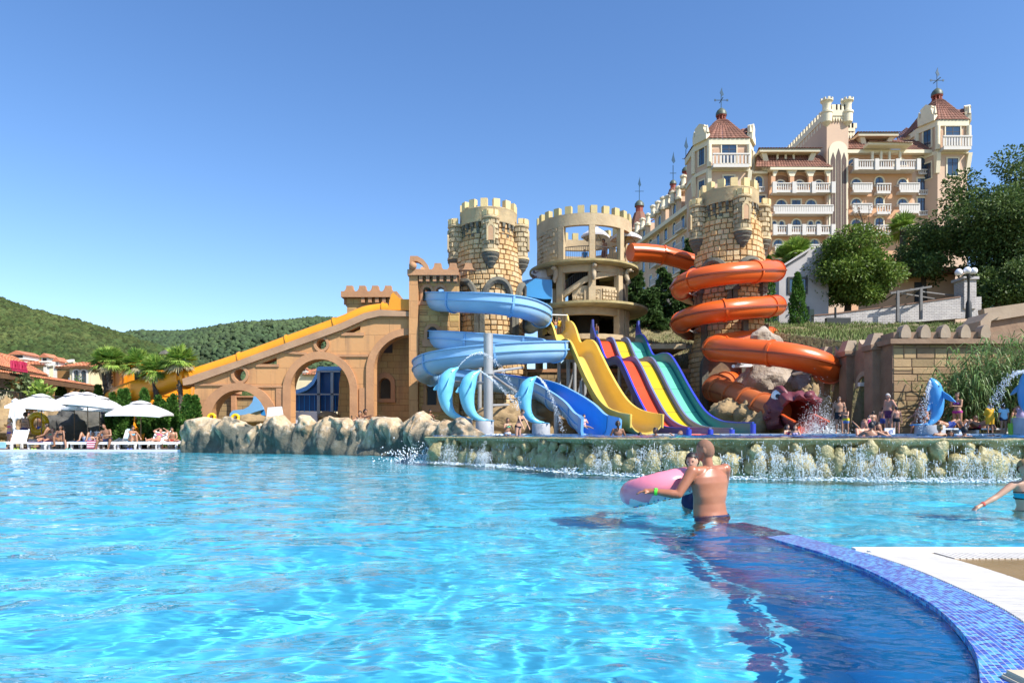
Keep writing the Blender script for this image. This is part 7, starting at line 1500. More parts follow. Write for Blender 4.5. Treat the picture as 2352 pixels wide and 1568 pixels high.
for x0,x1,y0,y1 in((88,240,140,268),(195,252,362,482)):
 (xa,zb_),(xb_,zt_2)=p(x0,y1),p(x1,y0);b=MB();b.plate([[(xa,zb_),(xb_,zb_),(xb_,zt_2),(xa,zt_2)],[(xa+.18,zb_+.18),(xa+.18,zt_2-.18),(xb_-.18,zt_2-.18),(xb_-.18,zb_+.18)]],YHs-.1,YHs-.004);w_=b.build('window',M_blackf,t)
 b=MB();b.box(xa+.18,xb_-.18,YHs-.04,YHs-.01,zb_+.18,zt_2-.18);b.build('pane',M_hglass,w_);b=MB();b.box(xa+.5,xa+1.1,YHs-.06,YHs-.042,zb_+.25,zt_2-.25);each(b,'curtain',M_curt,w_)
 if x0<100:b=MB();xm=p(172,0)[0];b.box(xm-.1,xm+.1,YHs-.12,YHs-.062,zb_+.19,zt_2-.19);b.build('mullion',M_blackf,w_)
thuja('very slim tall cypress against the white house',z7(166,0,58.5).x,58.5,z7(0,112,58.5).z,.68,hz(z7(166,0,58.5).x,58.5)-.3,dens=1.6);thuja('dark slim shrub between the white house and the right tower',z7(-50,0,59).x,59,z7(0,-20,59).z,.55,9.5,dens=1.2)
M_wb=brickmat('whitewashed_brick',(.56,.53,.50),(.48,.45,.43),(.30,.27,.25),.42,.14,.016,bump=.8)
t=thing('brick_wall','long low whitewashed brick garden wall on the grassy bank','wall',(33,58,10));yb_=58.0;p=lambda x,y:(z7(x,y,yb_).x,z7(x,y,yb_).z)
b=MB();b.plate([[p(290,540),p(1560,440),p(1560,288),p(1400,292),p(900,362),p(640,395),p(400,425),p(290,432)]],yb_,yb_+.5);b.build('wall',M_wb,t)
b=MB()
for(xa,ya),(xb2,yb2)in(((290,432),(400,425)),((400,425),(900,362)),((900,362),(1400,292))):a,c_=p(xa,ya),p(xb2,yb2);b.bar((a[0],yb_+.25,a[1]+.04),(c_[0],yb_+.25,c_[1]+.04),.62,.1)
b.build('coping',mat('brown_tile_cap',(.20,.11,.07)),t)
b=MB();(xa,za),(xb_,zb_)=p(1420,292),p(1512,160);b.box(xa,xb_,yb_-.15,yb_+1.2,za-1,zb_);b.build('pillar',M_wb,t);b=MB();b.box(xa-.15,xb_+.15,yb_-.3,yb_+1.35,zb_,zb_+.22);b.build('pillar_cap',M_wh,t)
t=thing('pergola','grey timber pergola frame standing behind the whitewashed wall','pergola',z7(1010,450,57));M_gt=mat('grey_timber',(.17,.165,.16),var=.3,vs=4)
for x,y0,y1 in((925,245,475),(1100,225,460)):a,c_=z7(x,y1,57),z7(x,y0,57);b=MB();b.box(a.x-.1,a.x+.1,56.9,57.1,a.z,c_.z);each(b,'post',M_gt,t)
b=MB();a=z7(870,262,57);c_=z7(1180,212,57);b.bar(a,c_,.12,.16)
for u in(.2,.5,.8):q=a.lerp(c_,u);b.bar(q+V3(0,0,.1),q+V3(1.5,5,.2),.09)
b.bar(z7(950,262,57),z7(1210,305,60),.1);b.bar(z7(1110,250,57),z7(1420,290,60),.1);each(b,'beam',M_gt,t)
t=thing('garden_house','shaded terracotta coloured house wall behind the pergola under the trees','house',(36,68,12));b=MB();q0,q1=z7(780,400,68),z7(1360,100,68);b.box(q0 .x,q1 .x,68,72,9,q1 .z);b.build('wall',M_or,t);b=MB();q0,q1=z7(1050,360,68),z7(1110,180,68);b.box(q0 .x,q1 .x,67.9,67.99,q0 .z,q1 .z);each(b,'door',M_dark,t)
b=MB();q0,q1=z7(760,120,68),z7(1380,90,68);b.box(q0 .x,q1 .x,66.5,73,q0 .z,q1 .z);b.build('roof',M_htile,t)
t=thing('lamp_post','black lamp post with three white globes before the brick pillar','street lamp',z7(1465,425,55));a=z7(1462,425,55);c_=z7(1455,95,55);b=MB();b.lathe([(0,a.z-.3),(.24,a.z-.3),(.2,a.z+.9),(.10,a.z+1.2),(.085,c_.z-.6),(.15,c_.z-.5),(.06,c_.z+.2),(0,c_.z+.9)],(a.x,55,0),12);b.build('pole',M_blackf,t,40)
M_globe=mat('white_globe',(.80,.80,.84),var=.03,rough=.25)
for x,y in((1387,105),(1452,90),(1500,95)):q=z7(x,y,55+(.5 if x==1500 else 0));b=MB();b.sphere(q,.29,16,12);g2=b.build('globe',M_globe,t,180);b=MB();b.tube([(a.x,55,c_.z-.6),q-V3(0,0,.42),q-V3(0,0,.26)],[.05,.05,.12],8);each(b,'arm',M_blackf,t,50)
b=MB();a=z7(452,500,57);c_=z7(450,370,57);b.cyl((a.x,57,0),.09,a.z,c_.z,8);b.obox(a+V3(.2,0,.15),2.0,.4,.8);tag(b.build('planter_post',M_blackf,None,org=a),'dark post with black box low before the whitewashed wall','post')
M_leafA=leafmat('mid_green_leaf',(.08,.15,.02),(.18,.25,.045),.45);M_leafB=leafmat('dark_oak_leaf',(.05,.10,.024),(.12,.17,.045),.45);M_con=leafmat('conifer_leaf',(.035,.085,.02),(.09,.15,.04),.4,.7)
def tree(name,label,x,Y,zb_,zc_,rx,rz_,nclump,nleaf,size,m,seed,group=None,flat=0,tr=.3,cr=.42,box=None,clumps=None):
 t=thing(name,label,'tree',(x,Y,zb_),group);g=np.random.default_rng(seed);cs=[]
 for k in range(nclump):
  d=g.normal(0,1,3);d/=np.linalg.norm(d);rr=g.random()**.45;cs.append((x+d[0]*rx*rr*.8,Y+d[1]*rx*rr*.8,zc_+d[2]*rz_*rr*.82+(0 if d[2]>0 else rz_*.05)))
 cs=np.array(cs);per=nleaf//nclump;P=[];D=[]
 for c_ in cs:
  r=rx*cr*g.uniform(.55,1.1);d=g.normal(0,1,(per,3));d/=np.linalg.norm(d,axis=1)[:,None];rr=g.random(per)**.42;P.append(c_+d*(r*rr)[:,None]*np.array([1,1,.72]));D.append(d)
 leafcloud('crown',np.concatenate(P),np.concatenate(D),size,m,t,seed,.6,.2)
 b=MB();top=V3(x,Y,zc_-rz_*.3);b.tube([(x,Y,zb_-.4),(x+.1,Y,zb_+(top.z-zb_)*.5),top],[tr*1.3,tr,tr*.7],8)
 for c_ in cs[::max(1,nclump//14)]:b.tube([(x,Y,top.z-.5*R.random()),V3(*c_).lerp(top,.45)+V3(0,0,.2),c_],[tr*.5,tr*.28,tr*.08],5)
 b.build('trunk',M_bark,t,60);return t
tq=lambda px,py,Y:W('P',px,py,Y)
q=tq(1945,615,62);tree('tree','bright green bushy tree standing before the white house wall',q.x,62,hz(q.x,62),q.z-.2,4.6,4.5,70,54000,.25,M_leafA,21,tr=.3,cr=.36)
q=tq(2120,590,68);tree('tree','dark tree between the bright tree and the big oak',q.x,68,hz(q.x,68),q.z,3.6,4.2,34,22000,.26,M_leafB,22,cr=.42)
q=tq(2300,522,66);tree('oak_tree','big dark oak filling the right edge above the lamp',q.x,66,hz(q.x,66),q.z,6.6,7.6,80,60000,.28,M_leafB,23,tr=.5,cr=.36)
q=tq(2440,480,70);tree('oak_tree','second dark oak at the right edge behind the big one',q.x,70,hz(q.x,70),q.z,6.5,7.4,50,26000,.32,M_leafB,24,tr=.5,cr=.4)
q=tq(2290,660,61);tree('tree','low dark undergrowth tree at the right behind the brick pillar',q.x,61,hz(q.x,61),q.z,3.4,2.2,26,14000,.26,M_leafB,25,cr=.45)
q=tq(2400,660,62);tree('tree','low dark tree in the shade at the right edge',q.x,62,hz(q.x,62),q.z,3.4,2.6,22,8000,.32,M_leafB,26,cr=.45)
t=thing('sapling','thin sapling with reddish brown leaves before the hotel windows','tree',tq(1995,540,72));b=MB();a=tq(1995,560,72)
rb=[]
for k in range(9):e=a+V3(R.uniform(-2.2,2.2),R.uniform(-.5,.5),R.uniform(1.5,4.2));b.tube([a-V3(0,0,3),a.lerp(e,.5)+V3(0,0,.3),e],[.08,.04,.015],4);rb+=[tuple(a.lerp(e,u))for u in(.55,.7,.8,.9,1.0)]*4
b.build('branches',M_bark,t);rb=np.array(rb)+np.random.default_rng(1).normal(0,.25,(len(rb),3));leafcloud('leaves',rb,np.random.default_rng(2).normal(0,1,rb.shape),.2,leafmat('rust_leaf',(.20,.075,.03),(.28,.12,.05)),t,3)
def conifer(label,x,Y,zb_,zt_,r,seed,n=15000):
 t=thing('conifer',label,'tree',(x,Y,zb_),'dark conifers behind the start tower');g=np.random.default_rng(seed);H=zt_-zb_;P=[];D=[];b=MB();b.tube([(x,Y,zb_-.3),(x,Y,zt_-.3)],[.28,.04],8)
 lev=int(H/.5)
 for k in range(lev):
  u=k/lev;z=zb_+.3+u*(H-.4);rr=r*(1-u)**.75*(1+.25*sin(k*2.4));nb_=7
  for j in range(nb_):
   a=g.random()*6.283;l_=rr*g.uniform(.65,1.1);m_=max(10,int(n/lev/nb_));s=g.random(m_)**.7;hgt=.22*l_*np.sin(s*2.6)-.18*l_*s;w=(g.random(m_)-.5)*l_*.55*(1.05-s)
   P.append(np.stack([x+cos(a)*s*l_-sin(a)*w,Y+sin(a)*s*l_+cos(a)*w,z+hgt-.12*np.abs(w)+g.normal(0,.05,m_)],1));D.append(np.stack([np.full(m_,cos(a)),np.full(m_,sin(a)),np.full(m_,-.25)],1))
   if j<3:b.tube([(x,Y,z),(x+cos(a)*l_*.9,Y+sin(a)*l_*.9,z+.03*l_)],[.05,.012],4)
 leafcloud('crown',np.concatenate(P),np.concatenate(D),.30,M_con,t,seed,.42,.1);b.build('trunk',M_bark,t,50)
for px,pyt,Y,r,lb,sd in((1462,612,60,1.9,'dark conifer close behind the right side of the start tower',1),(1520,606,61.5,2.4,'broad dark conifer midway between the start tower and the right tower',2),(1572,632,60,2.1,'dark conifer touching the left edge of the right tower',3),(1490,668,58.5,1.8,'low dark conifer in front of the taller ones',4),(1583,540,74,2.0,'tall pale conifer tip rising beside the right tower before the hotel wing',5)):
 q=tq(px,pyt,Y);conifer(lb,q.x,Y,hz(q.x,Y)-.3,q.z,r,sd)
for px,py,Y,lb,L in((1832,585,76,'feathery green palm crown behind the white house roof',1.5),(2075,528,78,'small palm crown between the trees before the hotel',1.3),(1800,600,77,'low palm crown right beside the right stone tower',1.1)):
 q=tq(px,py,Y);fan_palm(lb,q.x,Y,q.z,44,L,.25,hz(q.x,Y),'palms before the hotel',1.15)
M_dolph=plastic('dolphin_blue',(.12,.45,.66),(.17,.52,.70),rough=.3);M_dolph2=plastic('dolphin_deep_blue',(.055,.27,.58),(.08,.33,.62),rough=.3);M_ped=mat('grey_concrete',(.42,.43,.44),(.32,.33,.34),vs=3,rough=.8,bump=.2)
def dolphin(label,base,S,rz,m,ctrl,sway=(0,0)):
 t=thing('dolphin_statue',label,'statue',base,'dolphin fountain statues');t.rotation_euler=(0,0,0);M3=Matrix.Rotation(rz,3,'Z');o=Vector(base)
 pts=[(M3@V3(x,0,z))*S+o for x,z,r in ctrl];rad=[r*S for x,z,r in ctrl];P=smooth_path(pts,4);rr=np.interp(np.linspace(0,len(rad)-1,len(P)),range(len(rad)),rad)
 b=MB();b.tube(P,list(rr),16);b.build('body',m,t,180)
 side=M3@V3(0,1,0)
 def fin(a,tipv,chord,th,nm):
  b=MB();nn_=tipv.cross(chord).normalized()*th;P_=[a-chord*.5,a+chord*.5,a+tipv*.6+chord*.32,a+tipv+chord*-.15,a+tipv*.6-chord*.42];b.add([p_+nn_ for p_ in P_]+[p_-nn_ for p_ in P_],[(0,1,2,3,4),(9,8,7,6,5)]+[(i,i+5,(i+1)%5+5,(i+1)%5)for i in range(5)]);o2=b.build(nm,m,t);md_=o2 .modifiers.new('bevel','BEVEL');md_.width=th*.9;md_.segments=2
 iP=lambda k:P[min(len(P)-1,k*4)]
 tang=lambda k:(P[min(len(P)-1,k*4+1)]-P[max(0,k*4-1)]).normalized()
 kf=len(ctrl)-4;f_=tang(kf);bel=side.cross(f_)
 for s in(-1,1):fin(iP(kf)+side*s*rad[kf]*.85+bel*rad[kf]*.3,side*s*.50*S-f_*.32*S+bel*.1*S,f_*.30*S,.03*S,'flipper')
 kd=kf-1;fin(iP(kd)-bel*rad[kd]*.85,-bel*.26*S-tang(kd)*.22*S,tang(kd)*.34*S,.03*S,'dorsal_fin')
 for s in(-1,1):fin(P[0]+side*s*.05,side*s*.42*S-tang(0)*.22*S,tang(0)*.26*S,.025*S,'fluke')
 for s in(-1,1):b=MB();b.sphere(iP(len(ctrl)-3)+side*s*rad[-3]*.93+bel*.0,.035*S,8,6);b.build('eye',M_dark,t,180)
 return t,P[-1],(P[-1]-P[-2]).normalized()
d1c=[(.30,1438,6),(.0,1432,12),(0,0,0)]
raw=[(322,1440,7),(282,1434,13),(236,1412,24),(206,1370,35),(193,1320,43),(190,1260,50),(205,1200,47),(230,1162,31),(250,1146,17),(270,1131,6)]
ppm=.37878*32/F_
ctrlD=[((x-300)*ppm,(1445-y)*ppm,r*ppm*1.0)for x,y,r in raw]
def pedestal(label,x,Y,r,h,z0=.985):
 b=MB();b.lathe([(0,z0),(r,z0),(r*.98,z0+h-.04),(r*.93,z0+h),(0,z0+h)],(x,Y,0),28);tag(b.build('pedestal',M_ped,None,40,org=(x,Y,z0)),label,'pedestal','round concrete dolphin pedestals')
jets=[]
for zx,zy,Y,S,rz,lb,pl in((300,1445,31.9,1.0,.0,'pale blue leaping dolphin statue, leftmost beside the rock wall','round grey pedestal under the leftmost dolphin, beside the rock wall'),(430,1455,31.6,.96,.12,'pale blue leaping dolphin statue, middle one left of the steel mast','round grey pedestal under the dolphin left of the steel mast'),(772,1470,31.8,.90,-.1,'pale blue leaping dolphin statue right of the steel mast, before the blue slide','round grey pedestal under the dolphin before the blue slide')):
 q=W('Z3',zx,zy,Y);hp=q.z-.985;r_=.43;pedestal(pl,q.x,Y,r_,hp);t_,tip,dr_=dolphin(lb,(q.x,Y,q.z),S,rz,M_dolph,ctrlD);jets.append((tip,dr_))
rawR=[(1120,1255,6),(1165,1248,17),(1205,1215,29),(1226,1160,42),(1226,1090,51),(1218,1030,54),(1205,970,48),(1190,935,33),(1178,908,10)]
pR=.30297*26.2/F_;q=z7(1168,1262,26.2);pedestal('round grey pedestal under the deep blue dolphin by the stone wall',q.x,26.2,.52,q.z-.985)
ctR=[((x-1168)*pR,(1262-y)*pR,r*pR)for x,y,r in rawR];t_,tip,dr_=dolphin('deep blue upright dolphin statue before the stone wall',(q.x,26.2,q.z),1.0,.15,M_dolph2,ctR);tipR=tip
q=W('B3',2408,590,25.4);pedestal('round grey pedestal at the right edge of the picture',q.x,25.4,.56,.62);t_,tip5,_=dolphin('deep blue dolphin statue cut off by the right edge of the picture',(q.x+.22,25.4,1.62),1.0,pi-.2,M_dolph2,ctR)
def jet(label,a,e,apex,n=170,spread=.03,Y=None):
 b=MB();a=Vector(a);e=Vector(e)
 for k in range(int(n*2.4)):
  u=R.random()**.9;p=a.lerp(e,u);z=a.z+(e.z-a.z)*u+4*apex*u*(1-u);s=spread*(.25+2.2*u);r=R.uniform(.004,.013)*(1.4 if u<.4 else 1);b.sphere((p.x+R.gauss(0,s),p.y+R.gauss(0,s),z+R.gauss(0,s)),(r,r,r*2.0),5,4)
 if apex>.05:pts=[V3(*(a.lerp(e,u)[:2]),a.z+(e.z-a.z)*u+4*apex*u*(1-u))for u in np.linspace(0,.45,10)];b.tube(pts,[.018-.0012*k for k in range(10)],6)
 tag(b.build('water_jet',M_foam,None,180,org=a),label,'water jet')
jet('thin arching water jet from the leftmost dolphin snout',jets[0][0],W('Z3',640,1350,31),1.35,220);jet('water jet falling from the middle dolphin past the steel mast',jets[1][0],W('Z3',640,1380,30.5),.15,160);jet('water jet from the dolphin before the blue slide',jets[2][0],W('Z3',905,1520,30.5),.5,200)
jet('water trickling from the deep blue dolphin snout',tipR,W('B3',1130,640,25.6),.15,170,.05);jet('water jet arching in from the right edge over the reeds',W('Z7',1900,860,25.4),W('Z7',1640,1130,24.8),.42,240,.05)
sg=thing('warning_sign','small white sign with crossed circle at the pool edge','sign',W('B3',748,700,25.3));q=W('B3',748,672,25.3);w_,h_=.19,.12;b=MB();b.box(q.x-w_,q.x+w_,q.y,q.y+.06,q.z-h_,q.z+h_);b.build('board',M_white,sg)
M_sblue=mat('sign_blue',(.08,.12,.35));b=MB();b.lathe([(.06,-.003),(.075,-.003),(.075,.003),(.06,.003),(.06,-.003)],(0,0,0),20);b.v=[(q.x+.03+v[0],q.y-.008+v[2],q.z-.02+v[1])for v in b.v];b.bar((q.x-.16,q.y-.008,q.z-.1),(q.x+.16,q.y-.008,q.z+.1),.008,.015);b.bar((q.x-.0,q.y-.007,q.z-.04),(q.x+.06,q.y-.007,q.z-.01),.006,.02)
b.build('pictogram',M_sblue,sg)
for x,y,lb in((1450,690,'white sunbed in the reed shade left of the standing woman in a bikini'),(1800,688,'white sunbed in the reed shade behind the girl in the yellow towel')):
 q=W('B3',x,y,26.6);t=thing('sunbed',lb,'lounger',(q.x,26.6,1.0),'low white sunbeds under the reeds');b=MB();b.box(q.x-1.0,q.x+1.0,26.2,26.9,1.16,1.22);b.build('seat',M_white,t)
 for sx in(-.9,.9):b=MB();b.box(q.x+sx-.05,q.x+sx+.05,26.25,26.85,.985,1.159);b.build('leg',M_white,t)
SK={'light':mat('skin_light',(.52,.29,.19),var=.10,vs=6,rough=.45),'tan':mat('skin_tan',(.40,.20,.115),var=.12,vs=6,rough=.42),'brown':mat('skin_brown',(.27,.125,.068),var=.12,vs=6,rough=.42),'burnt':mat('skin_sunburnt',(.42,.175,.095),(.30,.10,.05),vs=2.6,rough=.36),'pink':mat('skin_pink',(.50,.24,.155),var=.12,vs=5,rough=.45)}
HR={'black':mat('hair_black',(.012,.009,.008),rough=.5),'brown':mat('hair_brown',(.045,.025,.014),rough=.5),'grey':mat('hair_grey',(.42,.40,.38),rough=.7),'blond':mat('hair_blond',(.34,.22,.09),rough=.6),'stub':mat('hair_stubble',(.26,.125,.075),rough=.8)}
CL={}
def cloth_m(n,c):
 if n not in CL:CL[n]=mat(n,c,var=.12,vs=8,rough=.8)
 return CL[n]
PEOPLE=[]
def capsule(b,a,c,ra,rb,seg=10):
 d=(c-a);L=d.length;d=d/L if L>1e-6 else V3(0,0,1);k=[(-.97,.22),(-.75,.66),(-.4,.92),(0,1)]
 pts=[a+d*ra*s for s,_ in k]+[c-d*rb*s for s,_ in k[::-1]];b.tube(pts,[ra*r for _,r in k]+[rb*r for _,r in k[::-1]],seg)
MIR=lambda v:(-v[0],v[1],v[2])
def person(label,x,Y,H,rz,top=None,foot=None,seat=None,skin='tan',hair='brown',style='short',pose=None,wear=None,fem=False,fat=1.0,hs=1.0,vox=None,world=False,group=None,face=False,tl=1.0,broad=1.0,shift=(0,0,0)):
 if x<-18 and 38.5<Y<44:H*=1.12
 ps_=dict(sp=(0,0,1),hd=(0,-.08,1),th=(.05,0,-1),sh=(.02,.04,-1),up=(.22,.02,-1),fo=(.10,-.2,-1),ft=(.15,-1,-.15));ps_.update(pose or{})
 M=Matrix.Rotation(rz,3,'Z');D=lambda v:(Vector(v)if world else M@Vector(v)).normalized()
 g2=lambda k,s:D(ps_[k+('L' if s>0 else 'R')]if k+('L' if s>0 else 'R')in ps_ else(ps_[k]if s>0 else MIR(ps_[k])))
 sp=D(ps_['sp']);hd=D(ps_['hd']);X=M@V3(1,0,0);X=(X-sp*X.dot(sp)).normalized();fw=sp.cross(X)*-1;fw=X.cross(sp)
 if fw.dot(M@V3(0,-1,0))<0 and abs(sp.z)>.3:fw=-fw
 B=[];bones=[]
 add=lambda n,a,c,ra,rb:bones.append((n,Vector(a),Vector(c),ra*H,rb*H))
 pel=V3(0,0,0);sw=(.108 if not fem else .094)*broad;hw=.052 if not fem else .056
 chest=pel+sp*.19*tl*H;neck=pel+sp*.285*tl*H
 add('pelvis',pel-X*hw*.75*H,pel+X*hw*.75*H,.056*fat,.056*fat);add('pelvis',pel-X*.03*H+fw*-.02*H,pel+X*.03*H+fw*-.02*H,.056,.056)
 add('waist',pel+sp*.05*H,pel+sp*.135*tl*H,(.068 if not fem else .060)*fat,(.066 if not fem else .054)*fat);add('waist',pel+sp*.07*H-X*.022*H*fat,pel+sp*.07*H+X*.022*H*fat,.058*fat,.058*fat)
 add('chest',chest-X*.035*H,chest+X*.035*H,.064 if not fem else .056,.064 if not fem else .056);add('chest',chest+sp*.03*H-X*.045*broad*H,chest+sp*.03*H+X*.045*broad*H,.056 if not fem else .048,.056 if not fem else .048);add('chest',neck-sp*.028*H-X*(sw-.03)*H,neck-sp*.028*H+X*(sw-.03)*H,.034,.034)
 if fat>1.1:add('waist',pel+sp*.07*H+fw*.03*H*fat,pel+sp*.10*H+fw*.025*H*fat,.06*fat,.055*fat)
 if fem:
  for s in(-1,1):add('chest',chest+X*s*.036*H+fw*.040*H,chest+X*s*.038*H+fw*.052*H-sp*.005*H,.030,.026)
 hc=neck+hd*(.075+.025*hs)*H
 add('neck',neck-sp*.01*H,hc-hd*.04*H,.032 if not fem else .026,.030 if not fem else .025)
 hx=(hd.cross(M@V3(0,-1,0))if 'face' not in ps_ else hd.cross(D(ps_['face']))).normalized();hf=hx.cross(hd).normalized()
 R3=Matrix((hx,-hf,hd)).transposed()
 for s in(-1,1):
  th,sh,up,fo,ft=(g2(k,s)for k in('th','sh','up','fo','ft'));n='L' if s>0 else 'R'
  hip=pel+X*s*hw*H-sp*.015*H;kn=hip+th*.235*H;an=kn+sh*.235*H;tf=.052 if not fem else .055
  add('thigh'+n,hip,kn,tf*(fat*.5+.5),.034);add('shin'+n,kn,kn.lerp(an,.35),.032,.034);add('shin'+n,kn.lerp(an,.35),an,.034,.020);add('foot'+n,an-ft*.015*H-V3(0,0,.005*H),an+ft*.085*H-V3(0,0,.012*H),.022,.017)
  sho=neck-sp*.022*H+X*s*sw*H;el=sho+up*.168*H;wr=el+fo*.145*H;af=1 if not fem else .86
  add('upper'+n,sho,el,.034*af*(fat*.4+.6),.025*af);add('fore'+n,el,el.lerp(wr,.3),.025*af,.026*af);add('fore_low'+n,el.lerp(wr,.3),wr,.026*af,.016*af)
  hn=D(ps_['hand'+n])if 'hand'+n in ps_ else fo;hs_=hn.cross(V3(0,0,1)if abs(hn.z)<.8 else fw).normalized();pm=wr+hn*.045*H;add('hand'+n,wr,pm,.016,.017);add('hand'+n,pm-hs_*.012*H,pm+hs_*.012*H,.013,.013)
  cu=(hs_.cross(hn)).normalized()*(-1 if ps_.get('curl',1)>0 else 1)
  for q,(o_,l_)in enumerate(((-.016,.036),(-.0055,.043),(.005,.041),(.015,.033))):r0=pm+hs_*o_*H+hn*.012*H;m_=r0+(hn+hs_*o_*12+cu*.25).normalized()*l_*.55*H;add('hand'+n,r0,m_,.0062,.0060);add('hand'+n,m_,m_+(hn*.8+cu*.6+hs_*o_*8).normalized()*l_*.5*H,.0058,.0052)
  add('hand'+n,wr+hn*.018*H,wr+hn*.045*H-hs_*.034*H*s+cu*.01*H,.0075,.006)
  if not hasattr(person,'dbg'):pass
 mb=MB()
 for n,a,c,ra,rb in bones:
  if n in('pelvis','waist')or(n=='chest' and rb>.045*H):continue
  capsule(mb,a,c,ra,rb,20 if vox else 10)
 st_=[(-.07,.040,.035),(-.055,.070,.055),(-.025,.090,.068),(.01,.096,.070),(.05,.092,.067),(.09,.086,.063),(.13,.089,.064),(.165,.098,.068),(.20,.105,.070),(.232,.100,.062),(.258,.078,.050),(.276,.045,.038)]if not fem else[(-.07,.042,.04),(-.055,.074,.062),(-.025,.094,.074),(.01,.098,.074),(.05,.085,.063),(.09,.070,.053),(.13,.072,.054),(.165,.082,.060),(.20,.088,.058),(.232,.084,.050),(.258,.062,.042),(.276,.036,.032)]
 vs=[];fs=[];ns=64 if vox else 24
 for s_,w_,d_ in st_:
  fx=fat if s_<.14 else fat*.5+.5;br_=1+(broad-1)*min(1,max(0,s_/.2));cc=sp*s_*(tl if s_>0 else 1)*H+fw*(.012*H*(fat-1)*6 if .02<s_<.13 else 0)
  for k in range(ns):a=2*pi*k/ns;e_=1-.10*max(0,sin(a))*(1 if .1<s_<.26 else 0);vs.append(cc+X*cos(a)*w_*fx*br_*H+fw*-sin(a)*d_*fx*e_*H)
 for i in range(len(st_)-1):
  for k in range(ns):fs.append((i*ns+k,i*ns+(k+1)%ns,(i+1)*ns+(k+1)%ns,(i+1)*ns+k))
 fs.append(tuple(range(ns))[::-1]);fs.append(tuple((len(st_)-1)*ns+k for k in range(ns)));tb=MB();tb.add(vs,fs);bmt=bmesh.new();vv=[bmt.verts.new(v)for v in vs];[bmt.faces.new([vv[i]for i in f])for f in fs];bmesh.ops.recalc_face_normals(bmt,faces=bmt.faces);bmt.verts.index_update();mb.add(vs,[tuple(v.index for v in f.verts)for f in bmt.faces]);bmt.free()
 hr_=(.043*H*hs,.054*H*hs,.064*H*hs)
 mb.sphere(hc,hr_,16,12,R3);mb.sphere(hc+hf*.020*H*hs-hd*.032*H*hs,(.030*H*hs,.034*H*hs,.034*H*hs),12,8,R3)
 capsule(mb,hc+hf*.05*H*hs-hd*.001*H,hc+hf*.057*H*hs-hd*.014*H*hs,.006*H*hs,.009*H*hs,8)
 for s in(-1,1):mb.sphere(hc+hx*s*.044*H*hs-hd*.006*H,(.006*H*hs,.012*H*hs,.018*H*hs),8,6,R3)
 o=mb.build('person',SK[skin]);md=o.modifiers.new('r','REMESH');md.mode='VOXEL';md.voxel_size=vox or .0105*H;s2=o.modifiers.new('s','SMOOTH');s2 .iterations=3 if not vox else 14;s2 .factor=.5
 PEOPLE.append(dict(o=o,label=label,x=x,Y=Y,H=H,top=top,foot=foot,seat=seat,bones=bones,hc=hc,R3=R3,hr=hr_,hair=hair,style=style,wear=wear or{},sp=sp,group=group,skin=skin,face=face,hf=hf,hd=hd,hx=hx,fw=fw,neck=neck,hs=hs,shift=shift))
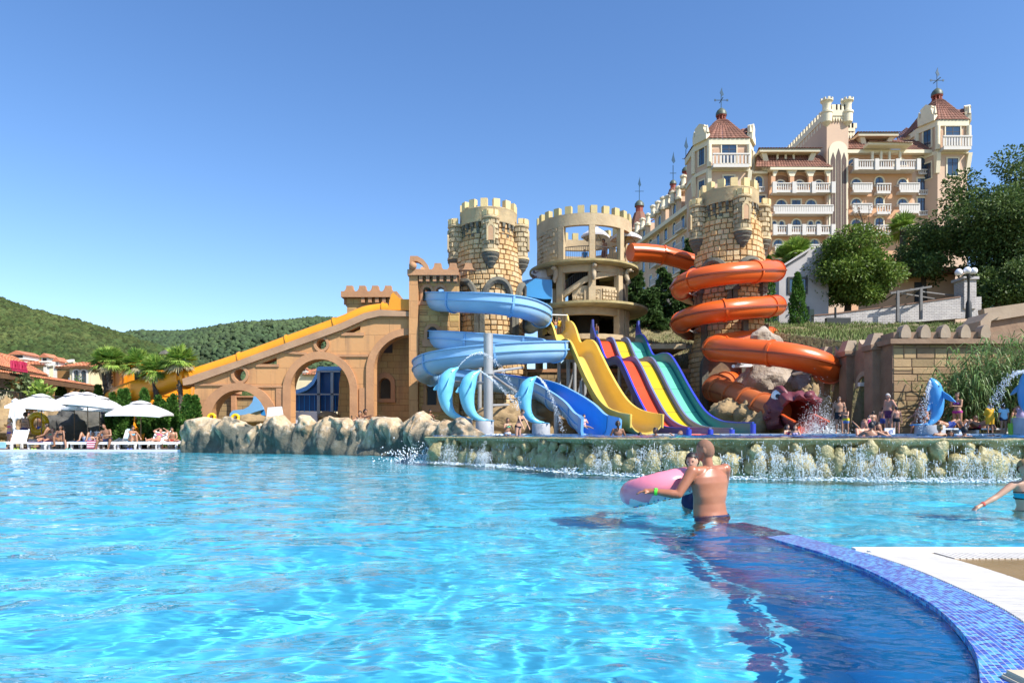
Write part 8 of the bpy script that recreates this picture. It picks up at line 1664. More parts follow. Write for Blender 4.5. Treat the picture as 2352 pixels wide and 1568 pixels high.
def finish_people():
 bpy.context.view_layer.update();dg=bpy.context.evaluated_depsgraph_get();fin=[]
 for p in PEOPLE:fin.append(bpy.data.meshes.new_from_object(p['o'].evaluated_get(dg)))
 for p,me in zip(PEOPLE,fin):
  o,H=p['o'],p['H'];o.modifiers.clear();old=o.data;o.data=me;bpy.data.meshes.remove(old);me.polygons.foreach_set('use_smooth',[True]*len(me.polygons))
  if not me.materials:me.materials.append(SK[p['skin']])
  nv,nf=len(me.vertices),len(me.polygons);V=np.empty(nv*3);me.vertices.foreach_get('co',V);V=V.reshape(-1,3);Nn=np.empty(nv*3);me.vertices.foreach_get('normal',Nn);Nn=Nn.reshape(-1,3)
  best=np.full(nv,1e9);lab=np.zeros(nv,int);tt=np.zeros(nv)
  names=[b_[0]for b_ in p['bones']]
  for i,(n,a,c,ra,rb)in enumerate(p['bones']):
   a_,d=np.array(a),np.array(c-a);L2=max(1e-9,float(d@d));t=np.clip(((V-a_)@d)/L2,0,1);dist=np.linalg.norm(V-a_-t[:,None]*d,axis=1)-(ra+(rb-ra)*t);m=dist<best;best[m]=dist[m];lab[m]=i;tt[m]=t[m]
  q=(V-np.array(p['hc']))@np.array(p['R3'])/np.array(p['hr']);inhead=(np.linalg.norm(q,axis=1)<1.35)&(q[:,2]>-1.1)
  nm=np.array(names)[lab];S=(V@np.array(p['sp']))/H;torso=np.isin(nm,['pelvis','waist','chest'])
  sx=p['x'];zmin,zmax=V[:,2].min(),V[:,2].max()
  if p['seat']is not None:z=p['seat']+.055*H
  elif p['top']is not None:z=p['top']-zmax
  else:z=p['foot']-zmin
  o.location=(sx+p['shift'][0],p['Y']+p['shift'][1],z+p['shift'][2]);tag(o,p['label'],'person',p['group'])
  fv=[tuple(f.vertices)for f in me.polygons]
  def shell(name,sel,off,m,extra=None,in_=.004):
   ids=np.nonzero(sel)[0];mp=-np.ones(nv,int);mp[ids]=np.arange(len(ids));fs=[tuple(int(mp[i])for i in f)for f in fv if all(sel[i]for i in f)]
   if not fs and extra is None:return
   b=MB();b.v=[tuple(v)for v in(V[ids]+Nn[ids]*off)];b.f=fs;b.mi=[0]*len(fs)
   if extra:extra(b)
   c_=b.build(name,m,None,180);c_.parent=o;return c_
  for name,(m,offs,rules)in p['wear'].items():
   sel=np.zeros(nv,bool)
   for r in rules:
    if r[0]=='S':sel|=torso&(S>=r[1])&(S<=r[2])
    elif r[0]=='F':sel|=torso&(S>=r[1])&(S<=r[2])&(((V-np.array(p['sp'])*(V@np.array(p['sp']))[:,None])@np.array(p['fw']))>0)
    else:sel|=np.array([n.startswith(r[0])for n in nm])&(tt>=r[1])&(tt<=r[2])
   if '_one' in name:pass
   shell(name.split('|')[0],sel&~inhead,offs*H,m)
  st=p['style']
  if st and st!='bald':
   back=inhead&((q[:,2]>.30+.0*q[:,1])|((q[:,1]>-.05)&(q[:,2]>-.62)))&~((q[:,1]<-.55)&(q[:,2]<.52))
   def ex(b,st=st,p=p):
    hc,hf,hd,H_,k=p['hc'],p['hf'],p['hd'],p['H'],p['hs'];hx=p['hx'];dn=-p['sp']if p['sp'].z>.4 else V3(0,0,-1)
    if st=='long':
     for s in(-1.2,-.4,.4,1.2):a=hc-hf*.03*H_+hx*s*.028*H_;b.tube([a+hd*.03*H_,a-hf*.03*H_,a+dn*.10*H_-hf*.035*H_,a+dn*.2*H_-hf*.02*H_+hx*s*.01*H_],[.02*H_,.032*H_,.03*H_,.012*H_],8)
    elif st=='bun':b.sphere(hc-hf*.055*H_*k+hd*.05*H_,.026*H_,10,8)
    elif st=='tail':a=hc-hf*.055*H_;b.tube([a+hd*.01*H_,a-hf*.02*H_+dn*.05*H_,a-hf*.01*H_+dn*.14*H_],[.02*H_,.022*H_,.008*H_],8)
   shell('hair',back,(.010 if st!='stub' else .002)*H,HR[p['hair']],ex if st in('long','bun','tail')else None)
  if p['face']:
   hc,hf,hd,hx,k=p['hc'],p['hf'],p['hd'],p['hx'],p['hs']*H
   for s in(-1,1):b=MB();b.sphere(hc+hf*.047*k+hx*s*.018*k+hd*.004*k,(.007*k,.007*k,.005*k),8,6);b.v=[tuple(v)for v in b.v];c_=b.build('eye',M_dark,None,180);c_.parent=o
   b=MB();b.bar(hc+hf*.050*k-hx*.012*k-hd*.034*k,hc+hf*.050*k+hx*.012*k-hd*.034*k,.006*k);c_=b.build('mouth',cloth_m('lip_red',(.30,.09,.07)),None);c_.parent=o
TR=lambda c,n,l=.55,off=.010:{'swim_trunks':(cloth_m(n,c),off,[('pelvis',0,1),('S',-.2,.045),('thigh',0,l)])}
BR=lambda c,n:{'bikini_bottom':(cloth_m(n,c),.004,[('S',-.2,.022),('thigh',0,.10)])}
BT=lambda c,n:{'bikini_top':(cloth_m(n,c),.004,[('F',.155,.215),('S',.172,.184)])}
SUIT=lambda c,n:{'swimsuit':(cloth_m(n,c),.004,[('S',-.2,.235),('thigh',0,.08)])}
def zt_(v,y,Y):return WZ(v,y,Y)
def stand(label,v,x,yt,Y,g,rz,**k):H=(zt_(v,yt,Y)-g)/1.005;person(label,WX(v,x,Y),Y,H,rz,foot=g,**k)
def wade(label,v,x,yt,Y,H,rz,**k):person(label,WX(v,x,Y),Y,H,rz,top=zt_(v,yt,Y),**k)
DK=1.0
hips=dict(up=(.75,.25,-.75),fo=(-.45,-.45,-.6));fold=dict(up=(.25,-.2,-.9),fo=(-.6,-.7,.35))
stand('man in black trunks standing by the stone wall with arms hanging, near the monster','B3',140,240,27.6,DK,-.5,skin='tan',hair='brown',wear=TR((.01,.01,.012),'black_cloth'),pose=dict(hd=(0,-.35,1)))
stand('boy with goggles in yellow and striped trunks leaning beside the man in black trunks','B3',222,365,26.4,DK,-.9,skin='tan',hair='brown',hs=1.2,wear={**TR((.16,.22,.45),'striped_blue'),'waistband|b':(cloth_m('yellow_cloth',(.75,.6,.03)),.014,[('S',-.02,.05),('thigh',0,.2)])},pose=dict(sp=(0,-.3,1),up=(.2,-.5,-.8),fo=(-.3,-.8,.2)))
stand('white haired man in purple trunks standing in profile by the wall corner','B3',735,202,27.0,DK,-1.35,skin='pink',hair='grey',wear=TR((.12,.025,.08),'plum_cloth'),fat=1.22,pose=dict(upL=(.3,.35,-.8),foL=(-.1,-.5,-.8),hd=(0,-.3,1)))
stand('person in blue patterned trunks half hidden behind the white haired man','B3',668,372,28.0,DK,2.6,skin='pink',hair='brown',hs=1.1,wear=TR((.03,.06,.28),'navy_print'))
stand('man in dark trunks with back turned beside the white haired man','B3',828,365,26.6,DK,pi-.3,skin='pink',hair='black',wear=TR((.015,.015,.02),'black_cloth',.35))
person('heavy man sitting by the wall in dark trunks under the trickling dolphin',WX('B3',1165,27),27.0,1.78,-1.25,seat=DK+.42,skin='pink',hair='brown',fat=1.3,pose=dict(sp=(0,-.25,1),th=(.25,-1,-.1),sh=(.05,-.1,-1),up=(.2,-.5,-.8),fo=(-.1,-.8,-.2),hd=(0,-.4,.9)),wear=TR((.02,.02,.03),'black_cloth'))
b=MB();q=W('B3',1165,690,27);b.box(q.x-.35,q.x+.4,26.8,27.3,.985,1.38);bm_=b.build('stone_block',M_tanrock,None,org=(q.x,27,.985));tag(bm_,'low stone block under the heavy sitting man','block')
person('small child sitting on the lap of the heavy man',WX('B3',1085,26.9),26.8,1.0,-.6,seat=DK+.55,skin='light',hair='blond',hs=1.3,pose=dict(th=(.15,-1,-.2),sh=(.05,-.2,-1)))
stand('woman in purple bikini standing with a hand at her mouth right of the dolphin','B3',1555,190,26.8,DK,-1.1,fem=True,skin='tan',hair='brown',style='bun',wear={**BR((.42,.02,.22),'magenta_cloth'),**BT((.14,.03,.25),'violet_cloth')},pose=dict(up=(.15,-.35,-.9),foR=(.3,-.4,.85),foL=(-.5,-.7,.1)))
stand('girl wrapped in a yellow towel standing with back turned by the reeds','B3',1945,335,25.9,DK,pi,fem=True,skin='tan',hair='brown',style='tail',hs=1.15,wear={'towel':(cloth_m('yellow_towel',(.70,.36,.01)),.03,[('S',-.3,.30),('thigh',0,.85),('upper',0,1),('fore',0,1)])},pose=dict(up=(.12,-.35,-.9),fo=(-.6,-.6,.2)))
stand('boy in a pale blue T-shirt standing with back turned by the reeds','B3',2108,335,25.8,DK,pi,skin='tan',hair='black',hs=1.15,wear={'t_shirt':(cloth_m('pale_blue_shirt',(.28,.52,.66)),.022,[('S',-.05,.275),('upper',0,.6)]),'shorts':(cloth_m('navy_cloth',(.015,.02,.06)),.012,[('thigh',0,.35)])})
stand('woman in a lilac strapless dress carrying a green bag at the right edge','B3',2310,285,25.9,DK,-.9,fem=True,skin='tan',hair='black',style='bun',wear={'dress':(cloth_m('lilac_cloth',(.42,.36,.56)),.018,[('S',-.2,.215),('thigh',0,.95)])})
stand('small child behind the woman in the lilac dress','B3',2232,385,26.6,DK,.5,skin='tan',hair='brown',hs=1.25,wear=TR((.4,.42,.55),'pale_cloth'))
b=MB();q=W('B3',2233,630,25.5);b.hexa([q+V3(*d)for d in((-.17,-.07,-.25),(.17,-.07,-.25),(.17,.07,-.25),(-.17,.07,-.25),(-.2,-.05,.17),(.2,-.05,.17),(.2,.05,.17),(-.2,.05,.17))]);b.tube([q+V3(-.1,0,.17),q+V3(-.05,0,.42),q+V3(.05,0,.42),q+V3(.1,0,.17)],.012,6);tag(b.build('bag',cloth_m('lime_bag',(.25,.5,.05)),None,org=q),'lime green bag carried by the woman in the lilac dress','bag')
for x,y,Y,rz,lb,wv in((1440,640,26.5,pi/2,'sunbather lying in the reed shade left of the standing woman',TR((.03,.06,.3),'navy_print')),(1790,640,26.5,-pi/2,'sunbather lying with raised knees behind the standing woman',BR((.4,.03,.1),'crimson_cloth')),(1640,600,27.2,-pi/2,'sunbather with striped towel lying deeper in the reed shade',TR((.3,.35,.5),'grey_blue_cloth'))):
 person(lb,WX('B3',x,Y),Y,1.68,rz,seat=1.22,skin='tan',hair='brown',wear=wv,pose=dict(sp=(0,.95,.30),th=(.1,-.8,.55),sh=(.05,-.5,-.85),up=(.3,.2,-.6),fo=(0,-.6,.2),ft=(0,-.8,.3)))
wade('bald man in the upper pool hugging a boy','B3',415,528,20.2,1.78,.25,skin='pink',hair='stub',style='stub',face=True,pose=dict(upL=(.5,-.8,-.3),foL=(-.4,-.9,0),upR=(-.3,-.5,-.8),hd=(.2,-.2,1)))
wade('boy with bare back hugged by the bald man in the upper pool','B3',525,560,19.5,1.5,pi-.3,skin='tan',hair='black',hs=1.1,pose=dict(upR=(-.9,-.3,-.4),foR=(-.5,-.8,0),upL=(.7,-.4,-.5),foL=(.3,-.8,0)))
wade('woman in black swimsuit beside the hugging pair in the upper pool','B3',640,570,20.0,1.62,-.8,fem=True,skin='tan',hair='black',style='bun',wear=SUIT((.01,.01,.012),'black_cloth'),pose=dict(up=(.5,-.2,-.8),hd=(-.35,-.2,1)))
wade('child raising one arm high behind the bald man in the upper pool','B3',455,545,21.5,1.3,.2,skin='tan',hair='brown',hs=1.2,pose=dict(upR=(-.8,-.1,.7),foR=(-.8,-.1,.65)))
stand('little girl in a pink top at the pool edge behind the bathers','B3',498,472,25.2,DK,.2,fem=True,skin='light',hair='black',hs=1.3,wear=SUIT((.65,.05,.18),'pink_cloth'))
stand('boy with bare back standing at the pool edge behind the bathers','B3',548,425,25.6,DK,pi,skin='tan',hair='brown',hs=1.2,wear=TR((.05,.05,.06),'dark_cloth'))
wade('woman with gold headscarf and pink bikini in the upper pool, back turned','B3',1345,592,20.6,1.62,pi,fem=True,skin='tan',hair='blond',style='bun',wear={**BT((.6,.03,.22),'hotpink_cloth'),'strap|s':(cloth_m('hotpink_cloth',(.6,.03,.22)),.004,[('S',.172,.186)])},pose=dict(up=(.5,-.2,-.8)))
wade('dark haired girl between the two bathers near the dolphin','B3',1470,658,20.4,1.4,-.7,fem=True,skin='brown',hair='black',style='long',hs=1.15,wear=BT((.6,.2,.2),'coral_cloth'),pose=dict(up=(.6,-.5,-.5),fo=(.3,-.8,0)))
wade('tanned man in the upper pool with arms spread, back turned','B3',1640,615,20.0,1.72,pi,skin='brown',hair='black',pose=dict(upL=(.95,-.1,-.4),foL=(.8,-.5,.1),upR=(-.9,-.1,-.5),foR=(-.8,-.3,-.2)))
wade('head of a swimmer low in the upper pool at the right','B3',2055,725,19.5,1.6,pi,skin='tan',hair='black')
wade('girl in red swimsuit holding her face beside the splash','Z4',1112,1405,27.2,1.32,.3,fem=True,skin='light',hair='brown',style='long',hs=1.15,wear=SUIT((.55,.03,.12),'rose_cloth'),pose=dict(up=(.35,-.4,-.8),fo=(-.5,-.5,.8)))
wade('girl in lilac swimsuit beside the splash at the monster mouth','Z4',1158,1407,27.0,1.32,-.5,fem=True,skin='light',hair='brown',style='long',hs=1.15,wear=SUIT((.42,.20,.55),'lilac_cloth'),pose=dict(up=(.4,-.3,-.8),fo=(-.3,-.8,.2)))
wade('long haired woman with crossed straps in the upper pool below the yellow slide','Z8',1548,248,22.5,1.62,pi,fem=True,skin='brown',hair='brown',style='tail',wear={**BT((.16,.08,.06),'brown_cloth'),**SUIT((.2,.1,.08),'brown_cloth')}and{'strap|s':(cloth_m('brown_cloth',(.10,.05,.04)),.004,[('S',.168,.19)])},pose=dict(up=(.4,-.2,-.9)))
wade('dark head of a swimmer below the yellow slide','Z8',1715,336,22.0,1.5,pi,skin='tan',hair='black')
wade('boy with blue goggles in the upper pool holding up his hands','Z8',1835,300,22.5,1.45,-1.4,skin='brown',hair='black',hs=1.1,wear={},pose=dict(up=(.2,-.85,-.4),fo=(0,-.8,.5)))
wade('bald swimmer lying back beside the red lane end','Z8',1960,322,23.0,1.6,-1.4,skin='pink',hair='stub',style='stub',pose=dict(sp=(0,.5,.8),hd=(0,.3,1),upL=(.6,-.8,.1),foL=(.2,-.8,.5)))
wade('girl with goggles in a green bikini standing by the leftmost pedestals','Z8',712,226,29.0,1.38,.4,fem=True,skin='tan',hair='brown',style='tail',hs=1.15,wear={**BT((.1,.4,.2),'green_cloth'),**BR((.5,.55,.6),'pale_cloth2')},pose=dict(up=(.3,-.5,-.8),fo=(-.5,-.6,.5)))
wade('woman in black bikini bending beside the girl with goggles','Z8',792,166,29.2,1.66,.9,fem=True,skin='light',hair='brown',style='bun',wear={**BT((.01,.01,.012),'black_cloth'),**BR((.01,.01,.012),'black_cloth')},pose=dict(sp=(0,-.35,1),hd=(0,-.5,.9),up=(.15,-.5,-.85),fo=(0,-.5,-.8)))
person('girl with pink hat and goggles sitting at the end of the blue slide',WX('Z8',1292,31.2),31.2,1.15,.35,top=zt_('Z8',200,31.2),skin='light',hair='brown',hs=1.25,fem=True,wear={**SUIT((.75,.45,.45),'peach_suit'),'cap|c':(cloth_m('hotpink_cloth',(.6,.03,.22)),.02,[])},pose=dict(sp=(0,.1,1),th=(.15,-1,-.05),sh=(.1,-1,-.2),up=(.3,-.4,-.8),fo=(-.7,-.6,.2)))
stand('child in orange and blue trunks at the top of the yellow slide','C4',342,1378,46.2,7.78,.2,skin='tan',hair='blond',hs=1.2,wear=TR((.05,.25,.5),'teal_cloth',.6),pose=dict(upL=(.5,-.3,.8),foL=(.2,-.2,.9),upR=(-.5,-.3,.8),foR=(-.2,-.2,.9)))
person('child in a yellow vest waiting behind the yellow slide',WX('C4',388,47),47.0,1.25,.2,foot=7.75,skin='brown',hair='black',hs=1.2,wear={'vest':(cloth_m('vest_yellow',(.7,.45,.02)),.02,[('S',-.05,.28)])})
stand('man in turquoise trunks standing on the platform above the racer slide','C4',805,1420,46.3,7.3,-.9,skin='brown',hair='black',wear=TR((.02,.22,.42),'turq_cloth'))
stand('man in dark red trunks on the upper floor of the start tower','C4',893,462,51,d1,-1.2,skin='brown',hair='black',wear=TR((.10,.01,.015),'wine_cloth'),pose=dict(hd=(0,-.4,1)))
person('person in red climbing the stairs inside the start tower',WX('C4',440,49.6),49.6,1.6,-1.2,top=zt_('C4',935,49.6),skin='brown',hair='black',wear=TR((.45,.03,.02),'red_cloth'))
person('child in a blue shirt behind the railing of the upper tower floor',WX('C4',672,50.2),50.2,1.25,.2,foot=d1,skin='tan',hair='black',hs=1.2,wear={'t_shirt':(cloth_m('blue_shirt',(.04,.22,.5)),.02,[('S',-.1,.28),('upper',0,.6)])})
person('attendant crouching in grey at the entry of the blue slide',WX('C4',105,50.6),50.6,1.65,.8,seat=zt_('C4',925,50.6),skin='brown',hair='black',wear={'t_shirt':(cloth_m('grey_shirt',(.12,.12,.13)),.02,[('S',-.1,.28),('upper',0,.6)])},pose=dict(sp=(0,-.3,1),th=(.2,-1,.1),sh=(.1,.1,-1),up=(.3,-.6,-.5),fo=(0,-.9,.1)))
person('rider sitting in the blue trough slide by the stone tower',WX('Z3',665,46.6),46.6,1.5,.9,top=zt_('Z3',893,46.6),skin='light',hair='brown',pose=dict(sp=(0,.2,1),th=(.1,-1,0),sh=(.05,-1,-.1)))
stand('woman holding up a camera behind the rock wall before the castle','Z2',1208,1190,38,.12,-.4,fem=True,skin='tan',hair='brown',wear=SUIT((.3,.06,.14),'wine_suit'),pose=dict(up=(.3,-.7,-.4),fo=(-.4,-.6,.6)))
stand('man photographing beside the woman behind the rock wall','Z2',1240,1177,38.4,.12,1.0,skin='brown',hair='black',wear=TR((.01,.01,.012),'black_cloth'),pose=dict(up=(.3,-.8,-.1),fo=(-.2,-.9,.25)))
person('child sitting in the shade at the foot of the gatehouse',WX('Z2',1670,37),37.0,1.3,.9,top=zt_('Z2',1192,37),skin='brown',hair='black',hs=1.15,wear=TR((.02,.02,.03),'black_cloth'),pose=dict(sp=(0,-.2,1),th=(.15,-.9,.4),sh=(.05,-.1,-1),up=(.2,-.6,-.6),fo=(0,-.6,.3)))
for x,y,lb,lb2 in((212,1218,'child behind the rock wall inside the left yellow swim ring','yellow swim ring at the left end behind the rock wall'),(372,1222,'child behind the rock wall inside the right yellow swim ring','yellow and blue swim ring beside the small castle arch')):
 Yq=41.0;person(lb,WX('Z2',x,Yq),Yq,1.25,.2,top=zt_('Z2',y-3,Yq),skin='brown',hair='brown',hs=1.2,wear=TR((.1,.05,.2),'dark_print'))
 b=MB();c=W('Z2',x,y+25,Yq-.05);b.tube([c+V3(cos(k*pi/8)*.2,-.15+.05*sin(k*pi/8),sin(k*pi/8)*.19)for k in range(17)],.09,10);tag(b.build('swim_ring',M_yelring,None,180,org=c),lb2,'swim ring')
sitf=dict(th=(.14,-1,-.02),sh=(.05,-.12,-1),ft=(.15,-1,-.1))
ST=GZL+.42
person('woman with sunglasses in a green bikini reclining on a lounger',LX['a'],LY+1.15,1.62,.1,seat=ST,fem=True,skin='pink',hair='brown',fat=1.12,wear={**BT((.02,.28,.14),'emerald_cloth'),**BR((.1,.5,.35),'mint_cloth')},pose=dict(sp=(0,.62,.8),hd=(0,.1,1),th=(.12,-1,.18),sh=(.03,-1,-.25),up=(.35,-.1,-.7),fo=(-.6,-.4,.75),ft=(.1,-.3,1)))
person('man with cap sitting sideways in dark trunks behind the loungers',WX('B4',640,40.6),40.6,1.8,-1.25,seat=GZL+.5,skin='tan',hair='black',fat=1.15,wear=TR((.02,.03,.10),'navy_cloth2'),pose=dict(sp=(0,-.12,1),hd=(0,-.3,1),th=(.1,-1,.05),sh=(.05,-.2,-1),up=(.1,-.4,-.9),fo=(0,-.9,-.3)))
b=MB();q=V3(WX('B4',650,40.6),40.6,0);b.box(q.x-.35,q.x+.35,40.3,40.9,GZL,GZL+.44);tag(b.build('plastic_stool',M_white,None,org=(q.x,40.6,GZL)),'white plastic stool under the man with cap','stool')
person('woman with very long dark hair in a black bikini sitting on a lounger end',LX['b']+.1,LY+.25,1.72,.0,seat=ST,fem=True,skin='brown',hair='black',style='long',wear={**BT((.008,.008,.01),'black_cloth'),**BR((.008,.008,.01),'black_cloth')},pose=dict(sitf,sp=(-.05,-.12,1),thL=(.75,-.8,.0),shL=(.35,-.25,-1),thR=(-.12,-.9,.38),shR=(.1,.0,-1),upR=(-.3,-.3,-.9),foR=(-.05,-.3,-1),upL=(.35,-.35,-.8),hd=(.25,-.1,1)))
person('sunbather lying on a lounger with both knees raised',LX['c']-.1,LY+.95,1.75,0,seat=ST,skin='tan',hair='brown',wear=TR((.35,.38,.45),'light_trunks'),pose=dict(sp=(0,1,.28),th=(.22,-.45,.9),sh=(.02,-.45,-.9),up=(.4,.3,-.4),fo=(-.2,-.6,.3)))
person('second sunbather lying with one knee raised beside the bald man',LX['c']+.62,LY+1.3,1.72,.0,seat=ST,fem=True,skin='tan',hair='brown',wear=BR((.5,.5,.5),'pale_cloth2'),pose=dict(sp=(0,1,.2),thL=(.35,-.5,.85),shL=(-.1,-.5,-.85),thR=(-.05,-.5,.9),shR=(0,-.4,-.95)))
person('bald tanned man in navy trunks sitting on the lounger edge facing the pool',LX['d']-.05,LY+.3,1.86,.0,seat=ST,skin='brown',hair='stub',style='stub',fat=1.1,face=True,wear=TR((.012,.02,.06),'navy_cloth2',.5),pose=dict(sp=(-.1,-.18,1),hd=(-.45,-.25,1),thL=(.55,-.9,.0),shL=(-.15,-.1,-1),thR=(-.5,-.9,0),shR=(-.2,-.1,-1),up=(.4,-.35,-.8),fo=(-.8,-.7,-.1)))
person('woman in a light blue bikini sitting hugging her knees',LX['e']-.1,LY+.75,1.7,.9,seat=ST,fem=True,skin='tan',hair='black',style='bun',wear={**BT((.1,.42,.6),'sky_cloth'),**BR((.1,.42,.6),'sky_cloth')},pose=dict(sp=(0,-.3,1),hd=(0,-.35,1),th=(.08,-.8,.75),sh=(.03,-.25,-1),up=(.12,-.8,-.5),fo=(0,-.8,-.6)))
person('woman in a pink bikini lying back with both arms behind her head',LX['f'],LY+1.1,1.68,.0,seat=ST,fem=True,skin='pink',hair='brown',wear={**BT((.5,.08,.22),'rose_cloth2'),**BR((.5,.08,.22),'rose_cloth2')},pose=dict(sp=(0,.7,.7),hd=(0,.1,1),th=(.1,-1,.12),sh=(.03,-1,-.1),up=(.85,.2,.55),fo=(-.75,.2,.4),ft=(.1,-.3,1)))
person('boy sitting cross-legged in red trunks on the last lounger',LX['g']-.1,LY+.8,1.5,.35,seat=ST,skin='tan',hair='brown',hs=1.12,wear=TR((.5,.03,.03),'red_cloth'),pose=dict(sp=(.08,-.2,1),hd=(-.3,-.3,1),th=(.8,-.8,.1),sh=(-.9,-.1,-.25),up=(.2,-.3,-.9),fo=(-.3,-.8,-.4)))
stand('woman with broad tanned back in dark shorts walking away behind the loungers','B4',328,853,41.9,GZL,pi-.3,fem=True,skin='tan',hair='brown',fat=1.25,wear={'shorts':(cloth_m('slate_cloth',(.08,.06,.13)),.012,[('S',-.2,.03),('thigh',0,.4)]),'strap':(cloth_m('black_cloth',(.01,.01,.012)),.004,[('S',.165,.188)])})
stand('little girl in a pink and blue bikini at the left behind the loungers','B4',130,930,41.2,GZL,-.5,fem=True,skin='light',hair='blond',style='tail',hs=1.22,wear={**BT((.6,.1,.25),'pink_cloth'),**BR((.06,.04,.3),'indigo_cloth')})
person('dark skinned sunbather lying on the second row lounger at the left',WX('B4',175,41.9),42.0,1.75,.3,seat=GZL+.42,skin='brown',hair='black',wear=TR((.05,.08,.2),'navy_print'),pose=dict(sp=(0,.85,.5),th=(.12,-.8,.55),sh=(.02,-.5,-.85)))
for x,yt,Y,rz,lb,hair,sk,w in((372,797,47.5,pi,'sunburnt man with back turned beyond the yellow ring','black','pink',TR((.02,.03,.10),'navy_cloth2')),(452,797,47.2,-.4,'man facing the pool beyond the yellow ring','brown','pink',TR((.05,.1,.4),'blue_cloth')),(805,820,49,.3,'tan man at the left of the group in the parasol shade','black','tan',TR((.05,.05,.06),'dark_cloth')),(875,838,49.2,.2,'child beside the yellow ring in the parasol shade','black','tan',{}),(988,828,49,-.5,'person half turned in the parasol shade','black','brown',{}),(1038,812,48.4,.4,'woman with blond hair and raised arm in the parasol shade','blond','light',BT((.5,.5,.5),'pale_cloth2')),(1130,830,48.8,pi,'person with back turned at the right of the shaded group','brown','tan',{})):
 k=dict(upL=(.5,-.5,.5),foL=(-.3,-.4,.8))if 'raised' in lb else{}
 wade(lb,'B4',x,yt,Y,1.35 if 'child' in lb else 1.72,rz,skin=sk,hair=hair,wear=w,pose=k,style='long' if hair=='blond' else 'short',hs=1.2 if 'child' in lb else 1)
stand('child in a white sun hat behind the big yellow ring','B4',538,838,43.6,GZL,-.3,skin='tan',hair='grey',hs=1.25,wear=TR((.1,.2,.5),'blue_cloth'))
b=MB();c=W('B4',490,965,42.9);b.tube([c+Matrix.Rotation(.5,3,'Z')@V3(cos(k*pi/10)*.42,0,sin(k*pi/10)*.55)for k in range(21)],.2,12);tag(b.build('swim_ring',M_yelring,None,180,org=c),'big bright yellow swim ring held upright behind the loungers','swim ring')
b=MB();c=W('B4',925,862,48.2);b.tube([c+Matrix.Rotation(.9,3,'Z')@V3(cos(k*pi/10)*.34,0,sin(k*pi/10)*.44)for k in range(21)],.15,12);tag(b.build('swim_ring',M_yelring,None,180,org=c),'yellow swim ring carried in the parasol shade farther back','swim ring')
b=MB();c=W('B4',235,990,42.6);b.tube([c+V3(cos(k*pi/10)*.38,.1,sin(k*pi/10)*.5)for k in range(4,18)],.13,12);tag(b.build('swim_ring',M_white,None,180,org=c),'white inflatable ring beside the woman walking away','swim ring')
MY=8.25
man=dict(sp=(-.05,.03,1),hd=(-.16,.12,1),face=(-.85,.45,-.1),upL=(-.55,-.25,-.80),foL=(-.97,.12,.12),handL=(-.9,.25,.0),upR=(.12,.55,-.8),foR=(-.5,.8,.15),thL=(-.1,.05,-1),thR=(.1,.05,-1),shL=(0,0,-1),shR=(0,0,-1),ftL=(-.6,.8,-.1),ftR=(-.6,.8,-.1))
person('bald sunburnt man with broad wet back standing waist deep holding the pink ring',WX('B2',1400,MY),MY,2.02,pi+.42,top=zt_('B2',172,MY),skin='burnt',hair='stub',style='stub',fat=1.15,vox=.0065,tl=1.13,broad=1.14,world=True,pose=man,wear={'swim_trunks':(cloth_m('navy_cloth2',(.012,.02,.06)),.008,[('S',-.2,.035),('thigh',0,.5)]),'wristband':(cloth_m('neon_green',(.10,.75,.05)),.005,[('fore_lowL',.76,.96)])})
person('dark haired boy peering over the pink ring',WX('B2',1160,9.35),9.35,1.6,-.5,top=zt_('B2',352,9.35),skin='light',hair='black',hs=1.1,face=True,vox=.010,wear={'swim_shirt':(cloth_m('navy_shirt',(.012,.02,.09)),.012,[('S',-.1,.27),('upper',0,.6)])},pose=dict(upL=(.3,-.6,-.5),foL=(0,-.9,.2),upR=(-.3,-.7,-.4),foR=(0,-.9,.2),hd=(-.1,-.15,1)))
person('blond woman in a black and turquoise bikini reaching over the water at the right edge',WX('P',2362,9.0),9.0,1.68,-.15,top=zt_('P',1056,9.0),fem=True,skin='light',hair='blond',face=True,fat=1.12,vox=.0085,wear={'bikini_top':(cloth_m('turq_cloth2',(.02,.36,.50)),.005,[('F',.158,.20)]),'bikini_straps':(cloth_m('black_cloth',(.01,.01,.012)),.007,[('F',.148,.158),('F',.20,.212),('S',.150,.165)]),'bikini_bottom':(cloth_m('black_cloth',(.01,.01,.012)),.004,[('S',-.2,.02),('thigh',0,.1)]),'wristband':(cloth_m('red_band',(.6,.08,.05)),.005,[('fore_lowR',.74,.94)])},pose=dict(sp=(-.12,-.1,1),hd=(-.12,-.1,1),upR=(-.78,-.2,-.55),foR=(-.85,-.25,-.42),upL=(.5,-.2,-.8),foL=(.2,-.8,0)))
finish_people()
for o in[p['o']for p in PEOPLE if p['Y']<10]:
 receiver(o)
 for c_ in o.children:receiver(c_)
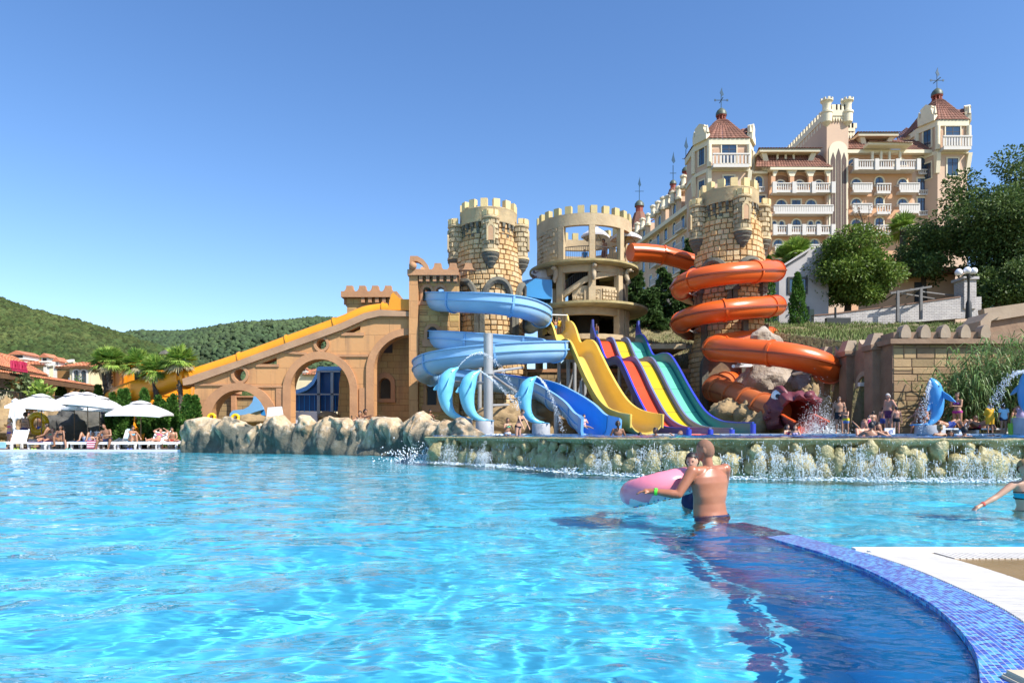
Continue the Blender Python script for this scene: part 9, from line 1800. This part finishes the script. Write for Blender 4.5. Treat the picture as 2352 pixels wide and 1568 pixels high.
rc=W('B2',690,815,8.75);rn=V3(-.23,.16,.95).normalized();ru=rn.orthogonal().normalized();rv=rn.cross(ru);Rm,rm=.335,.172;n1,n2=180,64;vs=[];fs=[];ring_mi=[]
e1=V3(1,0,0);e1=(e1-rn*e1 .dot(rn)).normalized();e2=rn.cross(e1)
for i in range(n1):
 a=2*pi*i/n1;ra_=e1*cos(a)+e2*sin(a);pl=1
 for k in range(n2):
  c_=2*pi*k/n2;pin=1-.035*(.5+.5*cos(c_-pi))*(.5+.5*sin(i*.9))-.012*sin(i*.37)*(abs(cos(c_))<.4);vs.append(rc+ra_*(Rm+rm*cos(c_)*pin)+rn*rm*sin(c_)*pin)
rg=MB()
for i in range(n1):
 for k in range(n2):
  th=2*pi*(k+.5)/n2;wav=-.62+.20*sin(i/n1*2*pi*9)+.10*sin(i/n1*2*pi*4+1);top_=sin(th)>wav;fs.append((i*n2+k,((i+1)%n1)*n2+k,((i+1)%n1)*n2+(k+1)%n2,i*n2+(k+1)%n2));ring_mi.append(0 if top_ else 1)
rg.v=[tuple(v)for v in vs];rg.f=fs;rg.mi=ring_mi
M_pinkv=plastic('pink_vinyl',(.84,.27,.35),(.82,.22,.30),rough=.22);M_whitev=plastic('white_vinyl',(.74,.62,.66),rough=.25)
ring=rg.build('swim_ring',[M_pinkv,M_whitev],None,180,org=rc);tag(ring,'large pink frosted doughnut swim ring with white underside and sprinkles','swim ring');receiver(ring)
SPK=[plastic('sprinkle_'+n,c)for n,c in(('blue',(.08,.12,.55)),('orange',(.8,.35,.02)),('teal',(.08,.38,.38)),('purple',(.25,.03,.35)),('red',(.7,.04,.06)))]
for k in range(30):
 a=2*pi*(k*.381966%1);th=-1.0-.8*((k*.618)%1);ra_=e1*cos(a)+e2*sin(a);nn_=ra_*cos(th)+rn*sin(th);q=rc+ra_*(Rm+rm*cos(th))+rn*rm*sin(th);tg=nn_.cross(V3(R.gauss(0,1),R.gauss(0,1),R.gauss(0,1))).normalized();b=MB();b.tube([q-tg*.028,q-tg*.02,q+tg*.02,q+tg*.028],[.003,.008,.008,.003],6);b.build('sprinkle',SPK[k%5],ring,180)
